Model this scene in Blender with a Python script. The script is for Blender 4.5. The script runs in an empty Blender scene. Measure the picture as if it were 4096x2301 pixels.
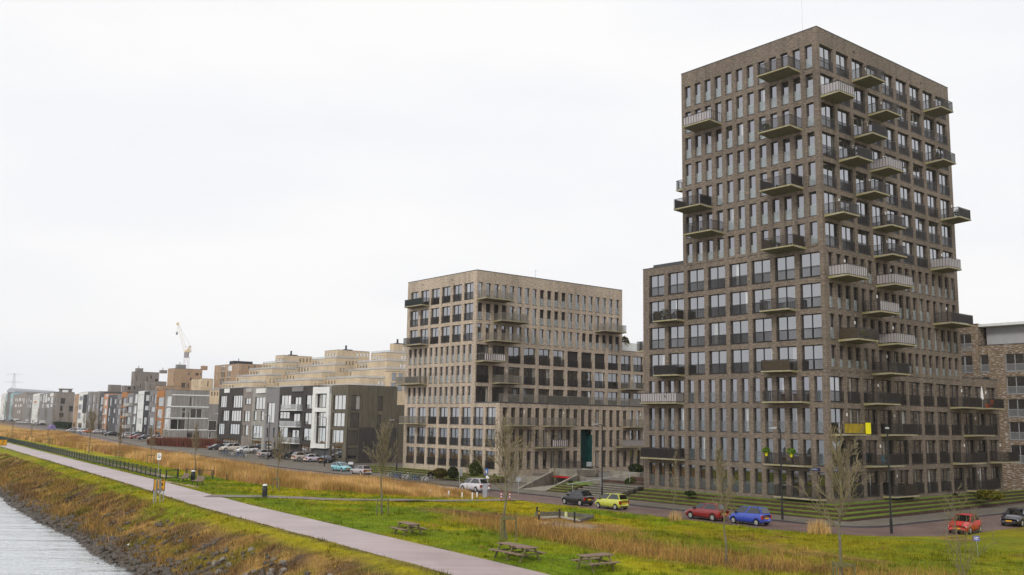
import bpy, bmesh, math, random
import numpy as np
from mathutils import Matrix, Vector
random.seed(7); rng = np.random.default_rng(11)
SC = bpy.context.scene; COL = SC.collection
# ------------------------------------------------------------------ camera, world, sun, exposure
F, PITCH, ROLL, HC = 3788.52, 0.140575, 0.015316, 8.3
cp, sp = math.cos(PITCH), math.sin(PITCH); cr, sr = math.cos(ROLL), math.sin(ROLL)
CFW = np.array([0, cp, sp]); CR = np.array([cr, -sr * sp, sr * cp]) * 1.0
_up = np.array([0, -sp, cp]); _rt = np.array([1., 0, 0])
CR = cr * _rt + sr * _up; CU = -sr * _rt + cr * _up
cam = bpy.data.cameras.new('camera'); camo = bpy.data.objects.new('camera', cam); COL.objects.link(camo)
cam.sensor_width = 36; cam.lens = F / 4096 * 36; cam.clip_start = .5; cam.clip_end = 9000
camo.matrix_world = Matrix(((CR[0], CU[0], -CFW[0], 0), (CR[1], CU[1], -CFW[1], 0), (CR[2], CU[2], -CFW[2], HC), (0, 0, 0, 1)))
SC.camera = camo
w = bpy.data.worlds.new('World'); SC.world = w; w.use_nodes = True
nt = w.node_tree; nt.nodes.clear()
N = lambda t: nt.nodes.new(t)
sky = N('ShaderNodeTexSky'); sky.sky_type = 'NISHITA'; sky.sun_disc = False
SUN_EL, SUN_ROT = math.radians(38), math.radians(205)
sky.sun_elevation = SUN_EL; sky.sun_rotation = SUN_ROT; sky.dust_density = 4
b1 = N('ShaderNodeBackground'); b1.inputs[1].default_value = .1
nt.links.new(sky.outputs[0], b1.inputs[0])
tc = N('ShaderNodeTexCoord'); mp = N('ShaderNodeMapping'); mp.inputs['Scale'].default_value = (1.2, 1.2, 4.5)
nz = N('ShaderNodeTexNoise'); nz.inputs['Scale'].default_value = 1.6; nz.inputs['Detail'].default_value = 5; nz.inputs['Roughness'].default_value = .5
nt.links.new(tc.outputs['Generated'], mp.inputs[0]); nt.links.new(mp.outputs[0], nz.inputs[0])
rp = N('ShaderNodeValToRGB'); rp.color_ramp.elements[0].position = .3; rp.color_ramp.elements[1].position = .62
rp.color_ramp.elements[0].color = (.875, .885, .925, 1); rp.color_ramp.elements[1].color = (.965, .96, .955, 1)
nt.links.new(nz.outputs['Fac'], rp.inputs[0])
b2 = N('ShaderNodeBackground'); b2.inputs[1].default_value = 1.06; nt.links.new(rp.outputs[0], b2.inputs[0])
mx = N('ShaderNodeMixShader'); mx.inputs[0].default_value = .97
nt.links.new(b1.outputs[0], mx.inputs[1]); nt.links.new(b2.outputs[0], mx.inputs[2])
wo = N('ShaderNodeOutputWorld'); nt.links.new(mx.outputs[0], wo.inputs[0])
sl = bpy.data.lights.new('sun', 'SUN'); sl.energy = 1.5; sl.angle = math.radians(14); sl.color = (1, .965, .91)
so = bpy.data.objects.new('sun', sl); COL.objects.link(so)
_d = Vector((math.sin(SUN_ROT) * math.cos(SUN_EL), math.cos(SUN_ROT) * math.cos(SUN_EL), math.sin(SUN_EL)))
so.rotation_euler = _d.to_track_quat('Z', 'Y').to_euler(); so.location = (0, -60, 90)
vs = SC.view_settings; vs.view_transform = 'Standard'; vs.look = 'None'; vs.exposure = 0; vs.gamma = 1; vs.use_curve_mapping = False
SC.render.engine = 'CYCLES'
try:
    SC.cycles.max_bounces = 6; SC.cycles.transparent_max_bounces = 10
except Exception: pass
# ------------------------------------------------------------------ picture <-> place
def ray(u, v): return CFW + (u - 2048) / F * CR - (v - 1150.5) / F * CU
def P(u, v, z=0.):                     # where the sight line meets the level z
    d = ray(u, v); t = (z - HC) / d[2]; return Vector((d[0] * t, d[1] * t, z))
def pix(x, y, z):
    q = np.array([x, y, z - HC]); d = q @ CFW
    return 2048 + F * (q @ CR) / d, 1150.5 - F * (q @ CU) / d
def zat(v, x, y):                      # height at (x, y) seen at picture row v
    lo, hi = -40., 160.
    for _ in range(40):
        m = (lo + hi) / 2
        if pix(x, y, m)[1] > v: lo = m
        else: hi = m
    return (lo + hi) / 2
T0 = np.array([30.36715, 91.08498]); YAW = .892315
LA = np.array([-math.cos(YAW), math.sin(YAW)]); RB = np.array([math.sin(YAW), math.cos(YAW)])
ROT = math.pi / 2 - YAW
def W2(a, b): q = T0 + LA * a + RB * b; return float(q[0]), float(q[1])
def ABxy(x, y): dx, dy = x - T0[0], y - T0[1]; return dx * LA[0] + dy * LA[1], dx * RB[0] + dy * RB[1]
# ------------------------------------------------------------------ terrain
BU_A = [-80, -16.4, -9.6, 6, 25.5, 57.8, 115.5, 238, 600, 1600]; BU_B = [-55.5, -49.6, -49, -47.9, -46.5, -42.8, -37.2, -24.9, 11, 111]
BW_A = [-90, 12.4, 24.5, 33, 47, 57, 65, 87, 238, 600, 1600]; BW_B = [-65.6, -59.6, -58.9, -57.9, -57.2, -56.6, -55.9, -53.6, -39, -3, 97]
PW = 4.2
def pathU(a): return np.interp(a, BU_A, BU_B)
def waterB(a): return np.interp(a, BW_A, BW_B)
def off(a): return np.maximum(0, np.asarray(a, float) - 165) * .14
def street(a):
    return np.interp(a, [-1e4, 88, 104, 150, 250, 1e5], [0, 0, .12, 1., 2., 2.])
def droad(a, b):                       # metres from the near edge of the road, + on the meadow
    qa, qb = a + 3., b - off(a) + 3.5
    return np.where(qa > 0, -qb - 11.7, np.where(qb > 0, -qa - 11.7, np.hypot(qa, qb) - 11.7))
def _hash(i, j, s): 
    h = np.sin(i * 127.1 + j * 311.7 + s * 74.7) * 43758.5453; return h - np.floor(h)
def vnoise(x, y, s=0):
    x = np.asarray(x, float); y = np.asarray(y, float); i = np.floor(x); j = np.floor(y); fx = x - i; fy = y - j
    fx = fx * fx * (3 - 2 * fx); fy = fy * fy * (3 - 2 * fy)
    return (_hash(i, j, s) * (1 - fx) + _hash(i + 1, j, s) * fx) * (1 - fy) + (_hash(i, j + 1, s) * (1 - fx) + _hash(i + 1, j + 1, s) * fx) * fy
def fbm(x, y, s=0, o=4):
    r = 0; am = .5
    for k in range(o): r = r + am * vnoise(x * 2 ** k, y * 2 ** k, s + k); am *= .5
    return r / (1 - .5 ** o)
def sstep(x, a, b): t = np.clip((x - a) / (b - a), 0, 1); return t * t * (3 - 2 * t)
ZW = -1.9
def reedmask(a, b):                    # dry reed ditch beside the picnic tables
    c = np.interp(a, [-45, -28, -20, -11, -5, 3, 11], [-28, -31.5, -34.8, -36.2, -36.3, -35.2, -33.5])
    m = np.exp(-((b - c) / np.interp(a, [-40, -20, 0, 10], [3.4, 3.9, 3.7, 3.9])) ** 2) * (1 - sstep(a, 6, 15)) * (1 - .55 * sstep(-a, 19, 26))
    return m
def Z(a, b):
    a = np.asarray(a, float); b = np.asarray(b, float)
    bu = pathU(a); bl = bu - PW; bw = waterB(a); st = street(a); dr = droad(a, b)
    dpt = b - bu
    wgt = np.clip(dr / np.maximum(dr + dpt, .5), 0, 1)
    z = st + (1. - st) * sstep(wgt, .0, .92)
    far = np.clip((50 - np.abs(a - 20)) / 60, 0, 1)
    amp = sstep(dr, .4, 3) * sstep(dpt, .5, 3)
    z = z + amp * (.32 * (fbm(a / 5, b / 5, 3) - .5)) - .42 * reedmask(a, b) * amp
    z = np.where(dr <= 0, st, z)
    z = np.where((b <= bu + .4) & (b >= bl - .6), 1., z)
    t = (bl - .6 - b) / np.maximum(bl - .6 - bw, 1.)
    zb = 1. - (1. - ZW) * np.where(t < .28, t * .5, .14 + (t - .28) * .86 / .72) + np.clip(t * 3, 0, 1) * .3 * (fbm(a / 2.3, b / 2.3, 9) - .5)
    z = np.where(b < bl - .6, np.maximum(zb, ZW - 2.2), z)
    return z
def G(u, v):                           # sight line meets the ground
    d = ray(u, v); z = 0.5
    for _ in range(25):
        t = (z - HC) / d[2]; x, y = d[0] * t, d[1] * t; z = .5 * z + .5 * float(Z(*ABxy(x, y)))
    return Vector((x, y, z))
def gz(x, y): return float(Z(*ABxy(x, y)))
# ------------------------------------------------------------------ materials
MATS = {}
def newmat(name):
    m = bpy.data.materials.new(name); m.use_nodes = True; MATS[name] = m
    t = m.node_tree; return m, t, t.nodes['Principled BSDF']
def link(t, a, b): t.links.new(a, b)
def ramp(t, fac, stops):
    r = t.nodes.new('ShaderNodeValToRGB'); e = r.color_ramp.elements
    while len(e) < len(stops): e.new(.5)
    for k, (p, c) in enumerate(stops): e[k].position = p; e[k].color = (*c, 1)
    link(t, fac, r.inputs[0]); return r.outputs[0]
def noise(t, vec, sc, det=4, rough=.6):
    n = t.nodes.new('ShaderNodeTexNoise'); n.inputs['Scale'].default_value = sc; n.inputs['Detail'].default_value = det; n.inputs['Roughness'].default_value = rough
    if vec is not None: link(t, vec, n.inputs[0])
    return n.outputs['Fac']
def objvec(t, scale=(1, 1, 1)):
    c = t.nodes.new('ShaderNodeTexCoord'); m = t.nodes.new('ShaderNodeMapping'); m.inputs['Scale'].default_value = scale
    link(t, c.outputs['Object'], m.inputs[0]); return m.outputs[0]
def mixc(t, fac, a, b, mode='MIX'):
    m = t.nodes.new('ShaderNodeMix'); m.data_type = 'RGBA'; m.blend_type = mode
    for s, v in ((m.inputs[0], fac), (m.inputs[6], a), (m.inputs[7], b)):
        if hasattr(v, 'is_output'): link(t, v, s)
        elif isinstance(v, (int, float)): s.default_value = v
        else: s.default_value = (*v, 1)
    return m.outputs[2]
def math_(t, op, a, b=None):
    m = t.nodes.new('ShaderNodeMath'); m.operation = op
    for s, v in ((m.inputs[0], a), (m.inputs[1], b)):
        if v is None: continue
        if hasattr(v, 'is_output'): link(t, v, s)
        else: s.default_value = v
    return m.outputs[0]
def bump(t, bs, h, st, dist=.02):
    b = t.nodes.new('ShaderNodeBump'); b.inputs['Strength'].default_value = st; b.inputs['Distance'].default_value = dist
    link(t, h, b.inputs['Height']); link(t, b.outputs[0], bs.inputs['Normal'])
def M(name, c, rough=.6, var=.25, sc=2., metal=0., streak=False, spec=.4, bmp=0.):
    if name in MATS: return MATS[name]
    m, t, b = newmat(name)
    v = objvec(t, (6, 6, .35) if streak else (1, 1, 1)); n = noise(t, v, sc)
    lo = tuple(x * (1 - var) for x in c); hi = tuple(min(1, x * (1 + var)) for x in c)
    link(t, ramp(t, n, [(.3, lo), (.7, hi)]), b.inputs['Base Color'])
    b.inputs['Roughness'].default_value = rough; b.inputs['Metallic'].default_value = metal; b.inputs['Specular IOR Level'].default_value = spec
    if bmp: bump(t, b, n, bmp)
    return m
def brickmat(name, c1, c2, mort, speck=None, rough=.85):
    m, t, b = newmat(name)
    c = t.nodes.new('ShaderNodeTexCoord'); s = t.nodes.new('ShaderNodeSeparateXYZ'); link(t, c.outputs['Object'], s.inputs[0])
    h = math_(t, 'ADD', s.outputs[0], s.outputs[1]); cb = t.nodes.new('ShaderNodeCombineXYZ')
    link(t, h, cb.inputs[0]); link(t, s.outputs[2], cb.inputs[1]); vec = cb.outputs[0]
    br = t.nodes.new('ShaderNodeTexBrick'); link(t, vec, br.inputs[0])
    br.inputs['Scale'].default_value = 1.; br.inputs['Brick Width'].default_value = .24; br.inputs['Row Height'].default_value = .068; br.inputs['Mortar Size'].default_value = .009
    br.inputs['Bias'].default_value = 0
    br.inputs['Color1'].default_value = (*c1, 1); br.inputs['Color2'].default_value = (*c2, 1); br.inputs['Mortar'].default_value = (*mort, 1)
    mp = t.nodes.new('ShaderNodeMapping'); mp.inputs['Scale'].default_value = (2.2, 9, 1); link(t, vec, mp.inputs[0])
    n = noise(t, mp.outputs[0], 1., 4, .75); n2 = noise(t, vec, .13, 3, .5); n3 = noise(t, objvec(t, (1.3, 1.3, .12)), 1., 4, .6)
    col = mixc(t, 1., br.outputs[0], ramp(t, n, [(.3, (.42, .38, .37)), (.5, (.97, .97, .97)), (.7, (1.7, 1.58, 1.42))]), 'MULTIPLY')
    col = mixc(t, 1., col, ramp(t, n2, [(.3, (.84, .84, .84)), (.7, (1.12, 1.12, 1.12))]), 'MULTIPLY')
    col = mixc(t, 1., col, ramp(t, n3, [(.28, (.74, .75, .74)), (.5, (1.0, 1., 1.)), (.75, (1.1, 1.08, 1.05))]), 'MULTIPLY')
    if speck:
        mp2 = t.nodes.new('ShaderNodeMapping'); mp2.inputs['Scale'].default_value = (1.3, 8, 1); link(t, vec, mp2.inputs[0])
        n3 = noise(t, mp2.outputs[0], 1.25, 3, .6)
        col = mixc(t, ramp(t, n3, [(.555, (0, 0, 0)), (.60, (1, 1, 1))]), col, speck)
    link(t, col, b.inputs['Base Color']); b.inputs['Roughness'].default_value = rough; b.inputs['Specular IOR Level'].default_value = .25
    bump(t, b, br.outputs['Fac'], -.35, .012)
    return m
def glassmat(name, base=.16, curtain=.35, tint=(.93, .95, 1.), rough=.02, dark=.018):
    m, t, b = newmat(name)
    oi = t.nodes.new('ShaderNodeObjectInfo'); c = t.nodes.new('ShaderNodeTexCoord'); s = t.nodes.new('ShaderNodeSeparateXYZ'); link(t, c.outputs['Object'], s.inputs[0])
    r1 = oi.outputs['Random']; r2 = math_(t, 'FRACT', math_(t, 'MULTIPLY', r1, 17.37)); r3 = math_(t, 'FRACT', math_(t, 'MULTIPLY', r1, 91.7))
    has = math_(t, 'LESS_THAN', r1, curtain)
    side = math_(t, 'GREATER_THAN', math_(t, 'ADD', s.outputs[0], math_(t, 'MULTIPLY', r2, -1.1)), -.05)
    wv = t.nodes.new('ShaderNodeTexWave'); wv.inputs['Scale'].default_value = 3.2; wv.inputs['Distortion'].default_value = 1.5; link(t, c.outputs['Object'], wv.inputs[0])
    cc = mixc(t, r3, (.2, .19, .16), (.62, .62, .6))
    cc = mixc(t, wv.outputs['Fac'], mixc(t, .35, cc, (.05, .05, .05)), cc)
    inner = mixc(t, noise(t, c.outputs['Object'], 1.7, 2), (dark * .4, dark * .4, dark * .4), (dark * 2, dark * 1.9, dark * 1.7))
    col = mixc(t, math_(t, 'MULTIPLY', has, side), inner, cc)
    link(t, col, b.inputs['Base Color']); b.inputs['Roughness'].default_value = .9; b.inputs['Specular IOR Level'].default_value = 0
    g = t.nodes.new('ShaderNodeBsdfGlossy'); g.inputs['Roughness'].default_value = rough; g.inputs['Color'].default_value = (*tint, 1)
    bm_ = t.nodes.new('ShaderNodeBump'); bm_.inputs['Strength'].default_value = .06; bm_.inputs['Distance'].default_value = .05
    link(t, noise(t, c.outputs['Object'], .9, 1), bm_.inputs['Height']); link(t, bm_.outputs[0], g.inputs['Normal'])
    lw = t.nodes.new('ShaderNodeLayerWeight'); lw.inputs['Blend'].default_value = .5
    f = math_(t, 'ADD', math_(t, 'MULTIPLY', math_(t, 'POWER', lw.outputs['Facing'], 3.), .85 - base), base)
    mx = t.nodes.new('ShaderNodeMixShader'); link(t, f, mx.inputs[0]); link(t, b.outputs[0], mx.inputs[1]); link(t, g.outputs[0], mx.inputs[2])
    link(t, mx.outputs[0], t.nodes['Material Output'].inputs[0]); return m
def sheetmat(name, c, alpha, rough=.3, gloss=.12):
    m, t, b = newmat(name)
    b.inputs['Base Color'].default_value = (*c, 1); b.inputs['Roughness'].default_value = rough; b.inputs['Alpha'].default_value = alpha; b.inputs['Specular IOR Level'].default_value = gloss * 4
    return m
BRICK_T = brickmat('tower_brick', (.152, .116, .089), (.222, .176, .138), (.165, .148, .128))
BRICK_M = brickmat('beige_brick', (.40, .325, .25), (.50, .415, .33), (.42, .36, .30))
BRICK_R = brickmat('brown_brick', (.185, .13, .078), (.24, .17, .108), (.2, .16, .12), speck=(.5, .46, .42))
BRICK_Y = brickmat('yellow_brick', (.62, .48, .315), (.70, .56, .375), (.56, .48, .36))
BRICK_O = brickmat('orange_brick', (.40, .26, .155), (.46, .31, .19), (.40, .31, .23))
BRICK_G = brickmat('grey_brick', (.23, .20, .18), (.28, .245, .22), (.26, .24, .22))
BRICK_D = brickmat('dark_brick', (.052, .047, .046), (.075, .068, .066), (.07, .065, .06))
GLASS = glassmat('window_glass', .36, .26); GLASSL = glassmat('slit_window_glass', .34, .34, tint=(.9, .91, 1.))
GLASSM = glassmat('window_glass_clear', .24, .34)
GLASSH = glassmat('house_glass', .66, .07, tint=(1, 1, .97))
FROST = sheetmat('frosted_glass', (.44, .49, .5), .4, .12, .3)
CLEARG = sheetmat('balustrade_glass', (.5, .52, .52), .42, .1, .3); THING = sheetmat('clear_guard_glass', (.2, .23, .24), .2, .06, .25)
FRAME = M('frame_dark', (.03, .026, .025), .5, .1); FRAMEW = M('frame_white', (.75, .76, .74), .5, .06); FRAMEG = M('frame_grey', (.36, .37, .38), .5, .08)
RAIL = M('rail_dark', (.034, .029, .026), .45, .15); RAILG = M('rail_grey', (.2, .18, .15), .5, .12)
SLAB = None
def slabmat():
    m, t, b = newmat('balcony_concrete')
    v = objvec(t); n = noise(t, v, .9, 5, .7)
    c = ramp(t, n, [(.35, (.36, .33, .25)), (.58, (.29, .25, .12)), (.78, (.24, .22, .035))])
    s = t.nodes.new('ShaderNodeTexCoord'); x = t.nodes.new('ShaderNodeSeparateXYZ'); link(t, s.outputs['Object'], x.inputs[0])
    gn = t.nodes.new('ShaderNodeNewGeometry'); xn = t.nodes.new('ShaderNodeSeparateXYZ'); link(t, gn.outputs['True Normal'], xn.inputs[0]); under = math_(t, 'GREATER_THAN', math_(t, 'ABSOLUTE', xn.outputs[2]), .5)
    c = mixc(t, under, c, ramp(t, n, [(.3, (.185, .165, .125)), (.7, (.125, .112, .068))]))  # level faces coloured darker, painting in the shade beneath the slab
    link(t, c, b.inputs['Base Color']); b.inputs['Roughness'].default_value = .85; return m
SLAB = slabmat()
CONC = M('concrete', (.25, .225, .18), .85, .35, .8, streak=False, bmp=.1); PALE = M('pale_stone', (.6, .59, .56), .7, .15)
ROOFM = M('roof_felt', (.09, .09, .095), .9, .3); COPING = M('coping_metal', (.06, .062, .064), .45, .1)
WOOD = M('weathered_wood', (.20, .135, .10), .8, .35, 3, streak=False); WOODG = M('mossy_wood', (.15, .135, .055), .85, .4, 3)
STEEL = M('galvanised_steel', (.42, .43, .44), .4, .12, 4, .6); BLACK = M('black_paint', (.018, .019, .02), .4, .15); BARK = None
WHITEP = M('white_paint', (.78, .78, .76), .45, .06); YELLOW = M('sign_yellow', (.62, .30, .005), .5, .08); TEAL = M('teal_panel', (.008, .062, .054), .4, .15)
RUBBER = M('tyre_rubber', (.016, .016, .017), .85, .2); PLATE = M('plate_yellow', (.72, .36, .015), .5, .05); REDP = M('red_paint', (.45, .012, .012), .4, .08)
CORTEN = M('corten_edge', (.070, .036, .024), .85, .35, 2); ALU = M('alloy_wheel', (.5, .5, .51), .3, .1, 3, .7); LENS = M('lamp_lens', (.75, .76, .77), .1, .03, spec=.8)
TAIL = M('tail_lamp', (.42, .012, .01), .15, .1, spec=.8); BLUEP = M('sign_blue', (.02, .11, .42), .4, .06)
# ------------------------------------------------------------------ mesh helpers
class MB:
    def __init__(s): s.v = []; s.f = []; s.m = []
    def quad(s, a, b, c, d, m=0):
        k = len(s.v); s.v += [tuple(a), tuple(b), tuple(c), tuple(d)]; s.f.append((k, k + 1, k + 2, k + 3)); s.m.append(m)
    def poly(s, pts, m=0):
        k = len(s.v); s.v += [tuple(p) for p in pts]; s.f.append(tuple(range(k, k + len(pts)))); s.m.append(m)
    def box(s, x0, y0, z0, x1, y1, z1, m=0):
        k = len(s.v); s.v += [(x0, y0, z0), (x1, y0, z0), (x1, y1, z0), (x0, y1, z0), (x0, y0, z1), (x1, y0, z1), (x1, y1, z1), (x0, y1, z1)]
        for f in ((0, 3, 2, 1), (4, 5, 6, 7), (0, 1, 5, 4), (1, 2, 6, 5), (2, 3, 7, 6), (3, 0, 4, 7)): s.f.append(tuple(k + i for i in f)); s.m.append(m)
    def prism(s, pts, z0, z1, m=0, mt=None):
        n = len(pts); k = len(s.v); zz = z0 if hasattr(z0, '__len__') else [z0] * n; z2 = z1 if hasattr(z1, '__len__') else [z1] * n
        s.v += [(p[0], p[1], zz[i]) for i, p in enumerate(pts)] + [(p[0], p[1], z2[i]) for i, p in enumerate(pts)]
        for i in range(n): j = (i + 1) % n; s.f.append((k + i, k + j, k + n + j, k + n + i)); s.m.append(m)
        s.f.append(tuple(k + n + i for i in range(n))); s.m.append(m if mt is None else mt); s.f.append(tuple(k + n - 1 - i for i in range(n))); s.m.append(m)
    def xprism(s, prof, x0, x1, m=0):   # profile in (y, z) run along x
        n = len(prof); k = len(s.v); s.v += [(x0, p[0], p[1]) for p in prof] + [(x1, p[0], p[1]) for p in prof]
        for i in range(n): j = (i + 1) % n; s.f.append((k + i, k + j, k + n + j, k + n + i)); s.m.append(m)
        s.f.append(tuple(k + i for i in range(n))); s.f.append(tuple(k + n + i for i in range(n))); s.m += [m, m]
    def tube(s, p0, p1, r0, r1=None, n=6, m=0, cap=True):
        r1 = r0 if r1 is None else r1; p0 = Vector(p0); p1 = Vector(p1); d = (p1 - p0)
        if d.length < 1e-6: return
        d.normalize(); u = d.orthogonal().normalized(); w = d.cross(u); k = len(s.v)
        for p, r in ((p0, r0), (p1, r1)):
            for i in range(n): t = 2 * math.pi * i / n; q = p + u * (r * math.cos(t)) + w * (r * math.sin(t)); s.v.append((q.x, q.y, q.z))
        for i in range(n): j = (i + 1) % n; s.f.append((k + i, k + j, k + n + j, k + n + i)); s.m.append(m)
        if cap: s.f.append(tuple(k + n - 1 - i for i in range(n))); s.f.append(tuple(k + n + i for i in range(n))); s.m += [m, m]
    def beam(s, p0, p1, w_, h_, m=0):   # rectangular bar
        p0 = Vector(p0); p1 = Vector(p1); d = (p1 - p0).normalized(); up = Vector((0, 0, 1)) if abs(d.z) < .95 else Vector((1, 0, 0))
        a = d.cross(up).normalized() * (w_ / 2); b = a.cross(d).normalized() * (h_ / 2); k = len(s.v)
        for p in (p0, p1):
            for q in (-a - b, a - b, a + b, -a + b): r = p + q; s.v.append((r.x, r.y, r.z))
        for f in ((0, 1, 2, 3), (4, 7, 6, 5), (0, 4, 5, 1), (1, 5, 6, 2), (2, 6, 7, 3), (3, 7, 4, 0)): s.f.append(tuple(k + i for i in f)); s.m.append(m)
    def lathe(s, prof, n=12, m=0, c=(0, 0)):
        k = len(s.v)
        for r, z in prof:
            for i in range(n): t = 2 * math.pi * i / n; s.v.append((c[0] + r * math.cos(t), c[1] + r * math.sin(t), z))
        for q in range(len(prof) - 1):
            for i in range(n): j = (i + 1) % n; s.f.append((k + q * n + i, k + q * n + j, k + (q + 1) * n + j, k + (q + 1) * n + i)); s.m.append(m)
        s.f.append(tuple(k + (len(prof) - 1) * n + i for i in range(n))); s.m.append(m)
        s.f.append(tuple(k + n - 1 - i for i in range(n))); s.m.append(m)
    def mesh(s, name, mats, smooth=False):
        me = bpy.data.meshes.new(name); me.from_pydata(s.v, [], s.f)
        for m in (mats if isinstance(mats, (list, tuple)) else [mats]): me.materials.append(m)
        if any(s.m): me.polygons.foreach_set('material_index', s.m)
        if smooth: me.polygons.foreach_set('use_smooth', [True] * len(s.f))
        me.update(); return me
    def build(s, name, mats, parent=None, loc=(0, 0, 0), rz=0, smooth=False): return ob(name, s.mesh(name, mats, smooth), parent, loc, rz)
def ob(name, me, parent=None, loc=(0, 0, 0), rz=0):
    o = bpy.data.objects.new(name, me); COL.objects.link(o); o.location = loc
    if rz: o.rotation_euler = (0, 0, rz)
    if parent is not None: o.parent = parent
    return o
def tag(o, label=None, cat=None, group=None, kind=None):
    if label: o['label'] = label
    if cat: o['category'] = cat
    if group: o['group'] = group
    if kind: o['kind'] = kind
    return o
def thing(name, label, cat, loc=(0, 0, 0), rz=0, group=None): return tag(ob(name, None, None, loc, rz), label, cat, group)
def copy_tree(o, parent=None):
    c = o.copy(); COL.objects.link(c)
    if parent is not None: c.parent = parent
    for ch in o.children: copy_tree(ch, c)
    return c
def npmesh(name, co, tris, mats, col=None, smooth=False):   # big meshes straight from arrays
    me = bpy.data.meshes.new(name); me.vertices.add(len(co)); me.vertices.foreach_set('co', co.astype(np.float32).ravel())
    k = tris.shape[1]; me.loops.add(tris.size); me.loops.foreach_set('vertex_index', tris.astype(np.int32).ravel())
    me.polygons.add(len(tris)); me.polygons.foreach_set('loop_start', np.arange(0, tris.size, k, dtype=np.int32))
    try: me.polygons.foreach_set('loop_total', np.full(len(tris), k, np.int32))
    except Exception: pass
    if smooth: me.polygons.foreach_set('use_smooth', np.ones(len(tris), bool))
    for m in (mats if isinstance(mats, (list, tuple)) else [mats]): me.materials.append(m)
    me.update(calc_edges=True); me.validate()
    if col is not None:
        a = me.color_attributes.new('tint', 'FLOAT_COLOR', 'POINT'); c4 = np.ones((len(co), 4), np.float32); c4[:, :3] = col; a.data.foreach_set('color', c4.ravel())
    return me
# ------------------------------------------------------------------ ground, water, path, road
def tintmat(name, sc=(1, 1, 1), lo=.62, hi=1.38, rough=.95, nsc=1.6):
    m, t, b = newmat(name)
    a = t.nodes.new('ShaderNodeAttribute'); a.attribute_name = 'tint'
    n = noise(t, objvec(t, sc), nsc, 6, .7)
    link(t, mixc(t, 1., a.outputs['Color'], ramp(t, n, [(.3, (lo,) * 3), (.7, (hi,) * 3)]), 'MULTIPLY'), b.inputs['Base Color'])
    b.inputs['Roughness'].default_value = rough; b.inputs['Specular IOR Level'].default_value = .12; return m, t, b, n
GROUNDM, t_, b_, n_ = tintmat('meadow_ground', (1, 1, 1), .6, 1.35, .95, 2.2); bump(t_, b_, n_, .5, .08)
BLADEM, t_, b_, n_ = tintmat('grass_blades', (1, 1, 1), .8, 1.2, .8, 3.)
LUSH = np.array([.118, .172, .003]); YG = np.array([.285, .245, .004]); DRY = np.array([.33, .20, .055]); BRN = np.array([.135, .08, .034]); SOIL = np.array([.10, .068, .045]); SAND = np.array([.27, .20, .13]); MOSS = np.array([.13, .125, .006]); PAVE = np.array([.12, .10, .085]); REED = np.array([.66, .42, .165])
def mixv(a, b, t): return a * (1 - t)[..., None] + b * t[..., None]
SANDP = P(2290, 2105, .3); SAND_AB = ABxy(SANDP.x, SANDP.y)
def reedbed(a, b):                     # tall golden reeds between the path strip and the street
    bu = pathU(a); dr = droad(a, b)
    lo = np.interp(a, [20, 30, 36, 42, 50, 60, 75, 95, 130, 300], [-19, -21.5, -27, -33, -34.2, -34, -32.5, -30, -26, -14])
    lo = np.maximum(lo, bu + np.interp(a, [60, 90, 300], [6, 7, 4.5]))
    m = sstep(b - lo, -.4, .6) * sstep(dr, .3, 1.2) * sstep(a, 31, 37)
    hole = np.exp(-(((a - 118) / 22) ** 2 + ((b + 29 - (a - 118) * .08) / 2.6) ** 2))      # green clearing by the fence
    hole2 = np.exp(-(((a - 74) / 12) ** 2 + ((b + 17.5) / 2.2) ** 2))
    return np.clip(m - 1.4 * hole - 1.2 * hole2, 0, 1)
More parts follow.
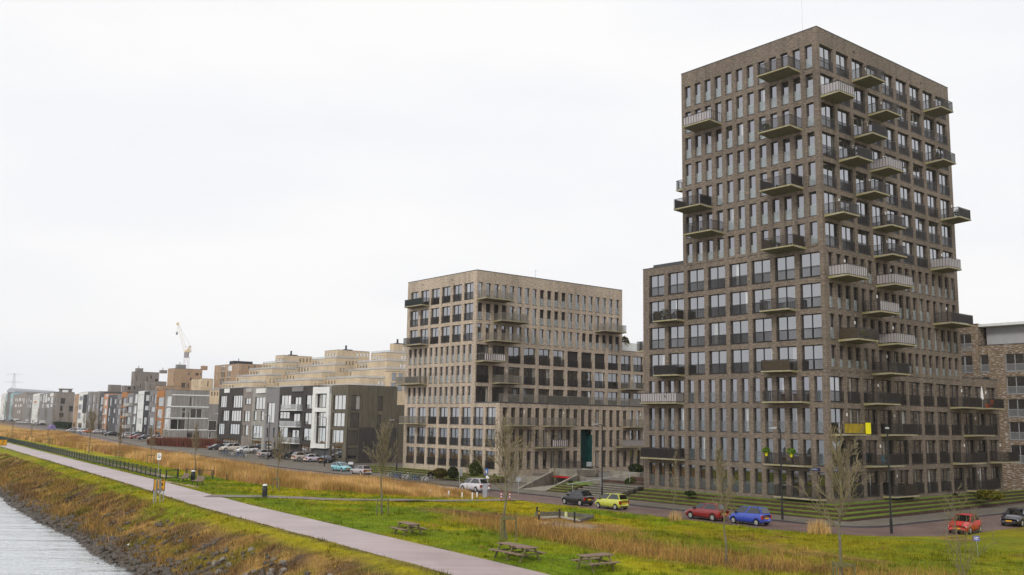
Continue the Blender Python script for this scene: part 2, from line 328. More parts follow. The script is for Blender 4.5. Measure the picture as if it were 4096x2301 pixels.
def tint(a, b):
    bu = pathU(a); bl = bu - PW; bw = waterB(a); dr = droad(a, b); dp = b - bu
    n1 = fbm(a / 6, b / 6, 1); n2 = fbm(a / 1.7, b / 1.7, 2); n3 = fbm(a / 14, b / 14, 5)
    c = mixv(LUSH, YG, sstep(.55 * n1 + .35 * n2 + .25 * n3, .42, .72))
    c = mixv(c, LUSH, .8 * np.exp(-((dp - 2.2) / 2.4) ** 2) * (dp > 0))
    c = mixv(c, YG * np.array([1.05, .98, 1]), .75 * sstep(6 - np.abs(dr - 8), 0, 4) * sstep(n1, .35, .6))
    c = mixv(c, np.broadcast_to(np.array([.155, .150, .006]), c.shape), .55 * sstep(-a, -6, 8) * (dp > 8))
    pt_ = np.exp(-((a - 12.5) / 6.5) ** 2 - ((b + 31.5 + (a - 12.5) * .3) / 4.2) ** 2); c = mixv(c, mixv(DRY * np.array([.8, .85, 1.1]), BRN, sstep(n2, .4, .7)), np.clip(pt_ * 2.1 - .5 - .5 * (n2 - .3), 0, 1))
    dry = reedmask(a, b); dry = np.clip(dry * 1.25 - .25 * n2, 0, 1)
    c = mixv(c, mixv(DRY, BRN, sstep(n2, .45, .75)), dry)
    p2 = sstep(fbm(a / 4 + 9, b / 4, 21), .6, .74) * sstep(-a, -2, 12) * (dp > 6) * .75
    c = mixv(c, mixv(DRY, BRN, sstep(n2, .35, .7)) * .9, p2)
    sd = np.hypot((a - SAND_AB[0]) / 6.2, (b - SAND_AB[1]) / 3.6) + (n2 - .5) * .5
    c = mixv(c, DRY * .75 + BRN * .3, 1 - sstep(sd, .8, 1.25))
    sd2 = np.hypot((a - SAND_AB[0]) / 3.0, (b - SAND_AB[1] + .3) / 1.9) + (n2 - .5) * .5
    c = mixv(c, SAND, 1 - sstep(sd2, .75, 1.1))
    rb = reedbed(a, b); c = mixv(c, DRY * 1.1, rb)
    t = (bl - b) / np.maximum(bl - bw, 1.); c = mixv(c, np.broadcast_to(YG * .8, c.shape), .4 * (b < bl))
    bank = sstep(t + (n1 - .5) * .42, .22, .42)
    cb = mixv(mixv(DRY * .8, BRN, sstep(n2, .36, .66)), MOSS, sstep(fbm(a / 2.2 + 4, b / 2.2, 31), .52, .72) * .6)
    cb = mixv(cb, SOIL * .55, sstep(fbm(a / 1.5, b / 1.5, 41), .56, .74))
    c = mixv(c, cb, np.where(b < bl, bank, 0)); c = mixv(c, SOIL * .4, np.where(b < bl, sstep(t, .88, .97), 0))
    edge = np.exp(-((bl - .25 - b) / .3) ** 2) + np.exp(-((dp - .1) / .12) ** 2) * .7
    c = mixv(c, SOIL * .8, np.clip(edge, 0, 1) * (.55 + .45 * n2))
    c = c * (.80 + .46 * vnoise(a * 1.5, b * 1.5, 51) * (.6 + .8 * vnoise(a * .5, b * .5, 52)))[..., None]
    c = mixv(c, SOIL * .5, .75 * sstep(vnoise(a * .9 + 3, b * .9, 55), .9, .97) * (b > bu + 1))
    c = mixv(c, np.broadcast_to(PAVE, c.shape), (dr <= 0).astype(float))
    return c
al = np.unique(np.concatenate([np.arange(-150, -50, 5), np.arange(-50, 62, .55), np.arange(62, 130, 1.1), np.arange(130, 320, 4), np.array([88, 104, 150, 250]), np.arange(320, 700, 25), np.arange(700, 1701, 100)]))
bl_ = np.unique(np.concatenate([np.arange(-110, -64, 4), np.arange(-64, -8, .55), np.arange(-8, 30, 3), np.arange(30, 120, 10), np.arange(120, 1501, 60)]))
A_, B_ = np.meshgrid(al, bl_, indexing='ij'); Z_ = Z(A_, B_)
Z_ = np.where(droad(A_, B_) < -1, Z_ - .02, Z_)
co = np.stack([T0[0] + LA[0] * A_ + RB[0] * B_, T0[1] + LA[1] * A_ + RB[1] * B_, Z_], -1).reshape(-1, 3)
ni, nj = A_.shape; ii, jj = np.meshgrid(np.arange(ni - 1), np.arange(nj - 1), indexing='ij'); k0 = (ii * nj + jj).ravel()
quads = np.stack([k0, k0 + 1, k0 + nj + 1, k0 + nj], 1)[:, ::-1]
ground = ob('ground', npmesh('ground', co, quads, GROUNDM, tint(A_, B_).reshape(-1, 3), True)); tag(ground, kind='structure')
m, t, b = newmat('water')
b.inputs['Base Color'].default_value = (.26, .28, .285, 1); b.inputs['Roughness'].default_value = .06; b.inputs['IOR'].default_value = 1.33; b.inputs['Specular IOR Level'].default_value = .5
g_ = t.nodes.new('ShaderNodeBsdfGlossy'); g_.inputs['Roughness'].default_value = .08; g_.inputs['Color'].default_value = (.93, .97, 1, 1)
mpv = objvec(t, (.22, 1.05, 1)); h1 = noise(t, mpv, .55, 5, .55); h2 = noise(t, objvec(t, (.9, 3.4, 1)), 1.3, 3, .6)
hh = math_(t, 'ADD', h1, math_(t, 'MULTIPLY', h2, .22)); bp = t.nodes.new('ShaderNodeBump'); bp.inputs['Strength'].default_value = .26; bp.inputs['Distance'].default_value = .35
link(t, hh, bp.inputs['Height']); link(t, bp.outputs[0], b.inputs['Normal']); link(t, bp.outputs[0], g_.inputs['Normal'])
lw = t.nodes.new('ShaderNodeFresnel'); lw.inputs['IOR'].default_value = 1.7; link(t, bp.outputs[0], lw.inputs['Normal'])
mx = t.nodes.new('ShaderNodeMixShader'); link(t, lw.outputs[0], mx.inputs[0]); link(t, b.outputs[0], mx.inputs[1]); link(t, g_.outputs[0], mx.inputs[2]); link(t, mx.outputs[0], t.nodes['Material Output'].inputs[0])
mb = MB(); mb.quad((-1250, -250, ZW), (200, -250, ZW), (200, 1800, ZW), (-1250, 1800, ZW)); tag(mb.build('water', m), kind='structure')
def pavemat(name, c1, c2, bw=.22, rh=.1, var=.3, rough=.75, rot=.0):
    m, t, b = newmat(name); c = t.nodes.new('ShaderNodeTexCoord'); mp = t.nodes.new('ShaderNodeMapping'); mp.inputs['Rotation'].default_value = (0, 0, rot); link(t, c.outputs['Object'], mp.inputs[0])
    br = t.nodes.new('ShaderNodeTexBrick'); br.inputs['Scale'].default_value = 1; br.inputs['Brick Width'].default_value = bw; br.inputs['Row Height'].default_value = rh; br.inputs['Mortar Size'].default_value = .008
    br.inputs['Color1'].default_value = (*c1, 1); br.inputs['Color2'].default_value = (*c2, 1); br.inputs['Mortar'].default_value = tuple(x * .5 for x in c1) + (1,)
    link(t, mp.outputs[0], br.inputs[0]); n = noise(t, mp.outputs[0], .35, 5, .65); n2 = noise(t, mp.outputs[0], 3, 3, .6)
    col = mixc(t, 1., br.outputs[0], ramp(t, n, [(.3, (1 - var,) * 3), (.7, (1 + var,) * 3)]), 'MULTIPLY'); col = mixc(t, 1., col, ramp(t, n2, [(.3, (.88,) * 3), (.7, (1.12,) * 3)]), 'MULTIPLY')
    link(t, col, b.inputs['Base Color']); b.inputs['Roughness'].default_value = rough; b.inputs['Specular IOR Level'].default_value = .3; bump(t, b, br.outputs['Fac'], -.2, .006); return m
ROADM = pavemat('road_clinker', (.150, .098, .085), (.19, .125, .105), rot=ROT, rough=.6); SIDEM = pavemat('pavement_clinker', (.125, .108, .085), (.16, .14, .11), .3, .3, rot=ROT)
KERB = M('kerb_stone', (.055, .055, .06), .7, .2)
m, t, b = newmat('pink_asphalt'); v = objvec(t); n = noise(t, v, .22, 5, .6); n2 = noise(t, v, 9, 3, .7); pc = t.nodes.new('ShaderNodeTexCoord'); pm_ = t.nodes.new('ShaderNodeMapping'); pm_.inputs['Rotation'].default_value = (0, 0, 1.0); pm_.inputs['Scale'].default_value = (.06, 1.3, 1); link(t, pc.outputs['Object'], pm_.inputs[0]); n3 = noise(t, pm_.outputs[0], 1., 5, .65)
c = mixc(t, 1., ramp(t, n, [(.3, (.31, .238, .236)), (.7, (.44, .35, .348))]), ramp(t, n2, [(.3, (.9,) * 3), (.7, (1.1,) * 3)]), 'MULTIPLY')
c = mixc(t, 1., c, ramp(t, n3, [(.3, (.84, .82, .82)), (.68, (1.1, 1.1, 1.1))]), 'MULTIPLY'); link(t, c, b.inputs['Base Color']); b.inputs['Roughness'].default_value = .42; b.inputs['Specular IOR Level'].default_value = .45; PATHM = m
def strip(name, L, R, z, mat, kind='structure'):
    co = []; 
    for (p, q, zz) in zip(L, R, z): co += [(*W2(*p), zz), (*W2(*q), zz)]
    co = np.array(co); n = len(L); k = np.arange(n - 1) * 2; o = ob(name, npmesh(name, co, np.stack([k, k + 1, k + 3, k + 2], 1), mat)); 
    if kind: tag(o, kind=kind)
    return o
aa = np.unique(np.concatenate([np.arange(-78, 100, 1.), np.arange(100, 460, 5)]))
wob = (fbm(aa / .9, aa * 0, 77, 3) - .5) * .3
strip('bike_path', [(a, float(pathU(a))) for a in aa], [(a, float(pathU(a)) - PW - float(w_)) for a, w_ in zip(aa, wob)], [1.012] * len(aa), PATHM)
ra = np.concatenate([np.arange(560, 252, -12), np.arange(252, 84, -2.), np.array([84, 60, 40, 20, 8])]); ra = np.unique(np.concatenate([ra, [88, 104, 150, 250, 165]]))[::-1]
def road_lines(bn, rn, cn, an, bk, rk, ck, ak, bend):
    Ln = [(a, bn + float(off(a))) for a in ra]; Lk = [(a, bk + float(off(a))) for a in ra]; zz = [float(street(a)) for a in ra]
    for k in range(13):
        t = math.pi / 2 * k / 12
        Ln.append((cn[0] - rn * math.sin(t), cn[1] - rn * math.cos(t))); Lk.append((ck[0] - rk * math.sin(t), ck[1] - rk * math.cos(t))); zz.append(0)
    Ln += [(an, bend / 3), (an, bend)]; Lk += [(ak, bend / 3), (ak, bend)]; zz += [0, 0]
    return Ln, Lk, zz
Ln, Lk, zz = road_lines(-15.2, 11.7, (-3, -3.5), -14.7, -9.2, 4.3, (-4, -4.9), -8.3, 160)
strip('road', Ln, Lk, [z + .008 for z in zz], ROADM)
def inner(line, d): return [(a, b) for a, b in line]
Lk2, Ls, _ = road_lines(-9.05, 4.15, (-4, -4.9), -8.15, -4.9, .6, (-4.2, -4.4), -4.3, 160)
strip('pavement', Lk2, Ls, [z + .12 for z in zz], SIDEM)
kb = MB()
for i in range(len(Lk) - 1):
    p, q, r, s = W2(*Lk[i]), W2(*Lk[i + 1]), W2(*Lk2[i + 1]), W2(*Lk2[i])
    kb.prism([p, q, r, s], [zz[i] - .05, zz[i + 1] - .05] * 1 + [zz[i + 1] - .05, zz[i] - .05], [zz[i] + .125, zz[i + 1] + .125, zz[i + 1] + .125, zz[i] + .125])
tag(kb.build('kerb', KERB), kind='structure')
ya = np.array([250, 230, 210, 190, 170, 165, 150, 140, 130, 120, 110, 104, 98, 88, 70, 50, 40, 24.])
strip('forecourt', [(a, -4.9 + float(off(a))) for a in ya], [(a, (7.8 if a > 98 else 2.) + float(off(a))) for a in ya], [float(street(a)) + .06 for a in ya], SIDEM)
# zebra stripes beside the bicycle racks
zb = MB()
for k in range(9):
    x0, b0 = 46 + k * .95, -14.6; q = [W2(x0, b0), W2(x0 + .45, b0), W2(x0 + .45, b0 + 4.4), W2(x0, b0 + 4.4)]; zb.poly([(*p, .014) for p in q])
tag(zb.build('road_marking', WHITEP), kind='structure')
fp = [G(*q) for q in ((830, 1985), (1000, 1988), (1200, 1994), (1400, 2001), (1600, 2005), (1800, 2005), (1960, 2003), (2070, 1998))]
cl = []
for i in range(len(fp) - 1):
    for k in range(12): cl.append(fp[i].lerp(fp[i + 1], k / 12))
cl.append(fp[-1]); Lf, Rf, zf = [], [], []
for i, p in enumerate(cl):
    d = (cl[min(i + 1, len(cl) - 1)] - cl[max(i - 1, 0)]); nrm = Vector((-d.y, d.x, 0)).normalized() * 1.15
    a1, a2 = ABxy(p.x + nrm.x, p.y + nrm.y), ABxy(p.x - nrm.x, p.y - nrm.y); Lf.append(a1); Rf.append(a2); zf.append(max(float(Z(*a1)), float(Z(*a2)), float(Z(*ABxy(p.x, p.y)))) + .05)
strip('footpath', Lf, Rf, zf, M('footpath_clinker', (.19, .155, .135), .8, .2, 1.5))
gp = [G(*q) for q in ((648, 1924), (690, 1928), (730, 1935), (800, 1948))]
Lf = [ABxy(p.x, p.y) for p in gp]; Rf = [(p[0] - 1.9, p[1] - .9) for p in Lf]
strip('sand_track', Lf, Rf, [1.03] * 4, M('trodden_sand', (.36, .27, .18), .95, .25, 1.2))
aa = np.arange(63.5, 240, 2.); strip('dog_track', [(a, float(pathU(a)) + 1.5) for a in aa], [(a, float(pathU(a)) + 2.9) for a in aa], [float(Z(a, float(pathU(a)) + 2.2)) + .07 for a in aa], MATS['trodden_sand'])
# haze: pale even air round the whole place
hb = MB(); hb.box(-1500, -450, -7, 1500, 2700, 92); hm = bpy.data.materials.new('haze'); hm.use_nodes = True; t = hm.node_tree; t.nodes.clear()
pv = t.nodes.new('ShaderNodeVolumePrincipled'); pv.inputs['Color'].default_value = (.93, .95, 1, 1); pv.inputs['Density'].default_value = .00013; pv.inputs['Anisotropy'].default_value = .2
t.links.new(pv.outputs[0], t.nodes.new('ShaderNodeOutputMaterial').inputs['Volume']); hz = hb.build('haze', hm); tag(hz, kind='stuff')
# ------------------------------------------------------------------ grass terraces with rusty edging
TURF = M('terrace_turf', (.105, .155, .008), .95, .4, 1.4)
def terraces(nm, steps, poly, loc=(0, 0, 0)):
    root = ob(nm, None); tag(root, kind='structure')
    for k, (d, zt) in enumerate(steps):
        pl = poly(d); e = MB(); e.prism([W2(*p) for p in pl], -.3, zt - .02); e.build('edging', CORTEN, root)
        g = MB(); pin = poly(d - .1); g.prism([W2(*p) for p in pin], zt - .1, zt + .03); g.build('turf', TURF, root)
    return root
terraces('grass_terrace', [(5.0, .27), (3.85, .54), (2.7, .81), (1.55, 1.07)], lambda d: [(-d * .9, -d), (22.6, -d), (22.6, -.05), (-.05, -.05), (-.05, 47), (-d * .42, 47)])
terraces('grass_terrace', [(4.2, .2), (3.2, .42), (2.2, .64), (1.2, .86)], lambda d: [(50.5, 1.4 - d), (86, 1.6 - d), (86, 1.5), (50.5, 1.3)])
terraces('grass_terrace', [(4.6, .22), (3.7, .44), (2.8, .66), (1.9, .88)], lambda d: [(32.8, .4 - d), (36.2, .4 - d), (38.5, 3), (32.8, 3)])
# ------------------------------------------------------------------ facades, windows, balconies
class Bld:
    def __init__(s, name, label, cat, xy, rot, z0=0., group=None):
        s.root = thing(name, label, cat, (xy[0], xy[1], z0), rot, group); s.rot = rot; s.z0 = z0; s.mb = MB(); s.cop = []
    def pt(s, side, c, u, z, d): return (c + d, u, z) if side == 'L' else (u, c + d, z)
    def face(s, side, c, u0, u1, z0, z1, ops=(), depth=.32, mi=0):
        zs = sorted({z0, z1} | {o[2] for o in ops} | {o[3] for o in ops}); zs = [z for z in zs if z0 - 1e-6 <= z <= z1 + 1e-6]; Pt = s.pt
        for za, zb in zip(zs, zs[1:]):
            if zb - za < 1e-5: continue
            cut = sorted([(o[0], o[1]) for o in ops if o[2] <= za + 1e-6 and o[3] >= zb - 1e-6]); x = u0
            for a, b in cut + [(u1, u1)]:
                if a - x > 1e-5: s.mb.quad(Pt(side, c, x, za, 0), Pt(side, c, a, za, 0), Pt(side, c, a, zb, 0), Pt(side, c, x, zb, 0), mi)
                x = max(x, b)
        for (a, b, za, zb) in ops:
            q = lambda u, z, d: Pt(side, c, u, z, d)
            s.mb.quad(q(a, za, 0), q(a, za, depth), q(a, zb, depth), q(a, zb, 0), mi); s.mb.quad(q(b, za, 0), q(b, zb, 0), q(b, zb, depth), q(b, za, depth), mi)
            s.mb.quad(q(a, za, 0), q(b, za, 0), q(b, za, depth), q(a, za, depth), mi); s.mb.quad(q(a, zb, 0), q(a, zb, depth), q(b, zb, depth), q(b, zb, 0), mi)
    def flat(s, x0, y0, x1, y1, z, mi=1): s.mb.quad((x0, y0, z), (x1, y0, z), (x1, y1, z), (x0, y1, z), mi)
    def back(s, x0, y0, x1, y1, z0, z1, mi=0):     # the two rear sides
        s.mb.quad((x1, y0, z0), (x1, y1, z0), (x1, y1, z1), (x1, y0, z1), mi); s.mb.quad((x0, y1, z0), (x1, y1, z0), (x1, y1, z1), (x0, y1, z1), mi)
    def coping(s, x0, y0, x1, y1, z, w_=.32, h=.09, o=.03):
        for a in ((x0 - o, y0 - o, x1 + o, y0 + w_), (x0 - o, y1 - w_, x1 + o, y1 + o), (x0 - o, y0 + w_, x0 + w_, y1 - w_), (x1 - w_, y0 + w_, x1 + o, y1 - w_)): s.cop.append((a[0], a[1], z, a[2], a[3], z + h))
    def put(s, o_me, name, side, c, u, w_, z, parent=None):
        if side == 'L': return ob(name, o_me, s.root, (c, u + w_, z), -math.pi / 2)
        return ob(name, o_me, s.root, (u, c, z), 0)
    def world(s, side, c, u, z, d=0):                 # point d metres in front of a face
        p = s.pt(side, c, u, z, -d); x = p[0] * math.cos(s.rot) - p[1] * math.sin(s.rot); y = p[0] * math.sin(s.rot) + p[1] * math.cos(s.rot)
        return Vector((s.root.location.x + x, s.root.location.y + y, s.z0 + p[2]))
    def done(s, mats, cop=COPING):
        s.mb.build('wall', mats, s.root)
        for b in s.cop:
            m = MB(); m.box(*b); m.build('coping', cop, s.root)
CACHE = {}
def cached(key, fn):
    if key not in CACHE: CACHE[key] = fn()
    return CACHE[key]
def frame_me(w_, h, cols, t=.06, mat=FRAME, d=.23, rows=0, sill=True):
    def f():
        m = MB(); d1 = d + .07
        m.box(0, d, 0, w_, d1, t); m.box(0, d, h - t, w_, d1, h); m.box(0, d, t, t, d1, h - t); m.box(w_ - t, d, t, w_, d1, h - t)
        for k in range(1, cols): x = w_ * k / cols; m.box(x - t * .65, d - .002, t, x + t * .65, d1 - .004, h - t)
        for k in range(1, rows + 1): z = h * k / (rows + 1); m.box(t, d + .003, z - t * .4, w_ - t, d1 - .008, z + t * .4)
        if sill: m.box(-.02, -.03, -.05, w_ + .02, d, -.002)
        return m.mesh('window_frame', mat)
    return cached(('fr', round(w_, 3), round(h, 3), cols, mat.name, rows, d), f)
def pane_me(w_, h, mat=GLASS):
    def f():
        m = MB(); m.box(-w_ / 2, 0, 0, w_ / 2, .02, h); return m.mesh('pane', mat)
    return cached(('pn', round(w_, 3), round(h, 3), mat.name), f)
def bars_me(L, h=1.02, mat=RAIL, sp=.11, bw=.034, t=.03):
    def f():
        m = MB(); m.box(0, 0, h - .05, L, t + .012, h); m.box(0, .004, .03, L, t, .07); n = max(2, int(round(L / sp)))
        for k in range(n + 1): x = (L - bw) * k / n; m.box(x, .006, .07, x + bw, t - .002, h - .05)
        return m.mesh('guard_rail', mat)
    return cached(('br', round(L, 3), h, mat.name, sp), f)
def sheet_me(L, h, mat, z=.0, nm='sheet'):
    def f():
        m = MB(); m.box(0, 0, z, L, .018, z + h); return m.mesh(nm, mat)
    return cached(('sh', round(L, 3), h, mat.name, z), f)
def narrow(B, side, c, u, z, h, w_=.88, glass=GLASS, guard='glass', gmat=FROST):
    o = B.put(frame_me(w_, h, 1, .05), 'narrow_window', side, c, u, w_, z)
    ob('pane', pane_me(w_ - .1, h - .1, glass), o, (w_ / 2, .27, .05))
    if guard == 'glass': ob('glass_guard', sheet_me(w_ - .04, 1.1, gmat, 0, 'glass_guard'), o, (.02, .19, .03))
    return o
def wide(B, side, c, u, z, h, w_=2.34, glass=GLASS, guard=True, rail=RAIL):
    o = B.put(frame_me(w_, h, 2, .085), 'double_window', side, c, u, w_, z)
    for q in (0, 1): ob('pane', pane_me(w_ / 2 - .14, h - .17, glass), o, (w_ * (.25 + .5 * q) + (.015 if q == 0 else -.015), .27, .085))
    if guard: ob('guard_rail', bars_me(w_ - .02, 1.05, rail), o, (.01, .01, .02))
    return o
def balcony(B, side, c, u, z, L, D, style=0, rail=RAIL, screen=None, ends=True):
    def slab():
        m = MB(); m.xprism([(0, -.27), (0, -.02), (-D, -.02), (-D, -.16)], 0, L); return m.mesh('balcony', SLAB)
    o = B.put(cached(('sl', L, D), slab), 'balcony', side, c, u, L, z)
    sp = .36 if screen and screen[0] in (PALESC, WHITESC) else .22 if screen and screen[0] is YELSC else .11; H = 1.06
    r = ob('railing', bars_me(L - .06, H, rail, sp), o, (.03, -D + .05, 0))
    for x, rz in ((.07, -math.pi / 2), (L - .035, -math.pi / 2)): ob('railing', bars_me(D - .12, H, rail, sp), o, (x - .03, -.06, 0), rz)
    if screen:
        sm, which = screen
        if 'f' in which: ob('screen', sheet_me(L - .16, .9, sm, .08, 'screen'), o, (.08, -D + .1, 0))
        if 'h' in which: ob('screen', sheet_me(L * .55, .9, sm, .08, 'screen'), o, (L * .4, -D + .1, 0))
        if 's' in which:
            for x in (.1, L - .12): ob('screen', sheet_me(D - .2, .9, sm, .08, 'screen'), o, (x, -.08, 0), -math.pi / 2)
    return o
def stripes():
    m, t, b = newmat('striped_cloth'); c = t.nodes.new('ShaderNodeTexCoord'); s = t.nodes.new('ShaderNodeSeparateXYZ'); link(t, c.outputs['Object'], s.inputs[0])
    f = math_(t, 'LESS_THAN', math_(t, 'FRACT', math_(t, 'MULTIPLY', s.outputs[0], 2.6)), .45); link(t, mixc(t, f, (.74, .70, .70), (.09, .05, .05)), b.inputs['Base Color']); b.inputs['Roughness'].default_value = .8; return m
PALESC = sheetmat('pale_screen', (.48, .44, .445), .66, .3, .2); DARKSC = M('dark_screen', (.024, .021, .019), .6, .3); YELSC = M('yellow_screen', (.60, .43, .012), .6, .25); BROWNSC = M('reed_screen', (.12, .085, .045), .85, .35, 6); WHITESC = stripes(); GREENSC = M('green_canvas', (.012, .065, .055), .75, .2)
OP_H = 2.45
# ------------------------------------------------------------------ the tower
TW = Bld('apartment_tower', 'fifteen storey dark brown brick apartment tower with jutting concrete balconies, the tallest building', 'apartment tower', T0, ROT)
L1, L2, R1_, R2_, ZT, ZR = 17.81, 23.94, 27.04, 35.63, 48.32, 46.66
zrow = lambda k: ZR - 3.05 * k - OP_H
LN = lambda i: .59 + 1.443 * i; LW = lambda j: .43 + 2.89 * j; RN = lambda i: .78 + 1.451 * i; RW = lambda j: .45 + 2.935 * j
WN, WW = .88, 2.34; ZLB = 26.15; ZRB = 14.05; Z0 = .2
opsL_up = [(LN(i), LN(i) + WN, zrow(k), zrow(k) + OP_H) for k in range(7) for i in range(12)]
opsL_lo = [(LW(j), LW(j) + WW, zrow(k), zrow(k) + OP_H) for k in range(7, 11) for j in range(8)] + [(LN(i), LN(i) + WN, zrow(k), zrow(k) + OP_H) for k in range(11, 15) for i in range(16)]
opsR_up = [(RW(j), RW(j) + WW, zrow(k), zrow(k) + OP_H) for k in range(7) for j in range(9)] + [(RN(i), RN(i) + WN, zrow(k), zrow(k) + OP_H) for k in range(7, 11) for i in range(18)]
opsR_lo = [(RW(j), RW(j) + WW, zrow(k), zrow(k) + OP_H) for k in range(11, 15) for j in range(12)]
TW.face('L', 0, 0, L1, ZLB, ZT, opsL_up); TW.face('L', 0, 0, L2, Z0, ZLB, opsL_lo); TW.face('R', 0, 0, R1_, ZRB, ZT, opsR_up); TW.face('R', 0, 0, R2_, Z0, ZRB, opsR_lo)
TW.back(0, 0, R1_, L1, ZLB, ZT); TW.mb.quad((R1_, 0, ZRB), (R1_, L2, ZRB), (R1_, L2, ZLB), (R1_, 0, ZLB)); TW.mb.quad((0, L2, Z0), (R2_, L2, Z0), (R2_, L2, ZLB), (0, L2, ZLB)); TW.mb.quad((R2_, 0, Z0), (R2_, L2, Z0), (R2_, L2, ZRB), (R2_, 0, ZRB))
TW.flat(0, 0, R1_, L1, ZT - .4); TW.flat(0, L1, R1_, L2, ZLB - .3); TW.flat(R1_, 0, R2_, L2, ZRB - .3)
TW.coping(0, 0, R1_, L1, ZT); TW.coping(0, L1 + .003, R1_, L2, ZLB); TW.coping(R1_ + .003, 0, R2_, L2, ZRB); TW.cop.append((.9, L1 + .5, ZLB, 1.2, L2 - .8, ZLB + .55))
TW.done([BRICK_T, ROOFM])
# what stands in front of which row (balconies): windows behind lose their guard
balL = [(0, LN(1) - .08, 3.8, 2.15, None), (1, LN(8) - .08, 3.8, 2.15, (PALESC, 'f')), (2, LN(1) - .08, 3.8, 2.15, None), (4, LN(1) - .08, 3.8, 2.15, (DARKSC, 's')), (4, LN(9) - .08, 3.8, 2.15, (DARKSC, 's')), (5, LN(8) - .08, 3.8, 2.15, None), (6, LN(1) - .08, 3.8, 2.15, (BROWNSC, 's')),
        (8, LW(6) - .1, 3.5, 1.4, (BROWNSC, 's')), (8, LW(1) - .1, 3.4, 1.4, None), (10, LW(6) - .1, 3.5, 1.4, (DARKSC, 'f')), (10, LW(1) - .1, 3.4, 1.4, (BROWNSC, 'f')),
        (11, LN(12) - .1, 5.4, 1.4, (PALESC, 'fs')), (11, LN(1) - .1, 4.6, 1.4, None), (13, LN(12) - .1, 5.4, 1.4, (DARKSC, 'f')), (13, LN(1) - .1, 4.6, 1.4, None), (14, LN(0) - .1, 4.9, 1.5, None)]
balR = [(0, RW(2) - .1, 2.9, 2.1, None), (1, RW(0) - .1, 2.9, 2.1, (PALESC, 'fs')), (1, RW(3) - .1, 2.9, 2.1, None), (2, RW(2) - .1, 2.9, 2.1, (DARKSC, 'f')), (3, RW(1) - .1, 2.9, 2.1, (DARKSC, 'f')), (3, RW(3) - .1, 2.9, 2.1, (PALESC, 'fs')), (0, RW(7) - .1, 2.9, 2.1, None), (2, RW(7) - .1, 2.9, 2.1, None),
        (4, RW(2) - .1, 2.9, 2.1, None), (5, RW(0) - .1, 2.9, 2.1, None), (5, RW(3) - .1, 2.9, 2.1, None), (6, RW(3) - .1, 2.9, 2.1, None), (4, RW(8) - .1, 2.9, 2.1, (DARKSC, 'f')), (6, RW(7) - .1, 2.9, 2.1, (PALESC, 'fs')),
        (7, RN(0) - .1, 3.75, 2.1, (PALESC, 'fs')), (7, RN(6) - .1, 3.75, 2.1, (PALESC, 'fs')), (8, RN(4) - .1, 3.75, 2.1, (PALESC, 'f')), (8, RN(14) - .1, 5.0, 2.1, (DARKSC, 'f')), (9, RN(1) - .1, 3.75, 2.1, (BROWNSC, 's')), (9, RN(6) - .1, 3.75, 2.1, (PALESC, 'fs')), (10, RN(5) - .1, 3.75, 2.1, (DARKSC, 'h')),
        (11, RW(2) - .1, 4.4, 1.5, (DARKSC, 'h')), (11, RW(8) - .1, 4.6, 1.5, (DARKSC, 'h')), (11, RW(10) - .1, 4.2, 1.5, (DARKSC, 'h')), (12, RW(0) - .1, 4.4, 1.5, (YELSC, 'f')), (12, RW(3) - .1, 4.6, 1.5, (DARKSC, 'h')), (12, RW(9) - .1, 4.4, 1.5, (DARKSC, 'f')), (13, RW(2) - .1, 4.6, 1.5, (DARKSC, 'h')), (13, RW(8) - .1, 4.6, 1.5, (DARKSC, 'h')), (13, RW(11) - .1, 4.4, 1.5, (DARKSC, 'h')), (14, RW(3) - .1, 4.4, 1.5, (BROWNSC, 'h')), (14, RW(9) - .1, 4.4, 1.5, (DARKSC, 'h'))]
def covered(bals, k, u, w_): return any(kk == k and uu - .3 < u + w_ / 2 < uu + LL + .1 for kk, uu, LL, D, sc in bals)
for k in range(15):
    z = zrow(k); lowg = GLASSM if k >= 12 else GLASS; lefg = GLASSM if k >= 12 else GLASSL
    if 7 <= k <= 10:
        for j in range(8): wide(TW, 'L', 0, LW(j), z, OP_H, glass=GLASS, guard=not covered(balL, k, LW(j), WW))
        for i in range(18): narrow(TW, 'R', 0, RN(i), z, OP_H, glass=GLASSL, guard=None if covered(balR, k, RN(i), WN) else 'glass')
    else:
        for i in range(12 if k < 7 else 16): narrow(TW, 'L', 0, LN(i), z, OP_H, glass=lefg, guard=None if covered(balL, k, LN(i), WN) else 'glass', gmat=FROST if k < 7 else THING)
        for j in range(9 if k < 7 else 12): wide(TW, 'R', 0, RW(j), z, OP_H, glass=lowg, guard=not covered(balR, k, RW(j), WW))
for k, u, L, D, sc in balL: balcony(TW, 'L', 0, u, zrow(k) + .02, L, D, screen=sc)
for k, u, L, D, sc in balR: balcony(TW, 'R', 0, u, zrow(k) + .02, L, D, screen=sc)
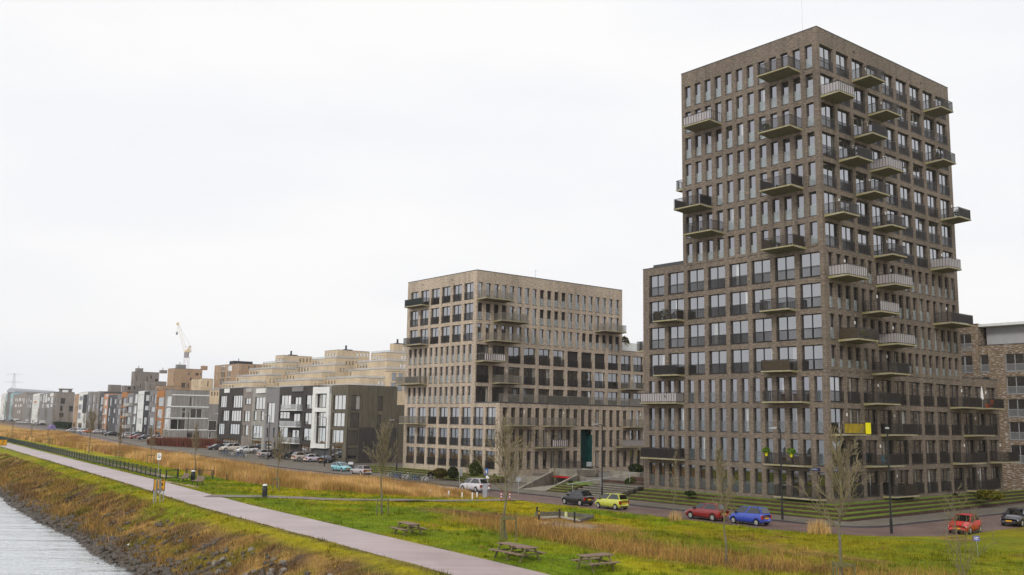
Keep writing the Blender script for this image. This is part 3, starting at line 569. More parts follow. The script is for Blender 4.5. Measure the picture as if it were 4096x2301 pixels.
# balconies that show past the left edges, on the rear side
for (yy, x0, zc) in ((L1, .7, zrow(3)), (L2, .5, zrow(9))):
    o = balcony(TW, 'R', yy, x0, zc, 3.4, 1.6); o.rotation_euler = (0, 0, math.pi); o.location = (x0 + 3.4, yy, zc)
for u in (6.6, 20.5):
    m = MB(); m.box(0, -.05, 0, .34, 0, .12); m.build('overflow_spout', BLACK, TW.root, (u, 0, ZT - .95))
m = MB(); m.tube((0, 0, 0), (0, 0, 4.6), .016, .008, 5); m.build('antenna', STEEL, TW.root, (.9, 2.2, ZT + .09))
for (u, wd, sx) in ((1.05, 1.35, 'L'), (.45, 1.0, 'R')):
    m = MB(); m.box(0, -.03, 0, wd, -.004, .3); m.box(.07, -.034, .10, wd - .25, -.031, .15, 1); m.box(.07, -.034, .18, wd - .4, -.031, .23, 1)
    TW.put(m.mesh('street_name_plate', [M('navy_enamel', (.012, .018, .075), .4, .1), M('plate_lettering', (.3, .32, .4), .5)]), 'street_name_plate', sx, 0, u, wd, zrow(13) - .52)
# ------------------------------------------------------------------ the beige block with its podium
M0 = np.array([-5.14929, 137.4598]); MYAW = .885789; MROT = math.pi / 2 - MYAW
MD = Bld('apartment_block', 'nine storey beige brick apartment block with a long lower podium, left of the tower', 'apartment block', M0, MROT)
ML, MR, MZ, MZR = 18.42, 30.44, 30.27, 28.56; PY = -5.86; PX = 42.; ZP = 10.88; ZE = 20.15
mrow = lambda k: MZR - 3.05 * k - OP_H
mLW = lambda j: .82 + 2.89 * j; mLN = lambda i: .9 + 1.437 * i; mRN = lambda i: .28 + 1.502 * i; mRW = lambda j: .2 + 2.99 * j; mPW = lambda j: PY + .92 + 2.89 * j; mPN = lambda i: .55 + 1.5 * i
WM = 2.28; WS = .88
oL = [(mLW(j), mLW(j) + WM, mrow(k), mrow(k) + OP_H) for k in range(3) for j in range(6)] + [(mLN(i), mLN(i) + WS, mrow(k), mrow(k) + OP_H) for k in range(3, 6) for i in range(12)]
oLp = [(mPW(j), mPW(j) + WM, mrow(k), mrow(k) + OP_H) for k in range(6, 9) for j in range(8)]
oRu = [(mRN(i), mRN(i) + WS, mrow(k), mrow(k) + OP_H) for k in range(3) for i in range(20)]
oRm = [(mRW(j), mRW(j) + WW, mrow(k), mrow(k) + OP_H) for k in range(3, 6) for j in range(14)]
BLIND = M('dark_blind', (.035, .029, .025), .8, .15)
gate = {(k, i) for k in (7, 8) for i in (10, 11)}
oRp = [(mPN(i), mPN(i) + WS, mrow(k), mrow(k) + OP_H) for k in range(6, 9) for i in range(27) if (k, i) not in gate] + [(mPN(10) - .05, mPN(11) + .85, .65, mrow(7) + OP_H + .1)]
MD.face('L', 0, 0, ML, ZP, MZ, oL); MD.face('L', 0, PY, ML, .2, ZP, oLp); MD.face('R', 0, 0, MR, ZE, MZ, oRu); MD.face('R', 0, 0, PX, ZP - .4, ZE, oRm)
MD.face('R', PY, 0, PX, .2, ZP, oRp); MD.back(0, 0, MR, ML, ZE, MZ); MD.back(0, PY, PX, ML, .2, ZE)
MD.flat(0, 0, MR, ML, MZ - .4); MD.flat(MR, 0, PX, ML, ZE - .15); MD.flat(0, PY, PX, 0, ZP - .35)
MD.coping(0, 0, MR, ML, MZ); MD.coping(MR + .003, 0, PX, ML, ZE); MD.cop += [(-.05, PY - .05, ZP, PX, PY + .45, ZP + .14), (-.05, PY + .45, ZP, .4, -.003, ZP + .14)]
MD.done([BRICK_M, ROOFM])
bmL = [(0, mLW(4) - .3, 5.0, 1.5, (GREENSC, 'f')), (2, mLW(4) - .3, 5.0, 1.5, (DARKSC, 'h')), (4, mLN(8) - .2, 6.6, 1.6, (DARKSC, 'h')), (6, mPW(6) - .2, 5.4, 1.5, None)]
bmR = [(0, mRN(0) - .1, 5.2, 2., None), (1, mRN(2) - .1, 5.2, 2., None), (2, mRN(1) - .1, 5.2, 2., None), (1, mRN(16) - .1, 5.2, 2., None), (3, mRW(0) - .1, 4.0, 1.9, (WHITESC, 'f')), (4, mRW(1) - .1, 4.2, 1.9, None), (4, mRW(10) - .1, 4.2, 1.9, (DARKSC, 'h'))]
bmP = [(6, mPN(0) - .1, 5.2, 1.5, None), (6, mPN(5) - .1, 5.4, 1.5, None), (6, mPN(16) - .1, 4.6, 1.5, None), (7, mPN(4) - .1, 5.4, 1.5, (WHITESC, 'h')), (7, mPN(15) - .1, 4.8, 1.5, (PALESC, 'f'))]
for k in range(9):
    z = mrow(k)
    if k < 3:
        for j in range(6): wide(MD, 'L', 0, mLW(j), z, OP_H, WM, guard=not covered(bmL, k, mLW(j), WM))
        for i in range(20):
            o = narrow(MD, 'R', 0, mRN(i), z, OP_H, WS, glass=GLASSM, guard=None if covered(bmR, k, mRN(i), WN) else 'glass', gmat=FROST)
            if (k < 2 and 8 <= i <= 11) or (k == 1 and i < 4) or (k == 2 and i >= 14): ob('sun_screen', sheet_me(WS - .1, OP_H - .1, BLIND, 0, 'sun_screen'), o, (.05, .245, .05))
    elif k < 6:
        for i in range(12): narrow(MD, 'L', 0, mLN(i), z, OP_H, WS, glass=GLASSL, guard=None if covered(bmL, k, mLN(i), WN) else 'glass', gmat=FROST)
        for j in range(14):
            o = wide(MD, 'R', 0, mRW(j), z, OP_H, glass=GLASSM, guard=k < 5 and not covered(bmR, k, mRW(j), WW))
            if k == 3 and 6 <= j <= 8: ob('sun_screen', sheet_me(WW - .16, OP_H - .16, BLIND, 0, 'sun_screen'), o, (.08, .225, .08))
    else:
        for j in range(8): wide(MD, 'L', 0, mPW(j), z, OP_H, WM, glass=GLASS if k < 7 else GLASSM, guard=not covered(bmL, k, mPW(j), WM))
        for i in range(27):
            if (k, i) not in gate: narrow(MD, 'R', PY, mPN(i), z, OP_H, WS, glass=GLASSM, guard=None)
for k, u, L, D, sc in bmL: balcony(MD, 'L', 0, u, mrow(k) + .02, L, D, screen=sc, rail=RAILG if k in (4, 6) else RAIL)
for k, u, L, D, sc in bmR: balcony(MD, 'R', 0, u, mrow(k) + .02, L, D, screen=sc, rail=RAILG)
for k, u, L, D, sc in bmP: balcony(MD, 'R', PY, u, mrow(k) + .02, L, D, screen=sc, rail=RAILG)
# terrace on the podium roof
for q in range(9):
    r = ob('terrace_railing', bars_me(4.4, 1.15, RAILG), MD.root, (.3 + q * 4.43, PY + .6, ZP + .14))
    if q in (2, 3): ob('screen', sheet_me(4.3, 1.0, DARKSC, .06, 'screen'), r, (.05, .06, 0))
    if q in (6, 7): ob('screen', sheet_me(4.3, 1.0, PALESC, .06, 'screen'), r, (.05, .06, 0))
g = MB(); gu = mPN(10) - .05; gw = mPN(11) + .85 - gu; g.box(0, .9, 0, gw, .98, mrow(7) + OP_H + .1 - .65); g.box(.0, .02, 0, .06, .9, 5.9); g.box(gw - .06, .02, 0, gw, .9, 5.9)
gd = g.build('gateway_panel', TEAL, MD.root, (gu, PY, .65)); g = MB(); g.box(0, 0, 0, 1.0, .04, 2.4); g.build('door', M('gate_dark', (.006, .022, .02), .4, .1), gd, (.35, .84, .02))
for u, zz_ in ((6.2, MZ - .85), (14, MZ - .85)):
    m = MB(); m.box(0, -.05, 0, .3, 0, .12); MD.put(m.mesh('overflow_spout', BLACK), 'overflow_spout', 'L', 0, u, .3, zz_)
m = MB(); m.tube((0, 0, 0), (0, 0, 1.7), .035, .02, 5); m.beam((-.2, 0, 1.5), (.25, 0, 1.5), .04, .04); m.build('antenna', STEEL, MD.root, (13, 2, MZ + .05))
m = MB(); m.box(0, 0, 0, 9, .05, 1.5); m.build('roof_screen', FRAMEW, MD.root, (MR + .6, 1.2, ZE + .1))
# ------------------------------------------------------------------ the brown brick block behind the tower on the right
RO = W2(4.8, 51.2); RBk = Bld('apartment_block', 'brown brick apartment block with scattered white bricks and pale railings, behind the tower', 'apartment block', (0, 0), ROT)
RBk.root.location = (*W2(-30, 51.), 0)
def rfl(k): return 21.2 - 3.0 * k     # window tops
ops = []; cols_ = [(30.0, 2.4), (33.4 - 10, 0)]
ybase = 30.0
def y_at(px, x=51.):                   # local y on the face at a picture column
    lo, hi = -20., 60.
    for _ in range(40):
        md = (lo + hi) / 2; q = W2(md, x)
        if pix(q[0], q[1], 12)[0] < px: hi = md
        else: lo = md
    return (lo + hi) / 2 + 30
q1 = (y_at(3898), y_at(3838)); q2 = (y_at(3963), y_at(3930)); q3 = (y_at(4096) - .3, y_at(4030)); q0 = (q3[0] - 5.2, q3[0] - 2.6); qm = (q3[0] - 9.2, q3[0] - 6.8)
zt0 = zat(1335, *W2(q1[0] - 30, 51.)); st_ = 3.02
RBW = []
for k in range(7):
    zt = zt0 - st_ * k; zb_ = zt - 2.35
    if zb_ < .9: break
    RBW.append((*q1, zb_, zt, 2))
    if k > 0: RBW += [(*q2, zb_, zt, 1), (*q3, zb_, zt, 2), (*q0, zb_, zt, 2), (*qm, zb_, zt, 2)]
ycut = y_at(3924); ztop = zat(1297, *W2(ycut - 30, 51.)); zlow = zat(1384, *W2(ycut - 30, 51.))
RBk.face('L', 0, ycut, 45, zlow, ztop, [o[:4] for o in RBW if o[0] > ycut and o[3] > zlow]); RBk.face('L', 0, 0, 45, .2, zlow, [(o[0], o[1], o[2], min(o[3], zlow)) for o in RBW if o[3] <= zlow])
RBk.mb.quad((0, ycut, zlow), (9, ycut, zlow), (9, ycut, ztop), (0, ycut, ztop)); RBk.back(0, 0, 16, 45, .2, zlow); RBk.back(0, ycut, 16, 45, zlow, ztop); RBk.mb.quad((0, 0, .2), (16, 0, .2), (16, 0, zlow), (0, 0, zlow)); RBk.flat(0, 0, 16, 45, zlow - .05); RBk.flat(0, ycut, 16, 45, ztop - .1)
RBk.coping(0, ycut, 16, 45, ztop); RBk.cop.append((-.03, 0, zlow, .3, ycut - .02, zlow + .09))
RBk.done([BRICK_R, ROOFM])
for (a, b_, za, zb_, n) in RBW:
    if za > zlow - .01 and a < ycut: continue
    w_ = b_ - a; h = zb_ - za; o = RBk.put(frame_me(w_, h, n, .07, FRAMEG, .16), 'window', 'L', 0, a, w_, za)
    for q in range(n): ob('pane', pane_me(w_ / n - .12, h - .14, GLASS), o, (w_ * (q + .5) / n, .2, .07))
    ob('guard_rail', bars_me(w_ + .04, 1.0, FRAMEG), o, (-.02, -.05, .02))
ph = MB(); ph.box(1.6, 0, 0, 9, ycut - .5, 2.6); pho = ph.build('penthouse', M('grey_cladding', (.42, .42, .43), .4, .06), RBk.root, (0, 0, zlow + .05)); ph = MB(); ph.box(.3, -1, 0, 9, ycut - .02, .36); ph.build('roof_edge', FRAMEW, pho, (0, 0, 2.6 + .003))
gm_ = sheet_me(7, 1.1, CLEARG, 0, 'glass_balustrade'); 
# ------------------------------------------------------------------ row houses and far blocks, measured off the picture
def zoomer(ox, oy, s): return lambda x, y: (ox + x / s, oy + y / s)
Z2 = zoomer(800, 1300, 2.2267); Z1 = zoomer(0, 1250, 2.411); C4 = zoomer(280, 1520, 6.03); C3 = zoomer(0, 1520, 6.03)
def at_depth(u, v, Y): d = ray(u, v); t = Y / d[1]; return Vector((d[0] * t, Y, d[2] * t + HC))
class PB(Bld):
    def xy(s, side, c, u):
        p = (c, u) if side == 'L' else (u, c); ca, sa = math.cos(s.rot), math.sin(s.rot); o = s.root.location
        return o.x + p[0] * ca - p[1] * sa, o.y + p[0] * sa + p[1] * ca
    def su(s, side, c, px):
        lo, hi = -60., 260.
        sign = 1 if side == 'R' else -1
        for _ in range(44):
            m = (lo + hi) / 2; q = s.xy(side, c, m); X = pix(q[0], q[1], 8)[0]
            if (X - px) * sign > 0: hi = m
            else: lo = m
        return (lo + hi) / 2
    def rect(s, side, c, zf, r):       # (x0, x1, y0, y1) in a zoomed picture -> (u0, u1, z0, z1)
        x0, y0 = zf(r[0], r[2]); x1, y1 = zf(r[1], r[3]); ua, ub = s.su(side, c, x0), s.su(side, c, x1); m = s.xy(side, c, (ua + ub) / 2)
        za, zb = zat(y1, *m) - s.z0, zat(y0, *m) - s.z0
        return (min(ua, ub), max(ua, ub), max(za, .05), zb)
def hwin(B, side, c, r, frame=FRAME, cols=None, rows=0, name='window', glass=None, sub=True):
    w_, h = r[1] - r[0], r[3] - r[2]; n = cols or max(1, int(round(w_ / 1.75)))
    o = B.put(frame_me(w_, h, n, .075, frame, .16, rows), name, side, c, r[0], w_, r[2])
    if sub: ob('pane', pane_me(w_ - .14, h - .14, glass or GLASSH), o, (w_ / 2, .2, .07))
    return o
def fline(a): return W2(a, 8 + float(off(a)))
def a_on_line(px):
    lo, hi = 60., 1500.
    for _ in range(50):
        m = (lo + hi) / 2; q = fline(m)
        if pix(q[0], q[1], 8)[0] > px: lo = m
        else: hi = m
    return (lo + hi) / 2
def hmat(name, c, plank=False, rough=.8):
    if name in MATS: return MATS[name]
    if not plank: return M(name, c, rough, .12, 1.5)
    m, t, b = newmat(name); cc = t.nodes.new('ShaderNodeTexCoord'); s = t.nodes.new('ShaderNodeSeparateXYZ'); link(t, cc.outputs['Object'], s.inputs[0]); h = math_(t, 'ADD', s.outputs[0], s.outputs[1])
    fr = math_(t, 'FRACT', math_(t, 'MULTIPLY', h, 5.2)); ln = math_(t, 'LESS_THAN', fr, .09); cb = t.nodes.new('ShaderNodeCombineXYZ'); link(t, math_(t, 'FLOOR', math_(t, 'MULTIPLY', h, 5.2)), cb.inputs[0]); link(t, math_(t, 'MULTIPLY', s.outputs[2], .12), cb.inputs[1])
    n = noise(t, cb.outputs[0], 1.7, 3, .7); n2 = noise(t, objvec(t, (1, 1, .15)), 1.2, 4, .6)
    col = mixc(t, 1., ramp(t, n, [(.3, tuple(x * .7 for x in c)), (.7, tuple(x * 1.25 for x in c))]), ramp(t, n2, [(.3, (.75,) * 3), (.7, (1.2,) * 3)]), 'MULTIPLY'); col = mixc(t, ln, col, tuple(x * .35 for x in c))
    link(t, col, b.inputs['Base Color']); b.inputs['Roughness'].default_value = .85; return m
TIMB = hmat('grey_brown_timber', (.125, .108, .074), True); TIMG = hmat('grey_timber', (.27, .25, .23), True); LTIM = hmat('light_grey_timber', (.32, .31, .28), True); TAUPE = hmat('taupe_cladding', (.25, .215, .19), True)
DGREY = hmat('dark_grey_cladding', (.075, .075, .08)); MGREY = hmat('mid_grey_cladding', (.21, .2, .2)); WHT = hmat('white_render', (.72, .72, .69)); SALM = hmat('salmon_panel', (.52, .27, .15)); ORG = hmat('orange_timber', (.45, .185, .045), True); BLK = hmat('black_panel', (.028, .028, .032)); CON = hmat('concrete_panel', (.40, .385, .36)); BLU = hmat('pale_blue_panel', (.30, .44, .47)); BRNW = hmat('brown_timber', (.2, .1, .04), True)
ROWG = 'narrow row houses along the street'
def house(nm, label, zf, x0, x1, yt, mat, rects, depth=11., frame=FRAME, boxes=(), balc=(), side=None, glass=None, d_off=0., ground=None):
    xr, _ = zf(x1, 0); xl, _ = zf(x0, 0); a0, a1 = a_on_line(xr), a_on_line(xl); p0, p1 = fline(a0), fline(a1)
    rot = math.atan2(p1[1] - p0[1], p1[0] - p0[0]) - math.pi / 2; z0 = float(street(a0)) + .05
    B = PB(nm, label, 'house', (p0[0] + d_off * math.cos(rot), p0[1] + d_off * math.sin(rot)), rot, z0, ROWG); wd = math.hypot(p1[0] - p0[0], p1[1] - p0[1])
    ztop = zat(zf(0, yt)[1], *B.xy('L', 0, wd / 2)) - z0
    ops = []; wl = []
    for r in rects:
        q = B.rect('L', 0, zf, r[:4]); q = (max(q[0], .12), min(q[1], wd - .12), q[2], min(q[3], ztop - .15))
        if q[1] - q[0] > .25 and q[3] - q[2] > .3: ops.append(q); wl.append((q, r[4] if len(r) > 4 else None))
    zmin = min([q[2] for q, _ in wl] + [9])
    if zmin > 3.3 and ground is not False: # street level glazing and door
        q = (wd * .42, wd * .9, .35, 2.55); ops.append(q); wl.append((q, None)); q = (wd * .1, wd * .1 + .95, .05, 2.45); ops.append(q); wl.append((q, 'door'))
    B.face('L', 0, 0, wd, 0, ztop, ops)
    dp = depth
    if side:
        s_top = ztop; so = []; sw = []
        dp = B.su('R', 0, zf(side[0], 0)[0])
        for r in side[1]: q = B.rect('R', 0, zf, r[:4]); so.append(q); sw.append(q)
        B.face('R', 0, 0, dp, 0, ztop, so)
        for q in sw: hwin(B, 'R', 0, q, FRAMEW if frame is FRAMEW else FRAME, glass=GLASSM)
    else: B.face('R', 0, 0, dp, 0, ztop)
    B.back(0, 0, dp, wd, 0, ztop); B.flat(0, 0, dp, wd, ztop - .02); B.coping(0, 0, dp, wd, ztop, .25, .1, .004)
    B.done([mat, ROOFM])
    for q, k in wl:
        if k == 'door': d = MB(); d.box(0, .12, 0, q[1] - q[0], .17, q[3] - q[2]); B.put(d.mesh('door', BLK if mat is not BLK else WOOD), 'door', 'L', 0, q[0], q[1] - q[0], q[2])
        elif k == 'dark': hwin(B, 'L', 0, q, frame, glass=GLASSM)
        else: hwin(B, 'L', 0, q, frame, glass=glass)
    for r in boxes:                     # panels standing proud of the front: (x0,x1,y0,y1,mat,depth)
        q = B.rect('L', 0, zf, r[:4]); w_ = q[1] - q[0]; d = MB(); d.box(0, -r[5], 0, w_, -.004, q[3] - q[2]); B.put(d.mesh('facade_panel', r[4]), 'facade_panel', 'L', 0, q[0], w_, q[2])
    for r in balc:
        q = B.rect('L', 0, zf, r[:4]); w_ = q[1] - q[0]; h = q[3] - q[2]; d = MB(); d.box(0, -1.2, -.18, w_, -.004, 0); o = B.put(d.mesh('balcony', r[4]), 'balcony', 'L', 0, q[0], w_, q[2])
        pm = r[5]; d = MB(); d.box(0, -1.2, .003, w_, -1.16, h); d.box(0, -1.16, .003, .04, -.01, h); d.box(w_ - .04, -1.16, .003, w_, -.01, h); d.build('balustrade', pm, o)
    return B
house('row_house', 'dark grey brick house with wide two-part windows at the left end of the near terrace', Z2, 158, 375, 566, BRICK_D, [(168, 228, 632, 735), (280, 368, 628, 738), (197, 255, 762, 855), (270, 362, 762, 858), (163, 220, 878, 975), (265, 355, 882, 975), (205, 350, 1015, 1085)], boxes=[(205, 252, 568, 605, WHT, .08)])
house('row_house', 'narrow taupe clad house with tall slit window beside the dark grey brick house', Z2, 375, 458, 564, TAUPE, [(392, 443, 652, 708), (388, 440, 765, 862), (400, 432, 893, 985), (377, 386, 890, 985)], boxes=[(400, 450, 566, 597, CON, .06)])
house('row_house', 'light grey timber house with pale box window on its parapet', Z2, 458, 580, 562, LTIM, [(482, 572, 643, 752), (474, 502, 768, 850), (536, 566, 770, 852), (470, 558, 896, 1015), (467, 555, 1030, 1105)], boxes=[(498, 577, 567, 608, WHT, .3)])
house('row_house', 'grey metal clad house with one two-storey window next to the balconies', Z2, 580, 697, 565, MGREY, [(592, 660, 693, 873), (597, 612, 915, 1000, 'dark'), (655, 674, 915, 1000, 'dark')])
house('row_house', 'wide dark brick house with three stacked glass balconies', Z2, 697, 1028, 550, BRICK_D, [(708, 802, 627, 745), (830, 893, 643, 755), (932, 1022, 625, 748), (700, 795, 775, 835), (823, 888, 790, 900), (925, 1018, 783, 888), (703, 785, 910, 1000), (815, 885, 935, 1045), (920, 1010, 922, 1030), (905, 1000, 1070, 1135)], boxes=[(817, 914, 552, 593, MGREY, .25)],
      balc=[(762, 908, 708, 757, WHT, CLEARG), (755, 903, 856, 903, WHT, CLEARG), (750, 898, 1000, 1048, WHT, CLEARG)])
h6 = house('row_house', 'house with tall projecting white frame around its upper windows', Z2, 1028, 1163, 552, DGREY, [(1042, 1138, 618, 735), (1042, 1130, 778, 905), (1042, 1128, 915, 1055)], ground=True,
      boxes=[(1026, 1163, 553, 612, WHT, .5), (1022, 1160, 738, 775, WHT, .5), (1012, 1152, 1058, 1098, WHT, .5), (1015, 1040, 553, 1098, WHT, .503), (1141, 1163, 553, 1098, WHT, .503)])
h7 = house('row_house', 'weathered timber corner house over a dark brick base, beside the apartment block', Z2, 1163, 1312, 540, TIMB, [(1180, 1290, 625, 755), (1176, 1286, 783, 906), (1170, 1280, 935, 1060), (1168, 1275, 1078, 1185)],
      side=(1750, [(1340, 1425, 627, 755), (1338, 1418, 785, 910), (1330, 1413, 940, 1063), (1325, 1408, 1095, 1190), (1580, 1622, 636, 760), (1577, 1615, 800, 905)]))
zd = zat(Z2(0, 912)[1], *h7.xy('R', 0, 0)) - h7.z0; dpx = h7.su('R', 0, Z2(1750, 0)[0]); xr = lambda X: h7.su('R', 0, Z2(X, 0)[0])
e = MB(); e.box(xr(1312) - .03, -.06, 0, xr(1322), -.004, zd); e.box(xr(1416), -.06, 0, dpx, -.004, zd); e.build('brick_base', BRICK_D, h7.root)
e = MB(); e.box(dpx + .02, 0, 0, dpx + 8, 7, zat(Z2(0, 712)[1], *h7.xy('R', 0, dpx)) - h7.z0); e.build('rear_wing', TIMB, h7.root)
# second terrace
gh = house('row_house', 'pale grey timber corner house with white floor bands behind the reddish hedge', Z1, 1572, 1645, 752, TIMG, [(1592, 1643, 808, 905), (1586, 1640, 918, 1015), (1580, 1638, 1028, 1130), (1600, 1628, 1148, 1205)], frame=FRAMEW,
      side=(2008, [(1817, 1850, 815, 912), (1753, 1787, 922, 1018), (1835, 1945, 930, 1020), (1650, 1790, 1032, 1132), (1810, 1935, 1155, 1212)]))
dg = gh.su('R', 0, Z1(2008, 0)[0]); zt_ = lambda y: zat(Z1(0, y)[1], *gh.xy('R', 0, dg / 2)) - gh.z0
for y in (803, 915, 1025, 1137): e = MB(); e.box(-.04, -.05, 0, dg, -.004, .28); e.build('floor_band', FRAMEW, gh.root, (0, 0, zt_(y)))
e = MB(); e.box(dg + .02, 0, 0, dg + 5.5, 6, zt_(880)); ew = e.build('rear_wing', TIMG, gh.root)
for r in ((2022, 2045, 1150, 1212), (1952, 2090, 1042, 1140)): q = gh.rect('R', 0, Z1, r); q = (max(q[0], dg + .1), q[1], q[2], q[3]); o = hwin(gh, 'R', -.3, q, FRAMEW, glass=GLASSM)
ho = [('white framed house with dark slatted panel and open loggias', 185, 388, 300, WHT, [(198, 278, 400, 495, 'dark'), (188, 266, 595, 710, 'dark'), (180, 258, 795, 935, 'dark')], dict(boxes=[(292, 386, 355, 800, BLK, .12)])),
      ('narrow grey-brown house with two recessed side windows', 388, 497, 300, MGREY, [(395, 445, 395, 525), (392, 460, 595, 780)], {}),
      ('brown grey house with slit vents and a glazed stairwell', 497, 680, 290, TAUPE, [(503, 565, 345, 545), (503, 560, 560, 780), (600, 660, 330, 352), (600, 660, 405, 430), (600, 660, 458, 485), (600, 660, 512, 535), (598, 650, 565, 700)], {}),
      ('dark house with one huge square upper window', 680, 790, 302, DGREY, [(692, 780, 415, 600), (690, 768, 635, 755), (686, 755, 865, 975)], {}),
      ('salmon coloured house with white window sills', 790, 890, 335, SALM, [(815, 885, 345, 395), (802, 865, 470, 610), (800, 870, 690, 815), (795, 858, 905, 1030)], dict(frame=FRAMEW, boxes=[(792, 880, 812, 835, WHT, .2), (792, 870, 1028, 1050, WHT, .2)])),
      ('charcoal boxed house with a tall bright window', 890, 1002, 366, DGREY, [(915, 980, 430, 630), (896, 960, 680, 870), (895, 945, 900, 1000)], {}),
      ('dark grey house with three-part strip windows', 1002, 1114, 364, DGREY, [(1022, 1095, 460, 580), (1014, 1085, 690, 800), (1008, 1075, 915, 1050)], {}),
      ('smooth mid grey house with square windows', 1114, 1222, 350, MGREY, [(1135, 1205, 475, 585), (1124, 1195, 690, 850), (1120, 1175, 915, 1080)], {}),
      ('house of brown timber slats with orange floor bands', 1222, 1345, 295, BRNW, [(1235, 1335, 430, 620, 'dark'), (1230, 1325, 665, 860, 'dark'), (1230, 1318, 930, 1040)], dict(boxes=[(1222, 1345, 300, 425, ORG, .1), (1222, 1335, 625, 662, ORG, .1), (1222, 1325, 868, 915, ORG, .1)])),
      ('grey house with three concrete balcony fronts', 1345, 1502, 325, MGREY, [(1368, 1480, 405, 560), (1366, 1470, 645, 800), (1362, 1460, 890, 1080)], dict(balc=[(1350, 1490, 560, 625, CON, CON), (1350, 1480, 805, 872, CON, CON), (1348, 1470, 1090, 1155, CON, CON)])),
      ('dark house glazed over all floors with thin white bars', 1502, 1612, 275, DGREY, [(1517, 1600, 340, 560), (1508, 1590, 600, 820), (1508, 1580, 850, 1060)], dict(frame=FRAMEW)),
      ('white house with a full-width top window', 1612, 1756, 268, WHT, [(1628, 1748, 345, 555), (1618, 1735, 715, 800), (1616, 1726, 930, 1085), (1630, 1695, 1215, 1290)], dict(frame=FRAMEW)),
      ('house of alternating black panels and bright windows', 1756, 1893, 280, BLK, [(1768, 1885, 360, 510), (1762, 1882, 620, 735), (1762, 1855, 900, 1080)], {}),
      ('plain grey house with a projecting corner window', 1893, 2062, 260, MGREY, [(1915, 1965, 390, 525), (1985, 2045, 345, 575), (1925, 2035, 650, 770), (1900, 2025, 900, 1100)], {}),
      ('bright orange timber house beside the pale grey timber one', 2062, 2264, 255, ORG, [(2082, 2240, 415, 640), (2072, 2215, 700, 930), (2068, 2205, 975, 1205), (2068, 2200, 1240, 1370)], {})]
for lb, x0, x1, yt, mat, rects, kw in ho: house('row_house', lb, C4, x0, x1, yt, mat, rects, **kw)
fr = [('pale house with white bays at the left picture edge', 0, 100, 335, WHT, [(5, 40, 370, 520), (52, 97, 405, 520), (50, 80, 560, 650)], {}),
      ('pale blue house with dark upper recess in the far row', 100, 285, 333, BLU, [(125, 150, 440, 525), (155, 255, 445, 535, 'dark'), (178, 215, 590, 650, 'dark'), (262, 280, 560, 640)], {}),
      ('far brown brick house with many small bright windows', 285, 600, 340, BRICK_G, [(335, 365, 435, 510), (380, 402, 430, 535), (422, 470, 430, 510), (495, 520, 430, 505), (335, 385, 585, 650), (410, 440, 590, 650), (455, 500, 580, 650), (410, 435, 735, 800), (450, 480, 735, 800), (530, 560, 440, 560)], {}),
      ('far grey house with irregular slit windows', 600, 762, 375, MGREY, [(605, 622, 440, 565), (655, 677, 430, 510), (700, 735, 485, 535), (640, 665, 585, 660), (690, 720, 600, 680)], {}),
      ('far white and red house with stacked bays', 762, 925, 332, WHT, [(772, 862, 405, 505), (875, 915, 370, 550), (790, 850, 575, 700), (862, 905, 575, 700)], dict(boxes=[(800, 862, 508, 555, SALM, .15)])),
      ('far pale row house with tall white bays and grey strips', 925, 1258, 318, MGREY, [(935, 965, 380, 510), (1005, 1042, 340, 545), (1052, 1100, 330, 540), (1108, 1170, 420, 500), (1190, 1250, 410, 560), (998, 1030, 575, 670), (1090, 1160, 585, 670), (1190, 1240, 580, 650)], dict(boxes=[(1180, 1256, 320, 400, WHT, .2)]))]
for lb, x0, x1, yt, mat, rects, kw in fr: house('row_house', lb, C3, x0, x1, yt, mat, rects, frame=FRAMEW, **kw)
bh = house('brick_house', 'big grey-brown brick corner house with roof cabin', C3, 1262, 1322, 312, BRICK_G, [(1290, 1318, 430, 570, 'dark'), (1285, 1312, 610, 740, 'dark')],
      side=(1765, [(1435, 1540, 440, 575), (1437, 1495, 618, 750), (1425, 1530, 795, 890), (1650, 1745, 628, 760), (1755, 1763, 450, 530)]))
q0_ = bh.su('R', 0, C3(1385, 0)[0]); q1_ = bh.su('R', 0, C3(1715, 0)[0]); zt2 = zat(C3(0, 312)[1], *bh.xy('R', 0, 4)) - bh.z0; zt3 = zat(C3(0, 195)[1], *bh.xy('R', 0, 4)) - bh.z0
e = MB(); e.box(q0_ + .4, .6, 0, q1_ - .5, 6, zt3 - zt2 - .8); rc = e.build('roof_cabin', BRICK_G, bh.root, (0, 0, zt2 - .01)); e = MB(); e.box(q0_, .1, 0, q1_, 6.6, .5); e.build('cabin_roof', MGREY, rc, (0, 0, zt3 - zt2 - .79)); e = MB(); e.box(q0_ + 1.6, .5, .3, q1_ - 2.5, .58, zt3 - zt2 - 1.1); e.build('cabin_window', GLASSH, rc)
house('row_house', 'tan brick house right beside the big grey-brown corner house', C3, 1768, 1870, 345, BRICK_O, [(1800, 1810, 640, 735), (1836, 1856, 640, 735), (1790, 1800, 450, 520)], depth=9)
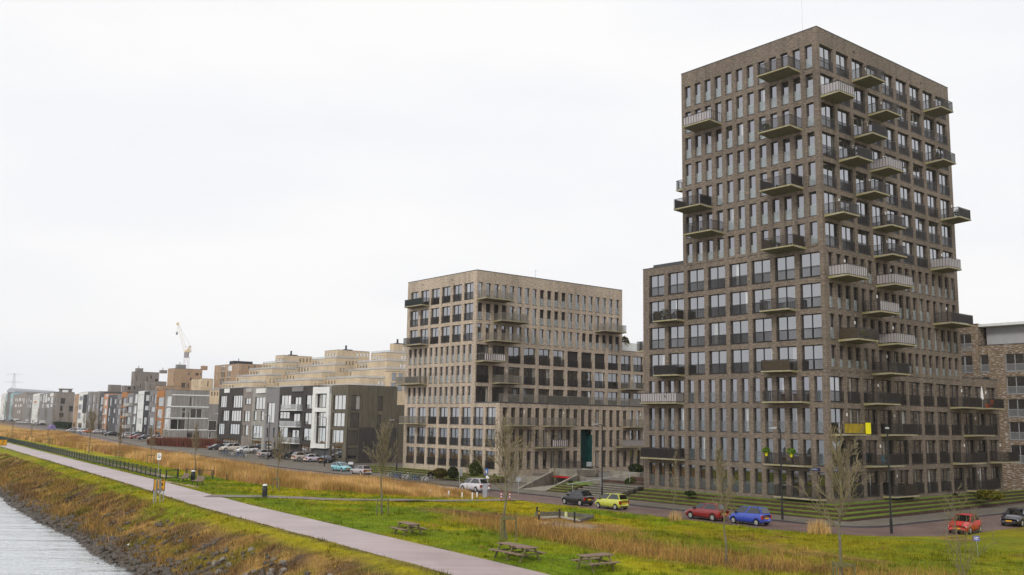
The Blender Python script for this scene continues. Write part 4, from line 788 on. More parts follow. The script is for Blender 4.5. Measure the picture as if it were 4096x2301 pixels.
# the yard hedge in front of the brick house is planted further down; far blocks now
def block(nm, label, cat, zf, xl, xc, xr, yt, depth, mat, wl=(), wr=(), frame=FRAME, base=2., cop=True, parent=None, coparr=None):
    u, v = zf(xc, yt); p = at_depth(u, v, depth); B = PB.__new__(PB)
    if parent is None: B.root = thing(nm, label, cat, (p.x, p.y, base), ROT)
    else: B.root = ob(nm, None)
    B.root.location = (p.x, p.y, base); B.root.rotation_euler = (0, 0, ROT); B.rot = ROT; B.z0 = base; B.mb = MB(); B.cop = []
    h = p.z - base; uy = B.su('L', 0, zf(xl, 0)[0]); ux = B.su('R', 0, zf(xr, 0)[0]); uy = max(uy, 3); ux = max(ux, 3)
    ql = [B.rect('L', 0, zf, r) for r in wl]; qr = [B.rect('R', 0, zf, r) for r in wr]
    B.face('L', 0, 0, uy, 0, h, ql); B.face('R', 0, 0, ux, 0, h, qr); B.back(0, 0, ux, uy, 0, h); B.flat(0, 0, ux, uy, h - .02); B.dim = (ux, uy, h); B.ql = ql; B.qr = qr
    if parent is None:
        if cop: B.coping(0, 0, ux, uy, h, .3, .15, .02)
        B.done([mat, ROOFM])
        for q in ql: hwin(B, 'L', 0, q, frame)
        for q in qr: hwin(B, 'R', 0, q, frame, glass=GLASSM)
    return B
def roofbox(B, x, y, w_, d, h, mat=BLK, nm='roof_plant', pipe=True):
    m = MB(); m.box(0, 0, 0, w_, d, h)
    if pipe: m.box(w_ * .3, d * .3, h + .003, w_ * .3 + .25, d * .3 + .25, h + 1.2)
    m.build(nm, mat, B.root, (x, y, B.dim[2]))
gb = block('apartment_block', 'tall grey brick block far behind the row houses, left of the orange block', 'apartment block', Z1, 1240, 1300, 1508, 572, 470, BRICK_G, [(1252, 1260, 640, 690), (1285, 1292, 600, 660)], [(1330, 1338, 690, 730), (1390, 1400, 620, 660), (1470, 1500, 640, 670), (1425, 1440, 610, 640)])
roofbox(gb, 2, 3, 3, 3, 2, BRICK_G); roofbox(gb, 14, 3, 3, 3, 1.6, BRICK_G); roofbox(gb, 22, 3, 2, 3, 1.4, BRICK_G)
block('apartment_block', 'low grey brick block left of the tall grey block', 'apartment block', Z1, 1048, 1060, 1150, 700, 455, BRICK_G, [], [(1070, 1074, 712, 735)])
block('apartment_block', 'stepped lower grey wing in front of the tall grey block', 'apartment block', Z1, 1152, 1200, 1320, 708, 440, BRICK_G, [(1160, 1166, 722, 740)], [(1215, 1240, 720, 742), (1270, 1285, 715, 740)])
block('apartment_block', 'grey brick annex between the tall grey block and the orange one', 'apartment block', Z1, 1385, 1420, 1585, 664, 435, BRICK_G, [], [(1430, 1436, 690, 730), (1490, 1496, 690, 730)])
ob_ = block('apartment_block', 'tall orange brick block beneath the tower crane', 'apartment block', Z1, 1590, 1688, 1925, 540, 450, BRICK_O, [(1650, 1657, 568, 612), (1650, 1657, 622, 668)], [(1790, 1808, 580, 605), (1858, 1892, 584, 608), (1905, 1922, 586, 610), (1728, 1780, 680, 722), (1790, 1802, 682, 724), (1808, 1830, 630, 655)])
roofbox(ob_, 3, 5, 4, 3, 2.2, MGREY); roofbox(ob_, 14, 2, 2.5, 2.5, 2., BRICK_O, pipe=False); roofbox(ob_, 25, 2, 2.5, 2.5, 1.6, BRICK_O, pipe=False)
block('apartment_block', 'low orange brick wing in front of the tall orange block', 'apartment block', Z1, 1485, 1530, 1706, 708, 425, BRICK_O, [(1500, 1508, 730, 748)], [(1560, 1566, 728, 746), (1580, 1586, 728, 746), (1625, 1650, 730, 748)])
block('apartment_block', 'beige brick block with slit windows right of the orange block', 'apartment block', Z1, 1824, 1955, 2036, 640, 430, BRICK_Y, [(1840, 1845, 665, 700), (1858, 1863, 645, 730), (1878, 1883, 645, 730), (1920, 1926, 660, 690), (1922, 1928, 720, 740)], [(1980, 1992, 660, 712)])
bb = block('apartment_block', 'brown brick block with tall white framed window bays behind the terraces', 'apartment block', Z2, 104, 350, 530, 345, 440, BRICK_O,
      [(125, 133, 370, 420), (122, 130, 430, 480), (160, 200, 365, 412), (158, 198, 420, 470), (152, 194, 478, 540), (218, 258, 362, 412), (216, 254, 416, 465), (214, 252, 474, 500), (283, 292, 360, 400), (282, 291, 420, 465), (315, 323, 355, 400), (315, 323, 415, 440), (107, 113, 432, 475), (106, 112, 490, 520)], [(355, 368, 358, 400), (405, 420, 362, 395), (460, 475, 365, 395)], frame=FRAMEW)
roofbox(bb, 1, 8, 9, 6, 1.7)
# stepped yellow brick buildings with planted terraces
def stepped(label, levels, depth0, dd):
    root = None
    for n, (xl, xc, xr_, yt) in enumerate(levels):
        hw = [(xl + 10 + 26 * k, xl + 24 + 26 * k, yt + 26, yt + 62) for k in range(4) if xl + 30 + 26 * k < xc - 6]
        hr = [(xr_ - 24 - 30 * k, xr_ - 8 - 30 * k, yt + 28, yt + 64) for k in range(4) if xr_ - 28 - 30 * k > xc + 8]
        B = block('storey', '', '', Z2, xl, xc, xr_, yt, depth0 - n * dd, BRICK_Y, hw, hr, parent=True)
        if root is None: root = thing('stepped_building', label, 'apartment building', tuple(B.root.location), 0)
        off_ = Vector(B.root.location) - Vector(root.location); bpy.data.objects.remove(B.root)
        st = B.mb.build('storey', [BRICK_Y, ROOFM], root, off_, ROT); B.root = st
        for q in B.ql: B.put(win2(q[1] - q[0], q[3] - q[2]), 'window', 'L', 0, q[0], q[1] - q[0], q[2])
        for q in B.qr: B.put(win2(q[1] - q[0], q[3] - q[2]), 'window', 'R', 0, q[0], q[1] - q[0], q[2])
        if n:
            uy, ux = B.dim[1], B.dim[0]; m = MB(); m.box(.2, .2, 0, .26, uy - .1, 1.); m.build('balustrade', CLEARG, st, (0, 0, B.dim[2])); m = MB(); m.box(.27, .2, 0, ux - .1, .26, 1.); m.build('balustrade', CLEARG, st, (0, 0, B.dim[2]))
        m = MB(); m.box(-.05, -.05, 0, B.dim[0], .18, .14); m.box(-.05, .18, 0, .18, B.dim[1], .14); m.build('coping', MGREY, st, (0, 0, B.dim[2]))
        if n == 0: m = MB(); m.box(0, 0, 0, 4, 2, .8); m.box(1, 1, .803, 1.6, 1.6, 2.6); m.build('roof_plant', BLK, st, (B.dim[0] * .35, 4, B.dim[2]))
    return root
def win2(w_, h):
    w_, h = round(w_, 1), round(h, 1)
    def f():
        m = MB(); m.box(0, .14, 0, w_, .2, h, 0); m.box(.08, .135, .08, w_ * .5 - .04, .139, h - .08, 1); m.box(w_ * .5 + .04, .135, .08, w_ - .08, .139, h - .08, 1); return m.mesh('window', [FRAME, GLASSH])
    return cached(('w2', w_, h), f)
stepped('yellow brick stepped apartment building, leftmost of three, with planted roof terraces', [(645, 742, 975, 270), (530, 735, 862, 333), (415, 640, 850, 390), (300, 585, 715, 450), (180, 470, 575, 512), (75, 400, 560, 570)], 430, 7)
stepped('yellow brick stepped apartment building in the middle of three, with highest roof', [(1085, 1228, 1490, 222), (970, 1215, 1390, 293), (845, 1200, 1280, 357), (720, 1085, 1190, 425), (585, 980, 1090, 492), (560, 900, 1000, 555)], 415, 7)
stepped('yellow brick stepped apartment building nearest the beige block, rightmost of three', [(1720, 1726, 1900, 168), (1500, 1660, 1890, 245), (1370, 1665, 1880, 320), (1230, 1660, 1870, 392), (1090, 1430, 1690, 470), (1060, 1380, 1690, 540)], 400, 7)
block('apartment_block', 'yellow brick block with large dark windows just left of the beige block', 'apartment block', Z2, 1688, 1692, 1850, 415, 345, BRICK_Y, [], [(1695, 1738, 428, 495), (1753, 1795, 432, 500), (1810, 1846, 437, 505), (1690, 1735, 515, 580), (1750, 1793, 520, 588), (1808, 1846, 525, 590)])
# long hall with a rounded roof far left, the pylon, the crane
p = at_depth(60, 1580, 900); q = at_depth(222, 1580, 985); d = (q - p); rzl = math.atan2(d.y, d.x); ln = math.hypot(d.x, d.y)
zz0 = at_depth(70, 1552, 890).z
hr_ = thing('hall', 'long grey hall with shallow rounded roof on the skyline at far left', 'hall', (p.x, p.y, 2), rzl); m = MB(); m.box(0, 0, 0, ln, 7, zz0 - 6); m.build('wall', MGREY, hr_)
m = MB(); m.xprism([(0, zz0 - 6)] + [(3.5 - 4 * math.cos(math.pi * k / 10), zz0 - 6 + 4.2 * math.sin(math.pi * k / 10)) for k in range(11)] + [(7, zz0 - 6)], -1, ln + 1); m.build('roof', M('grey_roof_sheet', (.40, .41, .44), .5, .1), hr_)
m = MB()
for k in range(22): m.box(4 + k * ln / 23, -.1, zz0 - 9.5, 4 + k * ln / 23 + ln / 40, -.004, zz0 - 7); 
m.build('window_band', GLASSH, hr_)
PY_Y = 1250; pb_ = at_depth(52, 1570, PY_Y); pt_ = at_depth(54, 1494, PY_Y); py = thing('power_pylon', 'faint lattice power pylon with two cross-arms on the horizon', 'pylon', (pb_.x, pb_.y, 2)); H_ = pt_.z - 2; m = MB()
for sx in (-1, 1):
    for sy in (-1, 1): m.tube((sx * 5, sy * 5, 0), (sx * .5, sy * .5, H_), .16, .1, 4)
    for k in range(10):
        za, zb = H_ * k / 10, H_ * (k + 1) / 10; wa, wb = 5 - 4.5 * k / 10, 5 - 4.5 * (k + 1) / 10; m.tube((sx * wa, -5 + 4.5 * k / 10, za), (-sx * wb, -wb, zb), .08, .08, 4); m.tube((sx * wa, wa, za), (-sx * wb, wb, zb), .08, .08, 4)
m.build('mast', STEEL, py); m = MB()
for z, L in ((H_ * .97, 11), (H_ * .80, 12)):
    for s in (-1, 1): m.tube((0, 0, z), (s * L, 0, z), .22, .12, 4); m.tube((0, 0, z + 2.2), (s * L, 0, z), .16, .12, 4)
m.build('cross_arm', STEEL, py)
def truss(m, p0, p1, w0, w1, n, r, side=None):
    p0, p1 = Vector(p0), Vector(p1); d = (p1 - p0).normalized(); a = d.cross(Vector((0, 1, 0))).normalized(); b = d.cross(a); prev = None
    for k in range(n + 1):
        t = k / n; c = p0.lerp(p1, t); ww = w0 + (w1 - w0) * t; cs = [c + a * ww * sx + b * ww * sy for sx, sy in ((-1, -1), (1, -1), (1, 1), (-1, 1))]
        if prev:
            for i in range(4): m.tube(prev[i], cs[i], r, r, 4, cap=False); m.tube(prev[i], cs[(i + 1) % 4], r * .6, r * .6, 4, cap=False)
        prev = cs
CY = 560; cb_ = at_depth(748, 1478, CY); ct = at_depth(746, 1427, CY); base = Vector((cb_.x, CY, 2)); cr_ = thing('tower_crane', 'yellow luffing tower crane with raised jib above the orange block', 'crane', base)
rel = lambda u, v: at_depth(u, v, CY) - base
YC = M('crane_yellow', (.66, .50, .27), .5, .1); m = MB(); truss(m, (rel(748, 1478).x, 0, 0), rel(746.5, 1427), 1.8, 1.2, 10, .07); m.build('mast', M('crane_red', (.5, .36, .35), .5, .1), cr_)
m = MB(); e = rel(746, 1420); m.box(e.x - 1.1, -1.1, e.z - 1.6, e.x + 1.1, 1.1, e.z + 1.6); m.build('cab', M('cab_grey', (.3, .27, .27), .5), cr_)
m = MB(); truss(m, rel(743, 1408), rel(714, 1302), .8,   .45, 8, .035); m.build('jib', YC, cr_)
m = MB(); truss(m, rel(748, 1410), rel(762, 1384), .5, .35, 4, .14); truss(m, rel(748, 1412), rel(765, 1403), .5, .4, 3, .14); m.beam(rel(741, 1405), rel(752, 1412), 1.3, 1.5); m.build('counter_jib', YC, cr_)
m = MB(); m.tube(rel(712, 1295), rel(707.5, 1332), .07, .07, 4); m.tube(rel(762, 1384), rel(736, 1388), .09, .09, 4); m.tube(rel(762, 1384), rel(712, 1296), .07, .07, 4); m.tube(rel(763, 1386), rel(765, 1403), .08, .08, 4); m.build('cable', STEEL, cr_)
m = MB(); e = rel(707.5, 1334); m.box(e.x - .4, -.4, e.z - .8, e.x + .4, .4, e.z + .8); m.build('hook_block', M('hook_grey', (.2, .17, .18)), cr_)
m = MB(); e = rel(711, 1296); m.box(e.x - .6, -.5, e.z - .7, e.x + .6, .5, e.z + .7); m.build('jib_head', YC, cr_)
# ------------------------------------------------------------------ garage entry, steps and walls between tower and block
def wabox(m, a0, b0, z0, a1, b1, z1, mi=0): m.prism([W2(a0, b0), W2(a1, b0), W2(a1, b1), W2(a0, b1)], z0, z1, mi)
def wall_seg(m, p, q, th, z0, zt0, zt1, mi=0):
    p = np.array(p, float); q = np.array(q, float); d = (q - p) / np.linalg.norm(q - p); n = np.array([-d[1], d[0]]) * th / 2
    m.prism([W2(*(p + n)), W2(*(q + n)), W2(*(q - n)), W2(*(p - n))], z0, [zt0, zt1, zt1, zt0], mi)
gr = thing('garage_entrance', 'concrete garage ramp entrance with red height bar, between the two apartment buildings', 'garage entrance', (*W2(41, 0), 0))
def gbuild(nm, m, mat, parent=gr):
    o = m.build(nm, mat, parent); o.location = -Vector(gr.location) if parent is gr else (0, 0, 0); return o
m = MB(); wall_seg(m, (40.4, -4.9), (46.6, 6.2), .35, -.2, .15, 1.75); gbuild('retaining_wall', m, CONC)
m = MB(); wall_seg(m, (35.6, -4.9), (41.9, 6.4), .35, -.2, .15, 1.5); gbuild('retaining_wall', m, CONC)
m = MB(); m.prism([W2(41.8, 6.2), W2(47.2, 6.0), W2(47.6, 10.6), W2(42.2, 10.6)], 1.15, 2.05); lt = gbuild('lintel', m, CONC)
m = MB(); q = [W2(42.3, 6.05), W2(46.7, 5.9)]; m.beam((*q[0], 1.02), (*q[1], 1.02), .1, .2); gbuild('height_bar', m, REDP)
m = MB(); q = [W2(42, 10.2), W2(47, 10)]; m.quad((*q[0], -.3), (*q[1], -.3), (*q[1], 1.5), (*q[0], 1.5)); gbuild('garage_shade_back', m, BLACK)  # black sheet standing in for the dark depth of the opening
m = MB(); q = [W2(36.2, -4.6), W2(40.2, -4.6), W2(46.6, 10), W2(42.2, 10)]; q[2] = W2(44.7, 5.6); q[3] = W2(41.2, 5.6); m.poly([(*p, .075) for p in q]); gbuild('ramp', m, CONC); m = MB(); m.poly([(*p, .08) for p in (W2(41.4, 5.7), W2(46, 5.7), W2(47.5, 10.4), W2(42, 10.4))]); gbuild('garage_shade_floor', m, BLACK)  # floor inside the opening painted black as its shade
m = MB(); p = Vector((*W2(46.45, 5.6), .35)); m.box(p.x - .14, p.y - .14, .2, p.x + .14, p.y + .14, 1.15); tl = gbuild('signal_post', m, BLACK)
m = MB(); m.box(p.x - .16, p.y - .17, .85, p.x + .10, p.y - .15, 1.08); m.build('signal_lamp', TAIL, tl); m = MB(); m.box(p.x - .16, p.y - .17, .4, p.x + .10, p.y - .15, .6); m.build('signal_lamp', LENS, tl)
m = MB(); wall_seg(m, (41.6, 6.6), (34.2, 3.8), .3, 0, 1.25, 1.2); tag(m.build('low_wall', CONC), 'stained low concrete wall above the grass steps beside the garage ramp', 'wall')
m = MB(); wall_seg(m, (47.2, 6), (52.6, 3.2), .3, 0, 1.0, .9); tag(m.build('low_wall', CONC), 'stained low concrete wall left of the garage ramp by the shrubs', 'wall')
m = MB(); wabox(m, 23.95, 3.2, -.1, 34, 34, 1.08); wabox(m, 34.002, 7.6, -.1, 52.6, 34, 1.08); tag(m.build('courtyard', M('courtyard_paving', (.155, .14, .12), .85, .2)), kind='structure')
rl = thing('terrace_fence', 'dark railing along the courtyard edge above the garage opening', 'railing', (*W2(42, 7), 2.05))
for k in range(3):
    q0, q1 = Vector((*W2(41.9 + 1.8 * k, 7.2), 0)), Vector((*W2(43.65 + 1.8 * k, 7.15), 0)); o = ob('guard_rail', bars_me(1.75, 1.1, RAIL), rl); o.location = q0 - Vector((rl.location.x, rl.location.y, 0)); o.rotation_euler = (0, 0, math.atan2(q1.y - q0.y, q1.x - q0.x))
for lb, p, q, z0_, z1_ in (('dark planter wall across the courtyard behind the cargo bicycle', (33.8, 8.2), (24.3, 6.4), 1.0, 1.62), ('dark low ramp wall above the broad steps', (33.6, 3.1), (24.4, 3.3), .9, 1.38)):
    m = MB(); wall_seg(m, p, q, .3, z0_, z1_, z1_); tag(m.build('low_wall', CORTEN), lb, 'wall')
STEPM = M('step_concrete', (.095, .085, .065), .9, .3)
st = thing('outdoor_steps', 'broad concrete steps with steel handrail climbing beside the tower', 'steps', (*W2(28, -2), 0))
for k in range(6):
    m = MB(); q = [W2(25.2, -3.9 + .85 * k), W2(32.6, -3.9 + .85 * k), W2(32.6, 3.2), W2(25.2, 3.2)]; m.prism(q, -.05, .18 * (k + 1)); o = m.build('step', STEPM, st); o.location = -Vector(st.location); m = MB(); m.prism([W2(25.2, -3.91 + .85 * k), W2(32.6, -3.91 + .85 * k), W2(32.6, -3.74 + .85 * k), W2(25.2, -3.74 + .85 * k)], .18 * (k + 1) - .05, .18 * (k + 1) + .012); m.build('nosing', CONC, o)
m = MB(); a0, a1 = Vector((*W2(32.3, -4.2), 1.05)), Vector((*W2(27.6, 2.4), 2.5)); m.tube(a0, a1, .045, .045, 6)
for t in (.08, .5, .92): p = a0.lerp(a1, t); m.tube(p, (p.x, p.y, p.z - 1.0), .03, .03, 5)
o = m.build('handrail', STEEL, st); o.location = -Vector(st.location)
for nm, a0, a1, lb in (('planter_box', 27.5, 33, 'long dark planter box with plants before the courtyard windows'), ('planter_box', 35, 40.5, 'low concrete planter wall across the courtyard')):
    m = MB(); wabox(m, a0, 11, 1.08, a1, 11.7, 1.95); o = m.build(nm, CORTEN if a0 < 30 else CONC); tag(o, lb, 'planter')
    if a0 < 30:
        for q in (a0 + .1, a1 - 1.2): m = MB(); wabox(m, q, 10.9, 1.6, q + 1.1, 10.98, 2.25); m.build('planter_panel', M('terracotta', (.36, .10, .05)), o)
# ------------------------------------------------------------------ leaves, grass, reeds
def blades(name, x, y, z, h, wd, col, lean=.35, mat=None, parent=None, tipdark=1.):
    n = len(x); az = rng.uniform(0, 2 * np.pi, n); la_ = rng.normal(0, lean, n) * h; l2 = rng.uniform(0, 2 * np.pi, n)
    dx, dy = np.cos(az) * wd / 2, np.sin(az) * wd / 2
    v = np.empty((n, 3, 3)); v[:, 0] = np.stack([x - dx, y - dy, z - .02], 1); v[:, 1] = np.stack([x + dx, y + dy, z - .02], 1); v[:, 2] = np.stack([x + la_ * np.cos(l2), y + la_ * np.sin(l2), z + h], 1)
    c = np.repeat(col[:, None, :], 3, 1)
    return ob(name, npmesh(name, v.reshape(-1, 3), np.arange(3 * n).reshape(-1, 3), mat or BLADEM, c.reshape(-1, 3)), parent)
def abw(a, b): return T0[0] + LA[0] * a + RB[0] * b, T0[1] + LA[1] * a + RB[1] * b
fpl = np.array([ABxy(p.x, p.y) for p in cl])
def dfoot(a, b):
    d = np.full(a.shape, 99.)
    for k in range(0, len(fpl), 2): d = np.minimum(d, np.hypot(a - fpl[k, 0], b - fpl[k, 1]))
    return d
def jit(c, s=.28): return np.clip(c * (1 + rng.normal(0, s, (len(c), 1))) * (1 + rng.normal(0, .08, c.shape)), .002, .8)
# short meadow and verge grass
n = 520000; a = rng.uniform(-52, 120, n); b = rng.uniform(-66, -13, n)
keep = (rng.uniform(0, 1, n) < np.clip(1.15 - (a + 30) / 170, .22, 1)); a, b = a[keep], b[keep]
bu = pathU(a); dr = droad(a, b); dp = b - bu; t = (bu - PW - b) / np.maximum(bu - PW - waterB(a), 1)
ok = ((dp > .02) & (dr > .12) | ((b < bu - PW - .05) & (t < .97))) & (reedbed(a, b) < .5); a, b = a[ok], b[ok]; ok = dfoot(a, b) > 1.1; a, b = a[ok], b[ok]
bu = pathU(a); t = (bu - PW - b) / np.maximum(bu - PW - waterB(a), 1); bank = (b < bu) * sstep(t, .25, .5); rm = reedmask(a, b); sd = np.hypot((a - SAND_AB[0]) / 3.0, (b - SAND_AB[1] + .3) / 1.9)
ok = (sd > 1.) & (rng.uniform(0, 1, len(a)) < 1 - .45 * bank); a, b, bank, rm = a[ok], b[ok], bank[ok], rm[ok]
x, y = abw(a, b); z = Z(a, b); h = rng.gamma(4, .022, len(a)) * (1 + bank * 1.5 + 1.2 * rm) * (.6 + 1.0 * vnoise(a / 1.3, b / 1.3, 61)); dist = np.hypot(x, y)
tag(blades('meadow_grass', x, y, z, h, np.maximum(.03, dist * .00055) * (1 + .4 * bank), jit(tint(a, b) * 1.12), .45), 'short green and yellow winter grass over the meadow and the bank', 'grass', kind='stuff')
# tussocks: denser, taller and darker tufts scattered over the lawn and bank
nt_ = 3400; a = rng.uniform(-50, 60, nt_); b = rng.uniform(-64, -15, nt_); bu = pathU(a); dr = droad(a, b); dp = b - bu; t = (bu - PW - b) / np.maximum(bu - PW - waterB(a), 1)
ok = ((dp > .35) & (dr > .3) | ((b < bu - PW - .25) & (t < .9))) & (reedbed(a, b) < .4) & (rng.uniform(0, 1, nt_) < .25 + 1.1 * (vnoise(a / 3, b / 3, 66) - .35)); a, b = a[ok], b[ok]; ok = dfoot(a, b) > 1.4; a, b = a[ok], b[ok]
sz = rng.uniform(.1, .34, len(a)); kind_ = rng.uniform(0, 1, len(a)); nb_ = 34; base = tint(a, b) * np.where(kind_ < .5, .7, np.where(kind_ < .8, .8, 1.35))[:, None]; base = np.where((kind_ > .9)[:, None], DRY * 1.1, base)
aa2 = np.repeat(a, nb_) + rng.normal(0, 1, len(a) * nb_) * np.repeat(sz, nb_); bb2 = np.repeat(b, nb_) + rng.normal(0, 1, len(a) * nb_) * np.repeat(sz, nb_) * .7; x, y = abw(aa2, bb2)
tag(blades('grass_tussocks', x, y, Z(aa2, bb2), rng.uniform(.4, 1.1, len(x)) * np.repeat(.1 + sz * .75, nb_), np.full(len(x), .04), jit(np.repeat(base, nb_, 0), .2), .55), 'rough darker and straw coloured tussocks scattered over the lawn', 'tussocks', kind='stuff')
# dry ditch grass and clumps
n = 130000; a = rng.uniform(-50, 16, n); b = rng.uniform(-47, -20, n); ok = (rng.uniform(0, 1, n) < np.clip(reedmask(a, b) * 1.3 * (.25 + 1.2 * vnoise(a / 1.1, b / 1.1, 71)) - .12, 0, 1)); a, b = a[ok], b[ok]; a, b = a[::2], b[::2]
x, y = abw(a, b); c = jit(mixv(DRY * 1.05, BRN * 1.2, sstep(vnoise(a / 1.3, b / 1.3, 72), .45, .85)), .3)
tag(blades('dry_grass', x, y, Z(a, b), rng.gamma(6, .085, len(a)), rng.uniform(.025, .05, len(a)), c, .5), 'tall dry orange grass in the ditch beside the picnic tables', 'dry grass', kind='stuff')
# brown growth on the bank, taller fringe just above the stones
n = 90000; a = rng.uniform(-48, 150, n); tt = rng.uniform(.28, .97, n); bl = pathU(a) - PW; b = bl - tt * (bl - waterB(a)); cl_ = vnoise(a / 1.4, b / 1.2, 81); ok = rng.uniform(0, 1, n) < np.clip((cl_ - .38) * 2.2 + .5 * np.exp(-((tt - .84) / .07) ** 2), 0, 1); a, b, tt = a[ok], b[ok], tt[ok]
x, y = abw(a, b); fr_ = np.exp(-((tt - .84) / .08) ** 2) * (vnoise(a / 5, tt * 0, 83) > .4)
c = jit(mixv(mixv(DRY * .95, BRN * 1.3, sstep(vnoise(a / 2, b / 2, 82), .4, .7)), MOSS, sstep(fbm(a / 2.2 + 4, b / 2.2, 31), .52, .7) * .8 * (1 - fr_)), .3)
tag(blades('bank_growth', x, y, Z(a, b), rng.gamma(5, .045, len(a)) * (1 + 2.2 * fr_), np.maximum(.035, np.hypot(x, y) * .0006), c, .5), 'rust brown weeds and dry grass covering the stony bank', 'weeds', kind='stuff')
# the golden reed bed
n = 330000; a = 31 + 300 * rng.uniform(0, 1, n) ** 1.7; b = rng.uniform(-44, 0, n); b = np.where(b > -15 + off(a), -44 + rng.uniform(0, 29, n), b); ok = rng.uniform(0, 1, n) < reedbed(a, b) * (.45 + .75 * vnoise(a / 2.5, b / 1.6, 91)); a, b = a[ok], b[ok]
x, y = abw(a, b); dist = np.hypot(x, y); hh = (.62 + .55 * fbm(a / 7, b / 4, 93)) * np.interp(a, [31, 40, 60, 120, 300], [.8, 1.15, 1.45, 1.5, 1.5]) * (.45 + .55 * sstep(reedbed(a, b), .2, .95))
c = jit(mixv(REED, DRY * 1.1, sstep(fbm(a / 5, b / 3, 94), .4, .65)), .2); c = mixv(c, np.array([.27, .125, .06])[None] * np.ones_like(c), sstep(fbm(a / 9, b / 4, 95), .5, .75) * .6)
tag(blades('reed_bed', x, y, Z(a, b), hh * rng.uniform(.6, 1.15, len(a)), np.maximum(.035, dist * .00055), c, .13), 'golden brown reed bed between the path and the street', 'reeds', kind='stuff')
a = rng.uniform(16, 34, 1500); b = droad(a, a * 0) * 0 - 15.8 - rng.uniform(0, 1.2, 1500)
# stones along the water
stone_me = []
SM1 = M('wet_stone', (.082, .068, .056), .7, .6, 2.2, spec=.3); SM2 = M('bank_stone', (.20, .175, .145), .9, .5, 2, spec=.2)
for k in range(8):
    bm = bmesh.new(); bmesh.ops.create_icosphere(bm, subdivisions=1, radius=.5)
    sx, sy, sz = random.uniform(.8, 1.3), random.uniform(.7, 1.1), random.uniform(.45, .75)
    for v in bm.verts: f = 1 + random.uniform(-.22, .2); v.co = Vector((v.co.x * sx, v.co.y * sy, v.co.z * sz)) * f
    me = bpy.data.meshes.new('stone'); bm.to_mesh(me); bm.free(); me.materials.append(SM1 if k < 5 else SM2); stone_me.append(me)
ns = 0
bco, btri = [], []
def stone(a, b, s, k, sink=.1):
    global ns
    x, y = W2(a, b); z = max(float(Z(a, b)), ZW - .25) + s * sink
    o = ob('stone', stone_me[k], ground, (x, y, z)); o.scale = (s, s, s); o.rotation_euler = (random.uniform(-.4, .4), random.uniform(-.4, .4), random.uniform(0, 6.28)); ns += 1
cand = []
for k in range(2000):
    a = random.uniform(-2, 96); w_ = float(waterB(a)); cand.append((a, w_ + random.gauss(.45, .72), random.uniform(.26, .66), random.randrange(5)))
for k in range(900):
    a = random.uniform(-30, 40); bl = float(pathU(a)) - PW; w_ = float(waterB(a)); t = random.uniform(.42, .93); b = bl - t * (bl - w_)
    if fbm(a / 1.5, b / 1.5, 41) > .53: cand.append((a, b, random.uniform(.24, .56), 5 + random.randrange(3)))
cand.sort(key=lambda c: -c[2] / np.hypot(*W2(c[0], c[1])))
for c in cand[:300]: stone(*c)
for c in cand[300:]:
    a, b, s, k = c; x, y = W2(a, b); z = max(float(Z(a, b)), ZW - .25) + s * .08; me = stone_me[k]; R = Matrix.Rotation(random.uniform(0, 6.28), 3, 'Z') @ Matrix.Rotation(random.uniform(-.4, .4), 3, 'X')
    o0 = len(bco)
    for v in me.vertices: q = R @ (v.co * s); bco.append((q.x + x, q.y + y, q.z + z))
    for f in me.polygons: btri.append([o0 + i for i in f.vertices])
o = ob('small_stones', npmesh('small_stones', np.array(bco), np.array(btri), SM1), ground); tag(o, kind='stuff')
def leaves(name, c, r, n, col, mat=None, parent=None, ls=.13, shell=.55, box=False):
    p = rng.normal(0, 1, (n, 3)); 
    if box: p = rng.uniform(-1, 1, (n, 3)); k = rng.integers(0, 3, n); sgn = rng.choice([-1, 1], n); p[np.arange(n), k] = sgn * rng.uniform(.85, 1.04, n)
    else: p /= np.linalg.norm(p, axis=1)[:, None]; p *= (shell + (1.05 - shell) * rng.uniform(0, 1, n) ** .5)[:, None]; p *= (1 + .28 * (fbm(p[:, 0] * 2 + c[0], p[:, 1] * 2 + p[:, 2] * 3, 5) - .5))[:, None]
    p = p * np.array(r) + np.array(c); u = rng.normal(0, 1, (n, 3)); u /= np.linalg.norm(u, axis=1)[:, None]; w_ = np.cross(u, rng.normal(0, 1, (n, 3))); w_ /= np.linalg.norm(w_, axis=1)[:, None]; s = ls * rng.uniform(.6, 1.3, n)[:, None]
    v = np.stack([p - u * s, p + w_ * s * .5, p + u * s, p - w_ * s * .5], 1).reshape(-1, 3)
    cc = np.repeat(jit(np.tile(np.array(col, float), (n, 1)), .35)[:, None], 4, 1).reshape(-1, 3)
    return ob(name, npmesh(name, v, np.arange(4 * n).reshape(-1, 4), mat or BLADEM, cc), parent)
def bush(label, u, v, wpx, hpx, col, z=None, n=900, ls=.14, cat='shrub', nm='shrub'):
    p = P(u, v, z) if z is not None else G(u, v); k = math.hypot(p.x, p.y) / F; rx, rz = wpx * k / 2, hpx * k / 2; r = thing(nm, label, cat, p)
    leaves('foliage', (0, 0, rz * .98), (rx, rx, rz), n, col, parent=r, ls=ls); m = MB()
    for q in range(5): an = q * 1.26; m.tube((0, 0, -.05), (math.cos(an) * rx * .5, math.sin(an) * rx * .5, rz * 1.1), .03, .012, 4)
    m.build('stem', WOOD, r); return r
bush('rounded green bush at the left foot of the tower', 2523, 1953, 44, 40, (.06, .075, .012), .6)
bush('large mid green bush right of the lamp post before the beige block', 1902, 1912, 50, 62, (.05, .065, .012), .4, 1500)
bush('dark green bush behind the blue sign before the beige block', 1962, 1905, 48, 44, (.03, .045, .012), .5, 1000)
bush('spiky dark yucca-like plant left of the big green bush', 1812, 1914, 40, 46, (.035, .042, .015), .4, 900)
bush('low brownish heather patch on the grass steps', 1762, 1912, 58, 38, (.075, .06, .012), .4, 1000)
